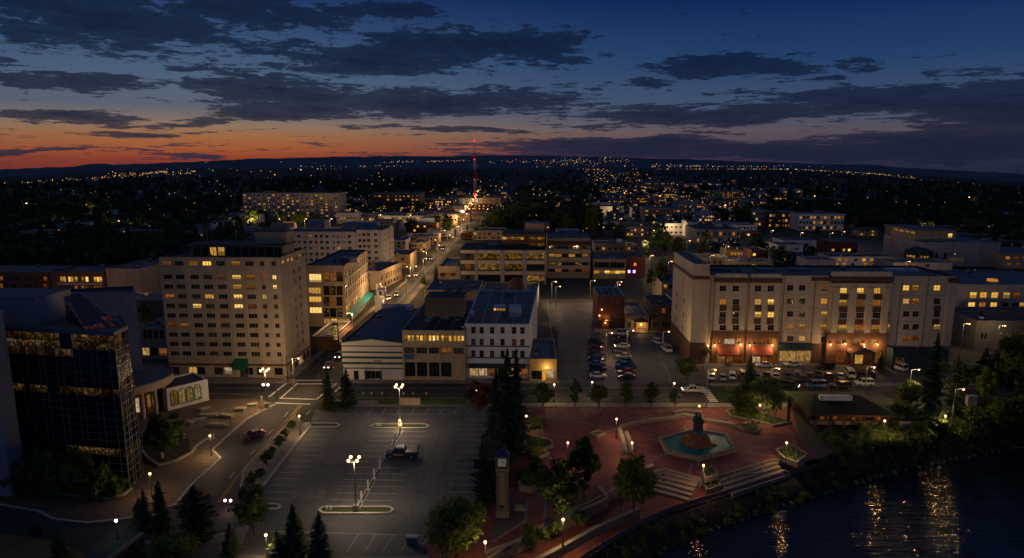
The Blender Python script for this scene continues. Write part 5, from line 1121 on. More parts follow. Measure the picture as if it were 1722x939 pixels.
far_building('tan two storey corner shop above the neon bar', 1055, 1070, 430, 412, 14, 'tan_wall', 'roof', 2, 3, .4)
far_building('brown roofed house with lit gable below the mast', 775, 800, 402, 392, 18, 'brick', 'rust_trim', 1, 4, .3, name='house')
far_building('blue roofed long hall behind the hotel roof', 1160, 1225, 446, 434, 16, 'tan_wall', 'roof_blue', 1, 7, .2)
far_building('low plant building with amber window behind hotel', 1225, 1300, 453, 440, 14, 'beige_wall', 'roof', 1, 8, .25)
# low blocks that fill the far town
fbr = random.Random(5)
for (x0_, x1_, y0_, y1_, n) in ((1000, 1255, 312, 400, 66), (830, 1000, 318, 372, 20), (560, 790, 342, 402, 34), (1180, 1330, 322, 350, 20), (300, 420, 368, 420, 10), (0, 240, 395, 432, 9), (1420, 1722, 345, 398, 16), (1250, 1400, 428, 452, 8), (690, 770, 425, 470, 5), (1600, 1722, 395, 430, 5)):
    for _ in range(n):
        for _t in range(12):
            px, py = fbr.uniform(x0_, x1_), fbr.uniform(y0_, y1_); p = gp(px, py); w = fbr.uniform(9, 24) * (p.y / 420) ** .5; d = fbr.uniform(12, 22); cx_ = 895 - 355 * (py - 276) / 364
            if abs(px - cx_) < 22 + (py - 276) * .2 and px > 600: continue
            if not any(a - 2 < p.x + w and p.x < c + 2 and b_ - 2 < p.y + d and p.y < dd_ + 2 for a, b_, c, dd_ in FOOT): break
        else: continue
        h = fbr.choice((4.2, 4.8, 7, 7.6, 10)); b = Bld('town_block', 'low flat roofed block with a few amber windows in the far town', 'building', [(p.x, p.y), (p.x + w, p.y), (p.x + w, p.y + d), (p.x, p.y + d)], h, fbr.choice(('far_wall', 'tan_wall', 'beige_wall', 'grey_wall', 'white_wall', 'brick')), fbr.choice(('roof', 'roof_blue', 'roof_dark', 'roof')), group='low blocks of the far town', far=True)
        nr = max(1, int(h / 3.4)); nc = max(3, int(w / 2.6)); lt = fbr.uniform(.15, .75); b.grid(0, lin_sp(1.5, w - 1.5, nc), [1.8 + 3.3 * j for j in range(nr)], 1.5, 1.4, lambda i, j: fbr.choice('laalp') if fbr.random() < lt else 'd', 1); b.clutter = fbr.random() < .6; b.finish()
# ordinary small houses of the outlying streets
def house_mesh(seed):
    r = random.Random(seed); W, D, h = r.uniform(9, 14), r.uniform(8, 12), r.uniform(3, 5.6); b = MB(); b.box(0, 0, 0, W, D, h); o = .5; t = h + r.uniform(1.4, 2.6)
    b.quad((-o, -o, h), (W + o, -o, h), (W + o, D / 2, t), (-o, D / 2, t), 1); b.quad((W + o, D + o, h), (-o, D + o, h), (-o, D / 2, t), (W + o, D / 2, t), 1); b.face(((0, 0, h), (0, D / 2, t - .1), (0, D, h))); b.face(((W, D, h), (W, D / 2, t - .1), (W, 0, h)))
    for i in range(3):
        for v in ([1.0] if h < 4 else [.9, 3.4]): u = W * (.15 + .28 * i); b.box(u, -.06, v, u + 1.4, 0.02, v + 1.2, 2 if r.random() < .45 else 3)
    return b, W
HM = []
for i in range(8):
    b, W = house_mesh(40 + i); HM.append(b.mesh('house', [M[['white_wall', 'far_wall', 'tan_wall', 'grey_wall'][i % 4]], M[['roof_dark', 'rust_trim', 'roof'][i % 3]], M[['lit', 'amber', 'lit_hi'][i % 3]], M['glass']]))
HL = ['small pale gabled house among the dark trees of the outlying streets']
hr = random.Random(77); nh = 0; HPOS = []
def clear(x, y, m=2):
    return not any(a - m < x < c + m and b_ - m < y < d + m for a, b_, c, d in FOOT)
for (x0_, x1_, y0_, y1_, n) in ((0, 400, 318, 425, 40), (420, 790, 305, 330, 20), (830, 1000, 300, 380, 26), (1000, 1250, 300, 345, 46), (1250, 1722, 315, 365, 36), (1430, 1530, 375, 398, 5), (330, 480, 368, 420, 9)):
    for _ in range(n):
        for _t in range(8):
            px, py = hr.uniform(x0_, x1_), hr.uniform(y0_, y1_); p = gp(px, py)
            if clear(p.x, p.y, 9): break
        else: continue
        o = link('house', HM[hr.randrange(8)], None, (p.x, p.y, tz(p.x, p.y) - .1), hr.choice([0, 0, .1, 1.57, -.3])); tag(o, HL[0], 'house', 'small houses among the trees of the outlying streets'); HPOS.append((p.x, p.y))
# ---------------------------------------------------------------- glass office building (left foreground)
A, C, B2 = gp(16, 803), gp(219, 822), gp(240, 801); HG = 27.6
e = thing('glass_office_building', 'dark glass office building with grid of mullions and lit office floors in left foreground', 'building', (C.x, C.y, 0))
def gface(a, b, cols, first, lit):
    d = (b - a); L = d.length; d.normalize(); n = Vector((d.y, -d.x, 0)); rz = math.atan2(d.y, d.x)
    xs = [0]; per = L / (cols * 3)
    for i in range(cols): xs += [xs[-1] + per * 2, xs[-1] + per * 3]
    nr = 20; vs = [HG - .5 - 1.33 * k for k in range(nr + 1)]; o = a - Vector((C.x, C.y, 0)); fr = MB()
    for x in xs: fr.obox(o + d * (x - .05) + Vector((0, 0, 0)) - n * .02, d * .1, n * .1, (0, 0, HG))
    for v in vs: fr.obox(o + Vector((0, 0, v - .04)) - n * .02, d * L, n * .085, (0, 0, .08))
    fr.obox(o + Vector((0, 0, HG - .45)), d * L, n * .14, (0, 0, .45))
    t = fr.build('mullion_grid', M['mullion'], e); t['kind'] = 'stuff'
    rest = MB()
    for i in range(len(xs) - 1):
        for k in range(nr):
            m = 'o' if lit(i, k) else 't'; w = xs[i + 1] - xs[i]; p = o + d * xs[i] + Vector((0, 0, vs[k + 1]))
            if first:
                key = ('pane', round(w, 2), m)
                if key not in WCACHE: q = MB(); q.box(.04, 0, .04, w - .04, .05, 1.29); WCACHE[key] = q.mesh('pane', [M[KINDMAT[m]]])
                link('pane', WCACHE[key], e, p + n * .03, rz)
            else: rest.obox(p + d * .04 + n * .0 + Vector((0, 0, .04)), d * (w - .08), n * .03, (0, 0, 1.25), 1 if m == 'o' else 0)
    if not first: s = rest.build('pane', [M['tint'], M['office']], e); s['kind'] = 'stuff'
gr = random.Random(9)
gface(A, C, 7, True, lambda i, k: (k in (0, 1) and i > 0 and i != 8) or (k == 2 and 1 < i < 9) or (k == 7 and gr.random() < .85) or (k == 15 and i > 6))
gface(C, B2, 2, False, lambda i, k: (k in (0, 1) and i < 2) or (k in (6, 10) and gr.random() < .6) or (k == 15))
A2 = gp(-70, 797); Bk = Vector((B2.x * 1.084 - 1.2, B2.y * 1.084, 0)); o = Vector((C.x, C.y, 0))
core = MB(); core.prism([(p - o)[:2] for p in (A + Vector((0, .35, 0)), C + Vector((-.2, .35, 0)), B2 + Vector((-.35, 0, 0)), Bk, A2 + Vector((0, 9, 0)), A2)], 0, HG - .4, 0); core.build('core', M['tint'], e)
rf = MB(); rf.prism([(p - o)[:2] for p in (A, C, B2, Bk, A2 + Vector((0, 9, 0)), A2)], HG - .39, HG - .3, 0); rf.build('roof', M['roof'], e)
rl = MB(); ribbon_mb(rl, [(p - o)[:2] for p in (A2, A, C, B2, Bk)], .35, HG - .3, HG + .15); rl.build('roof_edge', M['roof_blue'], e)
def onroof(px, py, z=HG - .3): return gp(px, py, z) - o
p, q = onroof(-60, 548), onroof(90, 540); t = ap(20, 503, (p + o).y).z
MB().box(p.x, p.y, HG - .32, q.x, p.y + 9, t).build('roof_block', M['grey_wall'], e); MB().box(p.x - .1, p.y - .1, t, q.x + .1, p.y + 9, t + .15).build('roof_block_top', M['roof_blue'], e)
P0, P1 = onroof(143, 556), onroof(207, 550); T, T1 = ap(107, 500, 112.5) - o, ap(131, 493, 113.5) - o
sk = MB(); sk.face((P0, P1, T1, T)); sk.face((Vector((T.x, T.y, HG - .3)), P0, T)); sk.face((P1, Vector((T1.x, T1.y, HG - .3)), T1)); sk.face((Vector((T1.x, T1.y, HG - .3)), Vector((T.x, T.y, HG - .3)), T, T1)); sk.build('sloped_skylight', M['glass'], e)
lm = MB()
SKP = lambda u, v: P0.lerp(P1, u).lerp(T.lerp(T1, u), v)
for iu in range(7):
    for iv in range(6):
      if gr.random() < (.75 if iu < 3 + iv * .6 and iv < 5 else .12):
        u, v = iu / 7 + .02, iv / 6 + .02; c = SKP(u, v); du, dv = SKP(u + .1, v) - c, SKP(u, v + .12) - c; nn = du.cross(dv).normalized() * .05
        lm.quad(c + nn, c + du + nn, c + du + dv + nn, c + dv + nn)
M['ember'] = emis('skylight_glow', lin(180, 90, 60), .10, .9, scale=2); lm.build('lit_skylight_pane', M['ember'], e)  # orange reflections on the sloped glass, put in as faintly glowing panes
fr = MB()
for k in range(8): fr.tube(SKP(k / 7, 0), SKP(k / 7, 1), .07, 4)
for k in range(7): fr.tube(SKP(0, k / 6), SKP(1, k / 6), .07, 4)
fr.build('skylight_bars', M['mullion'], e)
FOOT.append((A2.x, C.y - 2, B2.x + 2, C.y + 16))
# concrete end pier of the same office, cut by the frame
w0, w1 = gp(-90, 836), gp(21, 836); e = thing('concrete_wing', 'plain bluish grey concrete wing at the far left edge beside the glass office', 'building', (w1.x, w1.y, 0))
MB().box(w0.x - w1.x, 0, 0, 0, 3.2, 31).build('wall', M['grey_wall'], e); MB().box(w0.x - w1.x - .1, -.1, 31, .1, 3.3, 31.4).build('coping', M['kerb'], e)
# wedge tower
Yw = 141; xl, xr = ap(95, 600, Yw).x, ap(238, 600, Yw).x; hw_ = ap(200, 492, Yw).z
b = Bld('wedge_tower', 'plain grey wedge shaped tower rising behind the glass office', 'tower', [(xl, Yw), (xr, Yw), (xr * (Yw + 8) / Yw - .2, Yw + 8), (xl, Yw + 3)], hw_, 'grey_wall', 'roof_dark', cope='roof_blue'); b.finish()
# round canopy
c = gp(216, 634, 8.0); e = thing('round_canopy', 'round flat roofed entrance canopy on columns beside the wedge tower', 'canopy', (c.x, c.y, 0)); r_ = 8.9
g = MB(); g.cyl((0, 0), r_, 6.3, 8.0, 40); g.build('fascia', M['tan_wall'], e, smooth=False); g = MB(); g.cyl((0, 0), r_ - .35, 8.0, 8.06, 40); g.build('roof', M['roof'], e)
g = MB(); ribbon_mb(g, [(r_ * math.cos(i * .1571), r_ * math.sin(i * .1571)) for i in range(40)], .4, 8.0, 8.28, closed=True); g.build('roof_edge', M['roof_blue'], e)
for a in (-85, -62, -40, -18, 5, 30): MB().cyl((7.4 * math.cos(R(a)), 7.4 * math.sin(R(a))), .42, .0, 6.3, 12).build('column', M['tan_wall'], e)
g = MB(); g.cyl((0, 0), 5.6, .1, 6.28, 24); g.build('drum_wall', M['brown_brick'], e)
for i, a in enumerate((-75, -66, -50, -40, -25, -12)): link('window', win_mesh(.9, 3.4, 'o' if i % 2 else 'p', 1, 3, 'frame_dark', 'window'), e, (5.68 * math.cos(R(a)), 5.68 * math.sin(R(a)), 1.2), R(a + 90))
# white pavilion with arched windows
FL, FR_ = gp(283, 692), gp(352, 674); dd = (FR_ - FL).normalized(); nn = Vector((dd.y, -dd.x, 0)); BL, BR = FL - nn * 8, FR_ - nn * 8
h = ap(350, 638, FR_.y).z
b = Bld('arched_pavilion', 'low white pavilion with four arched windows in coloured light', 'pavilion', [FL, FR_, BR, BL], h, 'white_wall', 'roof_dark', cope='white_wall', par=.3)
L = b.fr(0)[3]; M['stained'] = emis('stained_glass', lin(190, 170, 90), .42, .9, scale=4)
for i in range(4):
    cx = L * (.16 + .19 * i); wv, v0, v1 = .72, 1.0, h - 1.5; g = MB(); pr = [(cx - wv, v0), (cx + wv, v0)] + [(cx + wv * math.cos(t), v1 + wv * 1.2 * math.sin(t)) for t in [math.pi * k / 8 for k in range(9)]]
    g.face([b.P(0, u, v, .03) for u, v in pr]); wo = g.build('arched_window', M['stained'], b.e)
    g = MB()
    for k in range(len(pr)): g.tube(b.P(0, *pr[k], .05), b.P(0, *pr[(k + 1) % len(pr)], .05), .09, 4)
    g.tube(b.P(0, cx, v0, .05), b.P(0, cx, v1 + .8, .05), .05, 4); g.build('frame', M['frame_dark'], wo)
b.finish()
# concrete seats and blocks on the left plaza
for i, (px, py, l, a) in enumerate(((352, 700, 3.6, .1), (336, 708, 2.6, .5), (382, 701, 3.0, -.2), (405, 690, 2.4, .2), (366, 716, 3.4, .0), (424, 683, 2.0, .3), (318, 712, 2.2, -.3), (345, 690, 2.0, .6))):
    p = gp(px, py, .13); o2 = MB().box(-l / 2, -.6, 0, l / 2, .6, .5).box(-l / 2 - .08, -.68, .5, l / 2 + .08, .68, .6).build('concrete_bench', M['concrete'], None, loc=p); o2.rotation_euler.z = a
    tag(o2, 'plain concrete seat block on the brown paved corner plaza', 'bench', 'concrete seat blocks on the corner plaza')
for i, (px, py) in enumerate(((410, 692), (383, 717), (310, 738), (359, 738), (440, 674), (273, 770))):
    p = gp(px, py, .13); o2 = MB().lathe((0, 0, 0), [(.28, 0), (.3, .1), (.24, .16), (.22, .95), (.27, 1.0), (.2, 1.12), (.01, 1.18)], 10).build('bollard', M['kerb'], None, loc=p); tag(o2, 'stubby pale stone bollard on the brown paved corner plaza', 'bollard', 'bollards on the corner plaza')
# curved planter edges
ribbon('planter_edge', [(240, 762), (250, 775), (268, 785), (296, 778), (322, 764), (330, 752), (345, 742), (355, 738)], .45, 0, .5, 'concrete')
ribbon('planter_edge', [(0, 822), (60, 828), (130, 836), (180, 840), (206, 836), (222, 824)], .45, 0, .45, 'concrete')
poly('planting_bed', [(-60, 818), (0, 821), (60, 827), (130, 835), (180, 839), (206, 835), (219, 822), (100, 812)], .16, 'soil')
poly('planting_bed', [(241, 760), (250, 774), (268, 784), (296, 777), (322, 763), (315, 735), (280, 722), (240, 730)], .16, 'soil')
# brick parapet bottom left
P1, P2 = gp(242, 897, 5), gp(165, 953, 5); d = P2 - P1; n = Vector((-d.y, d.x, 0)).normalized(); n = n if n.y > 0 else -n
e = thing('brick_parapet', 'rusty brick parapet wall with pale stone cap at bottom left corner', 'wall', (P1.x, P1.y, 0)); MB().obox((0, 0, 0), d, n * .5, (0, 0, 4.8)).build('wall', M['brick'], e); MB().obox(-n * .1 + Vector((0, 0, 4.8)), d, n * .75, (0, 0, .22)).build('cap_stone', M['concrete'], e)
poly('patio', [(160, 920), (195, 919), (190, 939), (170, 960), (140, 950)], .03, 'teal_dark')

# ---------------------------------------------------------------- parking lot fittings
def island(label, pts, z=.16):
    P = [gp(*p) for p in pts]; c = sum(P, Vector()) / len(P); e = thing('traffic_island', label, 'traffic island', (c.x, c.y, 0)); Q = [p - c for p in P]
    MB().prism([q[:2] for q in Q], 0, z - .02).build('planting_bed', M['grass'], e); g = MB(); ribbon_mb(g, [q[:2] for q in Q], .45, 0, z + .06, closed=True); g.build('kerb', M['kerb'], e)
    for t in (-.3, .28): MB().cyl(((Q[0].x * .7 + (t - .3)), Q[0].y * .2), .22, z - .03, z + .55, 8).build('marker', M['paint'], e)
def capsule(x0, x1, y, hy, n=7):
    r = hy * 1.35
    return [(x0 + r - r * math.cos(t), y - hy * math.sin(t)) for t in []] + [(x0, y), (x0 + 5, y - hy * .8), (x0 + 12, y - hy), (x1 - 12, y - hy), (x1 - 5, y - hy * .8), (x1, y), (x1 - 5, y + hy * .8), (x1 - 12, y + hy), (x0 + 12, y + hy), (x0 + 5, y + hy * .8)]
island('long kerbed island in the middle of the lot carrying the tall four globe lamp', capsule(537, 661, 859, 5.5))
island('long kerbed island at the top of the lot below the avenue', capsule(624, 721, 717.5, 3.4))
island('kerbed island at the upper left end of the lot', capsule(510, 571, 716, 3.0))
island('small rounded kerb island at the left lot entrance', capsule(436, 471, 853, 4.2))
a, bq = gp(675, 724), gp(601, 857); e = thing('parking_barrier', 'line of white posts joined by low rails dividing the parking lot', 'barrier', (a.x, a.y, 0)); d = bq - a
for k in (-.28, .28):
    g = MB(); n = Vector((-d.y, d.x, 0)).normalized() * k; g.obox(n + Vector((0, 0, .0)), d, n.normalized() * .14, (0, 0, .16)); g.build('kerb_rail', M['kerb'], e)
MB().tube((0, 0, .55), d + Vector((0, 0, .55)), .05).build('rail', M['kerb'], e)
for k in range(8):
    p = d * (k + .4) / 8; MB().cyl((p.x, p.y), .24, 0, .25, 8).cyl((p.x, p.y), .15, .25, 1.9, 8).build('post', M['paint'], e)
# hedges
def hedge(pxa, pxb, py, label, hh=1.1, dp=1.5):
    a, b = gp(pxa, py), gp(pxb, py); L = b.x - a.x; r = random.Random(int(pxa)); V = []; Fc = []
    for i in range(int(L * 170)):
        p = Vector((r.uniform(0, L), r.uniform(-dp / 2, dp / 2), r.uniform(.1, hh + .1))); 
        leaf_quad(V, Fc, p, rv(r) * .16, rv(r) * .12)
    me = bpy.data.meshes.new('foliage'); me.from_pydata([tuple(v) for v in V], [], Fc); me.materials.append(M['leaf'])
    e = thing('hedge', label, 'hedge', (a.x, a.y, .1)); link('foliage', me, e); MB().box(.1, -dp / 2 + .12, 0, L - .1, dp / 2 - .12, hh - .15).build('twigs', M['needle'], e)
hedge(636, 669, 679, 'short clipped hedge left of the pale wall on the avenue verge'); hedge(708, 781, 679, 'long clipped hedge right of the pale wall on the avenue verge'); hedge(790, 820, 681, 'clipped hedge under the red leafed tree')
a, bq = gp(672, 682), gp(707, 682); o2 = MB().box(0, 0, 0, bq.x - a.x, .5, 1.5).box(-.1, -.08, 1.5, bq.x - a.x + .1, .58, 1.7).build('low_wall', M['beige_wall'], None, loc=a); tag(o2, 'short pale wall between two clipped hedges along the avenue', 'wall')
for i, px in enumerate((611, 625, 643, 660, 679, 695, 717)):
    p = gp(px, 671, 0); e = thing('parking_meter', 'parking meter with pale head along the avenue kerb', 'parking meter', p, group='parking meters along the avenue'); MB().tube((0, 0, 0), (0, 0, 1.2), .05, 6).build('post', M['metal'], e); MB().box(-.14, -.1, 1.2, .14, .1, 1.62).lathe((0, 0, 1.62), [(.14, 0), (.1, .1), (.01, .14)], 8).build('head', M['red_awn' if i == 3 else 'paint'], e)
e = thing('utility_cabinet', 'grey utility cabinet on the lower right stalls of the lot', 'cabinet', gp(693, 915)); MB().box(-.7, -.4, 0, .7, .4, 1.2).build('box', M['metal'], e); MB().box(-.8, -.5, 1.2, .8, .5, 1.3).build('lid', M['kerb'], e)

# ---------------------------------------------------------------- clock tower
cb = gp(845, 866); ht = ap(845, 784, cb.y).z; e = thing('clock_tower', 'slim stone clock tower with square white clock face and blue domed cap', 'clock tower', (cb.x, cb.y, 0)); w = .98
MB().box(-w * 1.05, -w * 1.05, 0, w * 1.05, w * 1.05, 1.2).build('base', M['stone'], e)
sh = MB(); sh.box(-w * .92, -w * .92, 1.2, w * .92, w * .92, ht - .4); M['clock_stone'] = mat('clock_tower_stone', (.16, .128, .085), .9, .4, 1.3, bump=.4); sh.build('shaft', M['clock_stone'], e)
MB().box(-w * 1.04, -w * 1.04, ht - .4, w * 1.04, w * 1.04, ht).build('collar', M['stone'], e)
zb, zt2 = ht, ap(845, 770, cb.y).z
bx_ = MB()
for sx in (-1, 1):
    for sy in (-1, 1): bx_.box(sx * w * 1.04 - (.2 if sx > 0 else 0), sy * w * 1.04 - (.2 if sy > 0 else 0), zb, sx * w * 1.04 + (.2 if sx < 0 else 0), sy * w * 1.04 + (.2 if sy < 0 else 0), zt2 + .35)
bx_.box(-w * 1.1, -w * 1.1, zt2 + .35, w * 1.1, w * 1.1, zt2 + .6); bx_.build('clock_frame', M['clock_stone'], e)
MB().box(-w * .86, -w * .86, zb, w * .86, w * .86, zt2 + .34).build('clock_housing', M['pole'], e)
M['dial'] = emis('clock_dial', (.75, .70, .58), .11)
for k in range(4):
    f = MB(); f.box(-.62, -w * .86 - .05, zb + .35, .62, -w * .86 - .01, zb + 1.6); fo = f.build('clock_face', M['dial'], e); fo.rotation_euler.z = k * math.pi / 2
    g = MB(); g.box(-.05, -w * .86 - .09, zb + .95, .05, -w * .86 - .055, zb + 1.42); g.box(-.02, -w * .86 - .088, zb + .9, .4, -w * .86 - .053, zb + 1.0); g.build('clock_hand', M['pole'], fo)
dm = MB(); dm.lathe((0, 0, zt2 + .6), [(w * 1.12, 0), (w * 1.08, .2), (w * .8, .55), (w * .35, .8), (.05, .9)], 14); M['cap_blue'] = mat('dome_blue', (.012, .03, .14), .5, .2, 1); dm.build('dome_cap', M['cap_blue'], e, smooth=True)
pn = MB(); pn.box(-.42, -w * .92 - .04, 1.5, .42, -w * .92 + .01, ht - .7); pn.build('carved_panel', M['stone'], e); MB().lathe((0, -w * .92 - .02, 1.7), [(.3, 0), (.3, .3), (.1, .5), (.01, .52)], 10).build('emblem', M['pole'], e)
o2 = MB().box(-.9, -.5, 0, .9, .5, .35).box(-.7, -.35, .35, .7, .35, .75).build('stone_plaque', M['stone'], None, loc=gp(874, 857)); tag(o2, 'low stone plaque block on the dark court beside the clock tower', 'plaque')

# ---------------------------------------------------------------- fountain
fp = [gp(*p) for p in ((1108, 741), (1120, 764), (1177, 776), (1238, 761), (1222, 735), (1167, 727))]; fc = sum(fp, Vector()) / 6
e = thing('fountain', 'six sided stone fountain basin with turquoise water and a rocky mound', 'fountain', (fc.x, fc.y, 0)); Q = [p - fc for p in fp]
r = random.Random(2)
for i in range(6):
    a, b_ = Q[i], Q[(i + 1) % 6]; n = max(4, int((b_ - a).length / 1.25)); dv = (b_ - a) / n; nv = Vector((-dv.y, dv.x, 0)).normalized(); nv = nv if nv.dot(-a) > 0 else -nv
    for k in range(n):
        o_ = a + dv * (k + .02); MB().obox(o_ - nv * r.uniform(0, .08), dv * .95, nv * .62, (0, 0, .82 + r.uniform(-.05, .08))).build('stone', M['stone'], e)
    MB().obox(a + nv * .1, dv * n, nv * .55, (0, 0, .78)).build('basin_wall', M['concrete'], e)
M['pool'] = mat('turquoise_water', (.016, .26, .20), .5, .35, .5, spec=.2, col2=(.008, .13, .125)); MB().prism([(q * .93)[:2] for q in Q], 0, .5).build('water', M['pool'], e)
M['rock'] = mat('brown_rock', (.20, .095, .04), .95, .5, .8, bump=.5); g = MB(); nseg = 22; b0 = 0; prof = [(3.1, .35), (2.9, 1.0), (2.35, 1.5), (2.05, 2.2), (1.6, 2.7), (1.15, 2.8)]
for k, (rr_, z) in enumerate(prof):
    for i in range(nseg): t = 6.283 * i / nseg; q = rr_ * r.uniform(.84, 1.14); g.v.append((q * math.cos(t), q * math.sin(t), z + r.uniform(-.14, .14)))
for k in range(len(prof) - 1):
    for i in range(nseg): g.f.append((k * nseg + i, k * nseg + (i + 1) % nseg, (k + 1) * nseg + (i + 1) % nseg, (k + 1) * nseg + i)); g.m.append(0)
g.f.append(tuple((len(prof) - 1) * nseg + i for i in range(nseg))); g.m.append(0); g.build('rock_mound', M['rock'], e)
MB().obox((2.0, -.9, .35), (1.7, -.2, -.05), (0, .8, 0), (0, 0, .4)).build('rock_spur', M['rock'], e)
for (xx, yy) in ((-3.8, -1.4), (3.6, .8)): g = MB().tube((xx, yy, .4), (xx, yy, .75), .12).build('water_jet', M['metal'], e)
p = Vector((fc.x, fc.y, 2.75)); s_top = ap(1171, 692, fc.y).z; k = (s_top - 3.2) / 3.3
M['bronze'] = mat('patinated_bronze', (.055, .075, .085), .4, .4, 2, spec=.6, metal=.6)
e = thing('bronze_statue', 'dark bronze statue of two cloaked figures standing close together on the fountain mound', 'statue', p)
MB().cyl((0, 0), 1.25, 0, .28, 20).cyl((0, 0), 1.1, .28, .45, 20).build('pedestal', mat('turquoise_stone', (.06, .2, .23), .6, .3, 1.5), e)
g = MB()
def figure(x, y, s, lean, seed):
    rr_ = random.Random(seed); n = 14; prof = [(.44, 0), (.42, .4), (.40, .9), (.40, 1.35), (.5, 1.85), (.52, 2.2), (.4, 2.5), (.16, 2.64), (.14, 2.76), (.22, 2.86), (.25, 3.02), (.21, 3.18), (.1, 3.3), (.01, 3.33)]
    b0 = len(g.v)
    for rr0, z in prof:
        for i in range(n):
            t = 6.283 * i / n; fold = 1 + (.10 * math.sin(5 * t + seed) + .06 * math.sin(9 * t)) * (1 if z < 2.3 else .15)
            g.v.append((x + (rr0 * 1.15 * fold * math.cos(t) + lean[0] * z) * s, y + (rr0 * 1.05 * fold * math.sin(t) + lean[1] * z) * s, .45 + z * s))
    for q in range(len(prof) - 1):
        for i in range(n): g.f.append((b0 + q * n + i, b0 + q * n + (i + 1) % n, b0 + (q + 1) * n + (i + 1) % n, b0 + (q + 1) * n + i)); g.m.append(0)
    for sd in (-1, 1):
        a = Vector((x + (sd * .48 + lean[0] * 2.2) * s, y - .05 * s, .45 + 2.25 * s)); el_ = a + Vector((sd * .14, -.2, -.62)) * s; hd = el_ + Vector((-sd * .34, -.3, .12)) * s; g.tube(a, el_, .15 * s, 7, r1=.11 * s); g.tube(el_, hd, .11 * s, 7, r1=.07 * s)
figure(-.42, .1, k * .97, (.035, 0), 3); figure(.5, -.12, k * .86, (-.05, 0), 5); figure(.05, -.62, k * .52, (0, .03), 7); g.build('figures', M['bronze'], e, smooth=True)

# ---------------------------------------------------------------- plaza walls, planters, steps
def wall_thing(name, label, pts, w, z0, z1, m='stone', cap=True, cat='wall', z=0):
    P = [gp(px, py, z) for px, py in pts]; e = thing(name, label, cat, (P[0].x, P[0].y, 0)); Q = [(q - P[0])[:2] for q in P]; g = MB(); ribbon_mb(g, Q, w, z0, z1 - .12 if cap else z1); g.build('wall', M[m], e)
    if cap:  # coping stones, each its own piece
        n = 0
        for a, b in zip(Q, Q[1:]):
            a, b = Vector((*a, 0)), Vector((*b, 0)); L = (b - a).length; c = max(1, int(L / 1.6)); d = (b - a) / c; nv = Vector((-d.y, d.x, 0)).normalized() * (w + .14)
            for k in range(c): MB().obox(a + d * (k + .01) - nv / 2 + Vector((0, 0, z1 - .12)), d * .97, nv, (0, 0, .13 + .01 * (k % 2))).build('coping_stone', M['concrete'], e)
    return e
wall_thing('low_wall', 'low stone wall along the back of the raised fountain terrace', [(1044, 721), (1073, 713), (1128, 706), (1150, 701), (1182, 706)], .8, 0, .7)
wall_thing('low_wall', 'low stone wall curving right behind the statue', [(1186, 709), (1212, 713), (1236, 718)], .7, 0, .6)
wall_thing('low_wall', 'outer one of the paired low walls left of the fountain terrace', [(1041, 724), (1047, 742), (1052, 762)], .6, 0, .8); wall_thing('low_wall', 'inner one of the paired low walls left of the fountain terrace', [(1053, 731), (1058, 745), (1062, 762)], .6, 0, .8)
wall_thing('low_wall', 'stepped low wall at the back of the plaza above the statue', [(1132, 699), (1150, 695), (1180, 699)], .7, 0, .9)
def planter(label, pts, z1, fill='grass', cat='planter', flowers=0, z=0, leafy=0):
    P = [gp(px, py, z) for px, py in pts]; c = sum(P, Vector()) / len(P); e = thing('planter', label, cat, (c.x, c.y, 0)); Q = [(p - c) for p in P]; g = MB(); ribbon_mb(g, [q[:2] for q in Q], .45, z, z + z1, closed=True); g.build('wall', M['stone'], e)
    MB().prism([(q * .97)[:2] for q in Q], z, z + z1 - .12).build('soil', M[fill], e)
    if flowers or leafy:
        r = random.Random(len(label)); V = []; Fc = []; xs_ = [q.x for q in Q]; ys_ = [q.y for q in Q]
        for i in range(max(flowers, leafy)):
            t, u = r.random() ** .5 * .85, r.randrange(len(Q)); q = Q[u].lerp(Q[(u + 1) % len(Q)], r.random()) * t; leaf_quad(V, Fc, Vector((q.x, q.y, z + z1 + r.uniform(-.1, .45 if flowers else 1.0))), rv(r) * .2, rv(r) * .15)
        me = bpy.data.meshes.new('plants'); me.from_pydata([tuple(v) for v in V], [], Fc); me.materials.append(M['flower'] if flowers else M['leaf']); s = link('flowers' if flowers else 'plants', me, e); s['kind'] = 'stuff'
M['flower'] = mat('yellow_flowers', (.65, .48, .03), .8, .3, 3)
planter('small planter filled with yellow flowers on the red plaza', [(892, 762), (912, 759), (922, 766), (905, 773), (893, 771)], .8, 'grass', flowers=260)
planter('kidney shaped grass planter on the left of the red plaza', [(884, 742), (905, 738), (926, 744), (930, 752), (915, 757), (895, 760), (884, 754)], .55, leafy=160)
planter('walled bed of shrubs at the upper left of the red plaza', [(888, 712), (910, 708), (912, 726), (890, 729)], .6, 'soil', leafy=700)
planter('pale bench planter in the middle of the red plaza', [(993, 732), (1005, 728), (1017, 732), (1004, 737)], .6)
planter('long bench planter behind the right side of the fountain', [(1238, 719), (1262, 716), (1279, 722), (1276, 728), (1252, 726)], .7, leafy=120)
planter('round planter left of the leafy tree near the clock tower', [(873, 817), (886, 812), (902, 814), (905, 824), (892, 830), (876, 826)], 1.1, 'grass', leafy=200)
planter('planter under the upper right plaza tree', [(1222, 693), (1242, 688), (1262, 692), (1330, 712), (1300, 718), (1262, 708), (1228, 702)], .5, leafy=400)
planter('raised corner planter at the right end of the terraces', [(1304, 764), (1330, 756), (1356, 772), (1340, 786), (1318, 778)], 1.1, leafy=120)
planter('tall stacked stone planter between the steps and the terraces', [(1180, 798), (1199, 793), (1206, 806), (1186, 812)], 1.0, leafy=100)
planter('lower stone planter in front of the stacked planter', [(1184, 822), (1206, 814), (1211, 826), (1188, 834)], 1.2, z=-1.8, leafy=80)
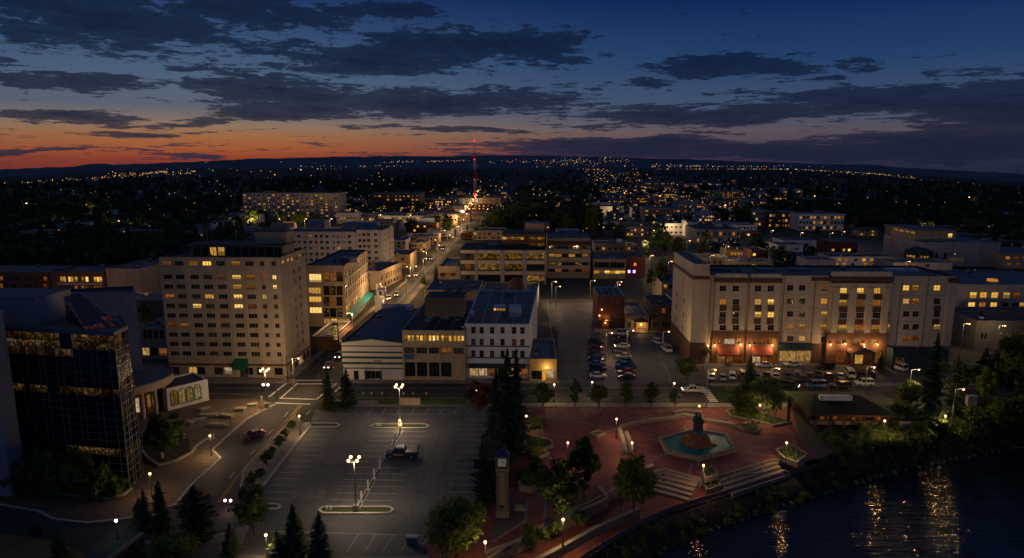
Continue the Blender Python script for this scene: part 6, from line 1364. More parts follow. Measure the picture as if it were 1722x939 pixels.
def steps(label, A, B_, n, run, drop, cat='steps'):
    A, B_ = gp(*A), gp(*B_); d = B_ - A; nv = Vector((d.y, -d.x, 0)).normalized(); nv = nv if nv.y < 0 else -nv; e = thing('stone_steps', label, cat, (A.x, A.y, 0))
    for i in range(n): MB().obox(nv * run * i + Vector((0, 0, -drop - .4)), d, nv * run, (0, 0, .4 + drop - drop * (i + 1) / (n + 1) + .03)).build('step', M['stone'], e); MB().obox(nv * (run * (i + 1) - .18) + Vector((0, 0, -drop * (i + 1) / (n + 1) + .03)), d, nv * .2, (0, 0, .1)).build('nosing', M['concrete'], e)
steps('broad flight of pale stone steps down to the lower riverside plaza', (1118, 789), (1177, 804), 5, 1.25, 1.8); steps('long low stone terraces between the fountain plaza and the river walk', (1206, 803), (1301, 773), 4, .95, 1.8)
steps('narrow flight of steps left of the broad stone steps', (1097, 793), (1108, 788.5), 5, 1.0, 1.8)
e = thing('terrace_ring', 'oval stone ring laid on the terraces above the river walk', 'planter', gp(1262, 793, -.7)); g = MB(); ribbon_mb(g, [(2.6 * math.cos(t * .3927), 1.3 * math.sin(t * .3927)) for t in range(16)], .3, -.6, .35, closed=True); g.build('ring', M['concrete'], e); e.rotation_euler.z = .3
# retaining wall under the plaza edge
g = MB(); ribbon_mb(g, [p[:2] for p in UE], .5, ZL - .4, .05); o2 = g.build('retaining_wall', M['stone']); tag(o2, 'stone retaining wall holding the upper red plaza above the river walk', 'wall')
wall_thing('planter_wall', 'outer stone wall of the long planter beside the ramp', [(815, 950), (882, 925), (960, 884), (1021, 855)], .55, ZL, .15, 'stone', z=ZL); wall_thing('planter_wall', 'end wall of the long planter beside the ramp', [(1021, 855), (1008, 836)], .5, ZL, .2, 'stone', z=ZL)
P = [gp(*q, ZL) for q in ((830, 945), (882, 925), (960, 884), (1021, 855))] + [Vector((p.x, p.y, ZL)) for p in (UE[4], UE[3], UE[2], UE[1])]
mb = MB(); mb.sheet([(p.x, p.y, -.25) for p in P]); structure(mb, 'planting_bed', M['soil'])
wall_thing('ramp_wall', 'long stone wall between the ramp and the river walk', [(890, 962), (925, 944), (1000, 902), (1075, 868)], .55, ZL, -.3, 'stone', z=ZL); wall_thing('plaza_wall', 'short pale wall at the head of the narrow steps', [(1066, 800), (1097, 786)], .6, ZL, .6)
# river railing: posts and panels
e = thing('river_railing', 'low panelled railing with posts along the river walk', 'railing', (RL[1].x, RL[1].y, ZL)); L_ = along(RL[0:7], 46)
for a, b_ in zip(L_, L_[1:]):
    a, b_ = a - RL[1], b_ - RL[1]; d = b_ - a; n = Vector((-d.y, d.x, 0)).normalized() * .06; MB().obox(a + Vector((0, 0, .12)) + d * .04, d * .92, n, (0, 0, .85)).build('panel', M['rail_pink'] if 'rail_pink' in M else M.setdefault('rail_pink', mat('pinkish_rail', (.24, .13, .11), .7, .25, 1)), e); MB().obox(a - d.normalized() * .06 - n, d.normalized() * .12, n * 4, (0, 0, 1.1)).build('post', M['frame'], e)
# riverside pavilion with sod roof
FLp, FRp = gp(1362, 714), gp(1482, 713); b = Bld('riverside_pavilion', 'brown timber visitor pavilion with grassy roof and lit glass front', 'pavilion', [(FLp.x, FLp.y), (FRp.x, FLp.y), (FRp.x, FLp.y + 10), (FLp.x, FLp.y + 10)], 3.2, 'brown_brick', 'grass', cope='brown_brick', par=.2)
W = FRp.x - FLp.x
for i, (f, k) in enumerate(((.04, 'd'), (.15, 'a'), (.24, 'o'), (.32, 'a'), (.41, 'a'), (.49, 'o'), (.58, 'a'), (.66, 'a'), (.76, 'D'), (.84, 'o'), (.92, 'a'))): b.win(0, W * f - .3, 1.0, W * .07, 1.7, k, 1, 1, fm='frame_dark')
g = MB(); z0 = 3.22; A_, B_, C_, D_ = Vector((-1.2, -2.6, z0)), Vector((W + 1.2, -2.6, z0)), Vector((W + 1.2, 12, z0)), Vector((-1.2, 12, z0)); T0, T1 = Vector((2.5, 5, z0 + 1.7)), Vector((W - 3, 5, z0 + 1.7)); g.quad(A_, B_, T1, T0); g.quad(C_, D_, T0, T1); g.face((D_, A_, T0)); g.face((B_, C_, T1)); g.build('grass_roof', M['dark_grass'], b.e)
g = MB(); g.box(-1.2, -2.6, z0 - .35, W + 1.2, -2.4, z0 - .02); g.box(-1.2, -2.4, z0 - .35, -1.0, 11.8, z0 - .02); g.build('eaves_board', M['brown_brick'], b.e)
for f in (.02, .2, .4, .6, .8, .98): MB().box(W * f - .15, -2.2, 0, W * f + .15, -1.9, z0 - .3).build('timber_post', M['brown_brick'], b.e)
b.band(0, 0, W, .1, .9, .3, 'beige_wall', 'counter'); t0, t1 = gp(1380, 668, 5.2), gp(1433, 668, 5.2); b.bx('roof_vent', 'white_wall', t0.x - b.o.x, t0.y - b.o.y, 3.6, t1.x - b.o.x, t0.y - b.o.y + 1.2, 5.4); b.finish()
e = thing('carved_pole', 'tall dark carved timber pole standing between plaza and pavilion', 'pole', gp(1325, 712)); zt = ap(1325, 664, gp(1325, 712).y).z; g = MB(); g.lathe((0, 0, 0), [(.36, 0), (.33, 1), (.4, 1.1), (.3, 2.2), (.38, 2.4), (.28, 3.6), (.36, 3.8), (.27, zt - .4), (.3, zt - .3), (.05, zt)], 10); g.build('shaft', M['pole'], e); MB().box(-.9, -.12, zt - 1.0, .9, .12, zt - .75).build('crossbar', M['pole'], e)
o2 = MB().box(-1.2, -.12, 0, 1.2, .12, 1.5).box(-1.3, -.16, 1.5, 1.3, .16, 1.62).build('notice_board', M['kerb'], None, loc=gp(1521, 722)); tag(o2, 'small pale notice board on the grass right of the pavilion', 'notice board'); 
o2 = MB().box(-1, -.5, 0, 1, .5, 2.2).box(-1.1, -.6, 2.2, 1.1, .6, 2.4).build('stone_sign', M['kerb'], None, loc=gp(1632, 682)); tag(o2, 'pale upright stone sign under dark trees at the right', 'sign')

# radio mast
p = gp(799, 366); zt = ap(799, 237, p.y).z; e = thing('radio_mast', 'tall lattice radio mast with red beacons standing above the far town', 'mast', (p.x, p.y, 0)); M['mast_red'] = mat('mast_red', (.35, .03, .03), .7, .2, .1); M['mast_white'] = mat('mast_white', (.55, .55, .55), .7, .2, .1)
for s in range(8):
    g = MB(); z0, z1 = zt * s / 8, zt * (s + 1) / 8; w = 1.4
    for i in range(3): a = 6.283 * i / 3; a2 = 6.283 * (i + 1) / 3; q = [Vector((w * math.cos(t), w * math.sin(t), 0)) for t in (a, a2)]; g.tube(q[0] + Vector((0, 0, z0)), q[0] + Vector((0, 0, z1)), .22, 5); [g.tube(q[0] + Vector((0, 0, z0 + (z1 - z0) * k / 4)), q[1] + Vector((0, 0, z0 + (z1 - z0) * (k + 1) / 4)), .1, 4) for k in range(4)]
    g.build('lattice_section', M['mast_red'] if s % 2 == 0 else M['mast_white'], e)
for z, rr_ in ((zt, 1.0), (zt * .76, .7), (zt * .30, 1.3), (zt * .5, .5)): MB().ball((0, -1.9, z), rr_, n=8, k=5).build('beacon', M['red_light'], e)
# ---------------------------------------------------------------- lamps
WARM = (1, .655, .31)
LD = {}; M['globe_far'] = emis('street_lamp_lens', (1, .42, .11), 7)
def pl(name, watts, col, r=.15):
    key = (name, watts, col)
    if key not in LD: d = bpy.data.lights.new(name, 'POINT'); d.energy = watts; d.color = col; d.shadow_soft_size = r; LD[key] = d
    return LD[key]
GAIN = .8
def add_light(e, loc, watts, col=WARM, r=.15):
    l = bpy.data.objects.new('lamp_light', pl('lamp_light', watts * GAIN, col, r)); COL.objects.link(l); l.parent = e; l.location = loc; return l
LMESH = {}
def lm(key, f):
    if key not in LMESH: LMESH[key] = f()
    return LMESH[key]
def globe_lamp(px, py, label, watts=420, h=4.2, col=WARM, gm='globe', group=None, n=1, z=0):
    p = gp(px, py, h + z); e = thing('lamp_post', label, 'lamp post', (p.x, p.y, z), group=group)
    link('pole', lm(('pole', h, n), lambda: MB().lathe((0, 0, 0), [(.22, 0), (.2, .35), (.1, .5), (.075, .6), (.06, h - .35), (.12, h - .3), (.12, h - .22)], 8).mesh('pole', [M['pole']])), e)
    if n == 1: link('globe', lm(('globe', gm), lambda: MB().ball((0, 0, 0), .2, n=10, k=6).mesh('globe', [M[gm]])), e, (0, 0, h))
    else:
        for s in (-.45, .45): link('globe', lm(('globe', gm), lambda: MB().ball((0, 0, 0), .2, n=10, k=6).mesh('globe', [M[gm]])), e, (s, 0, h - .1)); link('arm', lm('arm2', lambda: MB().tube((-.45, 0, 0), (.45, 0, 0), .04).mesh('arm', [M['pole']])), e, (0, 0, h - .4))
    add_light(e, (0, 0, h - .75), watts, col); return e
def cluster_lamp(px, py, label, watts=2200, h=9.0, low=False, col=(1, .74, .46)):
    p = gp(px, py, h); e = thing('lamp_post', label, 'lamp post', (p.x, p.y, 0))
    MB().box(-.42, -.42, 0, .42, .42, 1.25).build('plinth', M['kerb'], e); MB().lathe((0, 0, 1.25), [(.14, 0), (.12, 3), (.08, h - 1.3)], 8).build('pole', M['metal'], e)
    for k in range(4):
        a = R(45 + 90 * k); x, y = .95 * math.cos(a), .95 * math.sin(a); MB().tube((0, 0, h - .35), (x, y, h - .2), .045).build('arm', M['metal'], e); link('globe', lm(('globe4',), lambda: MB().ball((0, 0, 0), .24, n=10, k=6).mesh('globe', [M['globe']])), e, (x, y, h + .1))
    if low:
        for s in (-.55, .55): MB().ball((s, 0, h * .62), .26).build('globe', M['globe_pink'], e)
        MB().tube((-.55, 0, h * .6), (.55, 0, h * .6), .04).build('arm', M['metal'], e)
    add_light(e, (0, 0, h - .9), watts, WARM if low else col); return e
def street_lamp(px, py, label, watts=1600, h=8.5, group=None, col=WARM, gm='globe', side=1, at=None):
    p = gp(px, py, h) if at is None else Vector((*at, 0))
    if at is None and any(a + 1 < p.x < c - 1 and b_ + 1 < p.y < d_ - 1 for a, b_, c, d_ in FOOT): return None
    far_ = round(max(.2, .00062 * p.y), 2); e = thing('street_lamp', label, 'street lamp', (p.x, p.y, 0), group=group)
    link('pole', lm(('spole', h), lambda: MB().lathe((0, 0, 0), [(.16, 0), (.12, 2), (.08, h)], 7).mesh('pole', [M['metal']])), e, (-side * 1.6, 0, 0)); link('arm', lm(('sarm', side), lambda: MB().tube((-side * 1.6, 0, 0), (side * .2, 0, .25), .06).mesh('arm', [M['metal']])), e, (0, 0, h - .05))
    link('lamp_head', lm('shead', lambda: MB().box(-.4, -.16, 0, .4, .16, .18).mesh('lamp_head', [M['metal']])), e, (0, 0, h + .1)); gm = 'globe_far' if far_ > .2 and gm == 'globe' else gm; link('lens', lm(('slens', gm, far_), lambda: MB().ball((0, 0, 0), far_, n=8, k=5).mesh('lens', [M[gm]])), e, (0, -.05, h + .0))
    add_light(e, (0, -.1, h - .4 - far_), watts, col); return e
cluster_lamp(595, 773, 'tall four globe lamp on the long island in the middle of the parking lot', 6600)
cluster_lamp(671, 650, 'tall four globe lamp at the top island of the lot near the avenue', 7600)
cluster_lamp(445, 623, 'tall four globe lamp with a lower pair of globes on the street corner plaza', 11500, 9.0, True)
globe_lamp(672, 707, 'small bright lamp at the foot of the top island in the lot', 420, 1.9)
G = [(1037, 705, 'lamp post on the red plaza left of the long low wall'), (1063, 745, 'lamp post by the paired low walls left of the fountain'), (1183, 783, 'lamp post at the head of the broad steps before the fountain'), (1176, 683, 'lamp post directly behind the bronze statue'),
     (1323, 745, 'lamp post in the raised corner planter at the right end of the terraces'), (1488, 708, 'lamp post at the right corner of the riverside pavilion'), (1590, 700, 'lone lamp post among dark trees right of the pavilion'), (1278, 682, 'lamp post lighting the leafy tree at upper right of the plaza'),
     (885, 700, 'lamp post behind the walled shrub bed at the left of the plaza'), (955, 745, 'lamp post half hidden by the dark tall tree on the plaza'), (932, 647, 'lamp post at the corner of the yellow shop'), (996, 643, 'lamp post before the row of dark parked cars'), (1134, 645, 'lamp post before the white pickup truck'),
     (816, 912, 'lamp post at the bottom beside the big round bright tree'), (947, 874, 'lamp post in the long planter beside the ramp'), (503, 700, 'lamp post at the upper end of the planted strip by the lot'), (447, 900, 'lamp post between dark spruces at the bottom left'),
     (353, 733, 'lamp post in the middle of the brown paved plaza'), (252, 797, 'lamp post at the right corner of the glass office')]
for i, (px, py, lb) in enumerate(G): globe_lamp(px, py, lb, (650 if i == 18 else 1400 if i == 17 else 1000 if i < 8 else (700, 1300)[i - 13] if i in (13, 14) else 800) if i not in (8, 9) else 420, col=(1, .60, .34) if i < 5 else WARM)
globe_lamp(195, 876, 'short cool white lamp on the kerb of the curved road', 60, 3.0, (.75, .9, 1), 'globe_cool'); globe_lamp(383, 841, 'low twin lamp with pinkish light at the lot entrance', 110, 2.0, (1, .6, .5), 'globe_pink', n=2); globe_lamp(805, 657, 'twin globe lamp by the hedge near the red leafed tree', 420, 4.2, n=2)
globe_lamp(215, 783, 'small cool lamp at the foot of the glass office corner', 40, 3, (.9, .95, 1), 'globe_cool')
SG = 'street lamps along the main road into town'
LE, RE = [[gp(*q) for q in e_] for e_ in (((497, 646), (690, 471), (757, 395), (795, 345), (803, 328)), ((577, 646), (708, 480), (778, 395), (801, 345), (806, 328)))]
def atY(E_, Y):
    for p, q in zip(E_, E_[1:]):
        if p.y <= Y <= q.y: return p.x + (q.x - p.x) * (Y - p.y) / (q.y - p.y)
Y = 178
for i in range(44):
    Y += 22 + i * .75
    if Y > RE[-1].y or Y > LE[-1].y: break
    sd = 1 if i % 2 else -1; x = atY(RE if sd > 0 else LE, Y); street_lamp(None, None, 'street lamp along the lamp lined main road into town', 5200 if Y < 500 else 9500, 8.5, SG, col=(1, .58, .24), side=sd, at=(x - sd * 1.2, Y))
for px, py, lb, w in ((1029, 560, 'street lamp at the head of the central row of parked cars', 1100), (942, 482, 'street lamp at the corner of the stepped office parking', 900), (1042, 479, 'street lamp behind the red brick pub roof', 700), (286, 611, 'street lamp at the left corner of the apartment tower', 600), (1107, 497, 'street lamp behind the brown brick shop', 600), (1100, 388, 'street lamp by the white building with red roof', 1500), (1045, 368, 'bright street lamp in the centre distance road', 1800),
                      (1050, 325, 'street lamp far up the centre distance road', 2500), (1470, 618, 'street lamp before the hotel entrance', 800), (1420, 390, 'street lamp at the right end of the pale terrace', 900), (1500, 402, 'street lamp by the civic wing', 700), (502, 603, 'street lamp on the corner pole beside the apartment tower', 3000), (1620, 655, 'street lamp on the path under right hand trees', 500)): street_lamp(px, py, lb, w)
TG = 'street lamps of the mid town streets and car parks'
for px, py, w in ((1118, 470, 2500), (1098, 430, 3000), (1130, 440, 3000), (1085, 405, 4000), (1062, 350, 6000), (1160, 405, 4500), (1185, 418, 3500), (1225, 415, 3500), (700, 448, 3500), (765, 474, 3500), (838, 482, 3000), (900, 484, 2500), (935, 474, 3000), (1000, 472, 3500), (1045, 474, 2500), (640, 478, 3000), (575, 462, 3500), (520, 455, 3500), (610, 468, 3000), (670, 445, 3500), (425, 368, 14000), (470, 368.5, 14000), (515, 368.5, 14000), (558, 368.5, 14000), (640, 362, 7000), (690, 362, 7000), (345, 378, 5000), (380, 372, 5000), (150, 460, 3500), (110, 500, 2200), (160, 500, 2200), (45, 490, 2200), (255, 600, 900),
                  (1350, 392, 5000), (1400, 392, 5000), (1300, 388, 5000), (1530, 440, 2500), (1590, 455, 3500), (1640, 455, 3000), (1690, 460, 2500), (1440, 458, 2500), (1200, 430, 3000), (1630, 545, 1400), (1690, 548, 1400), (1110, 330, 9000), (1080, 348, 7000), (1130, 378, 5000), (1220, 345, 7000), (1155, 358, 6000), (860, 400, 4000), (810, 410, 4000), (905, 398, 4000), (745, 372, 6000), (820, 352, 7000), (1035, 350, 7000), (85, 372, 3500), (200, 372, 3500), (45, 342, 5000), (145, 345, 5000), (1370, 330, 6000), (1630, 332, 6000), (1560, 378, 3500), (1065, 556, 700), (1125, 558, 700)): street_lamp(px, py, 'street lamp lighting the streets and car parks of the mid town', w, 9.0, TG)
for px, py, w in ((1203, 622, 2300), (1310, 620, 2300), (1395, 620, 2300), (1545, 622, 2800)): street_lamp(px, py, 'tall lamp over the cars parked before the hotel', w, 9.0, 'lamps over the hotel parking')
# lamps fixed to the hotel front
hotel = next(o for o in COL.objects if o.name == 'hotel')
for px, py in ((1202, 581), (1246, 580), (1261, 581), (1299, 581), (1397, 580), (1422, 579), (1453, 580), (1476, 580)):
    yq = hotel.location.y - 1.6 - (.6 if px > 1390 else 0); p = ap(px, py, yq) - Vector((hotel.location.x, hotel.location.y, 0)); link('wall_lamp', lm('sconce', lambda: MB().ball((0, 0, 0), .2, n=8, k=5).tube((0, 0, 0), (0, .9, .1), .05).mesh('wall_lamp', [M['sodium']])), hotel, p); add_light(hotel, p + Vector((0, -.5, -.3)), 560, (1, .57, .25), .12)
for px, py in ((1191, 582),):
    hl = next(o for o in COL.objects if o.name == 'hotel_stair_tower'); p = ap(px, py, hl.location.y - .5) - Vector((hl.location.x, hl.location.y, 0)); link('wall_lamp', LMESH['sconce'], hl, p)
cf = next(o for o in COL.objects if o.name == 'blue_roofed_cafe'); p = ap(1078, 546, cf.location.y - 1.2) - Vector((cf.location.x, cf.location.y, 0)); MB().ball(p, .35).build('porch_lamp', M['sodium'], cf); add_light(cf, p + Vector((0, -.6, -.5)), 320, (1, .55, .22))
pb_ = next(o for o in COL.objects if o.name == 'red_brick_pub')
for px, py in ((1008, 531), (1012, 521), (1018, 543)): p = ap(px, py, pb_.location.y - .6) - Vector((pb_.location.x, pb_.location.y, 0)); MB().ball(p, .22).build('wall_lamp', M['sodium'], pb_)
add_light(pb_, Vector((3, -1.2, 3.2)), 200, (1, .5, .2)); ys = next(o for o in COL.objects if o.name == 'yellow_shop'); add_light(ys, Vector((4.4, -1.2, 3.6)), 240, (1, .72, .35)); MB().ball((4.4, -.3, 3.9), .15).build('wall_lamp', M['globe'], ys)

# traffic signals and poles
for px, py, h_, sd, lb in ((484, 643, 7, 1, 'traffic signal on the corner pole below the apartment tower'), (578, 652, 6.5, -1, 'traffic signal arm at the corner of the striped building'), (466, 674, 6.5, 1, 'traffic signal at the corner of the brown paved plaza')):
    p = gp(px, py); e = thing('traffic_signal', lb, 'traffic signal', (p.x, p.y, 0)); MB().lathe((0, 0, 0), [(.2, 0), (.16, .5), (.11, h_)], 8).build('pole', M['pole'], e); MB().tube((0, 0, h_ - .6), (sd * 4.5, 0, h_ - .3), .07).build('arm', M['pole'], e)
    for xx in (sd * 2.4, sd * 4.3): hd = MB().box(xx - .18, -.16, h_ - 1.5, xx + .18, .16, h_ - .45).build('signal_head', M['pole'], e); MB().ball((xx, -.17, h_ - 1.25), .1, n=8, k=4).build('lens', M['tail_on'] if 'tail_on' in M else M.setdefault('tail_on', emis('tail_light_on', (1, .05, .04), 2.2)), hd)
# ---------------------------------------------------------------- vehicles
M['tyre'] = mat('tyre', (.012, .012, .012), .8, .2, 4); M['rim'] = mat('rim', (.3, .3, .3), .4, .2, 4, metal=.7); M['head_off'] = mat('headlight_lens', (.5, .5, .48), .2, .1, 3); M['tail_off'] = mat('tail_light_lens', (.22, .012, .012), .3, .1, 3)
M['head_on'] = emis('headlight_on', (1, .8, .5), 7); M['tail_on'] = emis('tail_light_on', (1, .05, .04), 2.2)
PAINT = {k: mat('car_paint_' + k, c, .3, .12, 1, spec=.5, coat=.4) for k, c in dict(black=(.012, .012, .014), maroon=(.06, .012, .014), navy=(.012, .022, .06), teal=(.012, .05, .06), white=(.62, .62, .60), silver=(.32, .33, .34), grey=(.10, .105, .11), blue=(.02, .09, .20), red=(.30, .02, .02), purple=(.05, .025, .08), brown=(.09, .06, .04)).items()}
def loft(b, st, m=0):
    """hull through stations (x, z bottom, z top, half width); crowned top, tucked sides"""
    rings = []
    for x, zb, zt, w in st:
        hh = zt - zb; rings.append([b.pt((x, y, z)) for y, z in ((-w * .86, zb), (-w, zb + hh * .3), (-w * .985, zb + hh * .72), (-w * .82, zt - .02), (0, zt + .03), (w * .82, zt - .02), (w * .985, zb + hh * .72), (w, zb + hh * .3), (w * .86, zb))])
    for a, c in zip(rings, rings[1:]):
        for i in range(9): b.f.append((a[i], a[(i + 1) % 9], c[(i + 1) % 9], c[i])); b.m.append(m)
    b.f.append(tuple(rings[0][::-1])); b.m.append(m); b.f.append(tuple(rings[-1])); b.m.append(m)
def cabin(g, p, x0, x1, x2, x3, zb, zt, w, mid):
    wb, wt = w * .95, w * .76
    B = [(x0, -wb, zb), (x3, -wb, zb), (x3, wb, zb), (x0, wb, zb)]; T = [(x1, -wt, zt), (x2, -wt, zt), (x2, wt, zt), (x1, wt, zt)]
    for i in range(4): j = (i + 1) % 4; g.quad(B[i], B[j], T[j], T[i])
    p.box(x1 - .05, -wt - .02, zt - .02, x2 + .05, wt + .02, zt + .05)
    for i in range(4): p.tube(B[i], T[i], .045, 5)
    for xm in mid: t = (xm - x0) / (x3 - x0); [p.tube((xm, s * (wb + .01), zb), (x1 + (x2 - x1) * t, s * (wt + .01), zt), .04, 5) for s in (-1, 1)]
CK = {}
def car_kind(kind):
    if kind in CK: return CK[kind]
    b, g = MB(), MB(); wx = (-1.38, 1.38); wr = .33; w = .89; L = 4.5
    if kind == 'sedan': loft(b, [(-2.3, .35, .62, .74), (-2.15, .25, .74, .84), (-1.2, .22, .92, w), (-.3, .22, .97, w), (1.2, .22, .98, w), (2.1, .25, .95, .84), (2.28, .38, .8, .74)]); cabin(g, b, -1.05, -.25, 1.05, 1.85, .94, 1.43, w, (.35,))
    elif kind == 'suv': loft(b, [(-2.3, .4, .8, .78), (-2.2, .3, .95, .88), (-1.2, .28, 1.08, .92), (1.2, .28, 1.12, .92), (2.2, .3, 1.1, .88), (2.3, .42, 1.0, .8)]); cabin(g, b, -1.2, -.6, 1.95, 2.25, 1.06, 1.76, .92, (.2, 1.2)); wr = .37
    elif kind == 'van': loft(b, [(-2.5, .4, .9, .8), (-2.4, .3, 1.05, .92), (-1.7, .28, 1.25, .97), (2.4, .28, 1.3, .97), (2.5, .4, 1.2, .94)]); cabin(g, b, -1.9, -1.3, 2.35, 2.5, 1.24, 2.1, .97, (-.4, .6, 1.5)); wx = (-1.5, 1.5)
    elif kind == 'pickup':
        loft(b, [(-2.8, .45, .9, .8), (-2.65, .35, 1.05, .94), (-1.6, .33, 1.16, .97), (.7, .33, 1.18, .97)]); cabin(g, b, -1.65, -.95, .35, .72, 1.14, 1.84, .96, (-.3,)); b.box(.7, -.96, .42, 2.75, .96, .66); b.box(.7, -.97, .66, 2.75, -.87, 1.18); b.box(.7, .87, .66, 2.75, .97, 1.18); b.box(2.66, -.87, .66, 2.75, .87, 1.15); wx = (-1.75, 1.75); wr = .4
    f = -2.3 if kind in ('sedan', 'suv') else (-2.52 if kind == 'van' else -2.82); rr_ = 2.29 if kind in ('sedan', 'suv') else (2.5 if kind == 'van' else 2.75); zh = {'sedan': .66, 'suv': .85, 'van': .92, 'pickup': .92}[kind]; ww = .6
    wh = MB(); wh.tube((0, -.12, 0), (0, .12, 0), wr, 14, 0); wh.tube((0, -.135, 0), (0, .135, 0), wr * .6, 10, 1); wm = wh.mesh('wheel', [M['tyre'], M['rim']])
    hl = MB().box(-.06, -.17, -.07, .08, .17, .07).mesh('headlight', [M['head_off']]); tl = MB().box(-.06, -.13, -.1, .05, .13, .1).mesh('tail_light', [M['tail_off']]); bm = MB().box(-.07, -w * .8, -.08, .07, w * .8, .08).mesh('bumper', [M['frame_dark']])
    CK[kind] = (b.mesh('body', [M['tyre']]), g.mesh('window_glass', [M['glass']]), wm, hl, tl, bm, wx, wr, f, rr_, zh, ww); return CK[kind]
def car(kind, colr, px, py, rz, label, group=None, on=False, tail=False, z=.0, name=None):
    bm_, gm_, wm, hl, tl, bu, wx, wr, f, rr_, zh, ww = car_kind(kind); p = gp(px, py, z); e = thing(name or {'sedan': 'sedan', 'suv': 'suv_car', 'van': 'van', 'pickup': 'pickup_truck'}[kind], label, {'pickup': 'pickup truck', 'van': 'van'}.get(kind, 'car'), (p.x, p.y, z + .006), rz, group)
    o = link('body', bm_, e); o.material_slots[0].link = 'OBJECT'; o.material_slots[0].material = PAINT[colr]; link('window_glass', gm_, e)
    for x in wx:
        for s in (-.84, .84): link('wheel', wm, e, (x, s, wr))
    for s in (-ww, ww):
        h_ = link('headlight', hl, e, (f + .06, s, zh)); t_ = link('tail_light', tl, e, (rr_ - .02, s * 1.1, zh + .1))
        if on: h_.material_slots[0].link = 'OBJECT'; h_.material_slots[0].material = M['head_on']
        if tail: t_.material_slots[0].link = 'OBJECT'; t_.material_slots[0].material = M['tail_on']
    link('bumper', bu, e, (f + .03, 0, .42)); link('bumper', bu, e, (rr_ - .02, 0, .45))
    return e
PI = math.pi
GL = 'cars parked in the central lot'
for i, (py, c, k, lb) in enumerate(((577, 'black', 'suv', 'black car at the far end of the left parked row'), (587, 'maroon', 'sedan', 'dark maroon sedan second from the far end of the left parked row'), (596, 'navy', 'sedan', 'navy sedan third from the far end of the left parked row'), (604.5, 'teal', 'sedan', 'dark teal sedan in the middle of the left parked row'), (613, 'blue', 'sedan', 'blue sedan third from the near end of the left parked row'), (621.5, 'navy', 'suv', 'navy tall car next to the white sedan in the left parked row'), (633, 'white', 'sedan', 'white sedan at the near end of the left parked row'))): car(k, c, 1004 + (i - 3) * .6, py + 2, PI, lb, GL)
for i, (py, c, k, lb) in enumerate(((562, 'white', 'van', 'white van at the far end of the right parked row'), (572, 'purple', 'suv', 'dark purple car behind the white van in the right parked row'), (583, 'white', 'sedan', 'white sedan with a lit headlight in the right parked row'), (592, 'grey', 'sedan', 'grey sedan just before the white lit sedan in the right parked row'), (600, 'silver', 'sedan', 'silver sedan in the middle of the right parked row'), (608, 'teal', 'sedan', 'dark teal sedan before the blue pickup in the right parked row'), (617, 'blue', 'pickup', 'blue pickup truck in the right parked row'), (626.5, 'red', 'sedan', 'red sedan second from the near end of the right parked row'), (635, 'black', 'sedan', 'black sedan at the near end of the right parked row'))): car(k, c, 1044 + i * 1.2, py + 2, 0, lb, GL, on=(i == 2))
car('suv', 'white', 1108, 579, 2.2, 'white car with red trim beside the red and white van', name='suv_car')
e = car('van', 'white', 1121, 591, 1.75, 'white van with red rear panel and red roof parked right in the central lot'); M['van_red'] = PAINT['red']; MB().box(2.49, -.8, 1.0, 2.56, .8, 1.95).build('red_panel', PAINT['red'], e); MB().box(-.6, -.7, 2.14, 2.3, .7, 2.32).build('roof_box', PAINT['red'], e)
HC = [(1197, 637, 'white', 'sedan', 'white sedan at the left end of the hotel parking', 1), (1216, 638, 'silver', 'sedan', 'pale silver sedan second from the left in hotel parking', 1), (1231, 636, 'white', 'suv', 'white tall car third from the left in hotel parking', 1), (1304, 636, 'white', 'sedan', 'white sedan just right of the tall spruce in hotel parking', 1), (1323, 635, 'grey', 'sedan', 'grey sedan between white and silver cars in hotel parking', 1), (1341, 634, 'silver', 'suv', 'silver tall car in the middle of the hotel parking back row', 1), (1360, 635, 'silver', 'sedan', 'silver sedan left of the brown car in hotel parking', 1),
      (1375, 632, 'brown', 'sedan', 'brown sedan in the hotel parking back row', 1), (1394, 636, 'black', 'sedan', 'black sedan right of the brown car in hotel parking', 1), (1412, 636, 'silver', 'sedan', 'silver sedan right of the black car in hotel parking', 1), (1429, 633, 'white', 'van', 'white van at the right end of the hotel parking back row', 1)]
HC += [(1250, 634, 'black', 'suv', 'black tall car left of the tall spruce in hotel parking', 1), (1272, 636, 'grey', 'sedan', 'grey sedan half behind the tall spruce in hotel parking', 1), (1288, 634, 'black', 'sedan', 'black sedan left of the white one in hotel parking', 1), (1446, 634, 'maroon', 'sedan', 'dark maroon sedan right of the white van in hotel parking', 1), (1463, 634, 'black', 'suv', 'black tall car at the far right of the hotel parking row', 1)]
for px, py, c, k, lb, _ in HC: car(k, c, px, py, -PI / 2 - .25, lb, 'cars parked before the hotel')
car('suv', 'black', 1327, 652, 2.6, 'black car with both headlights on turning in the hotel parking', on=True); car('van', 'blue', 1372, 653, .1, 'blue van parked sideways before the hotel'); car('suv', 'black', 1414, 653, .05, 'black tall car parked sideways right of the blue van'); car('suv', 'white', 1452, 648, .0, 'white tall car parked sideways at the end of the hotel drive'); car('sedan', 'grey', 1290, 655, .08, 'grey sedan parked sideways left of the car with headlights on'); car('pickup', 'brown', 1350, 642, .1, 'brown pickup between the two rows before the hotel'); car('suv', 'black', 1388, 620, .1, 'large black car standing at the hotel kerb'); car('sedan', 'white', 1332, 616, .05, 'long white sedan at the hotel kerb before the lit shop'); car('sedan', 'white', 1284, 617, 0, 'white sedan at the hotel kerb under the red awning'); car('van', 'white', 1510, 622, -PI / 2 + .3, 'white van standing before the drive in garage')
car('pickup', 'silver', 1166, 660, 0, 'silver pickup truck with lit bed driving along the avenue', on=True)
car('sedan', 'maroon', 426, 736, R(-132) + PI, 'dark sedan with red tail lights driving away on the diagonal road', tail=True)
for e_ in [COL.objects[-1]]: pass
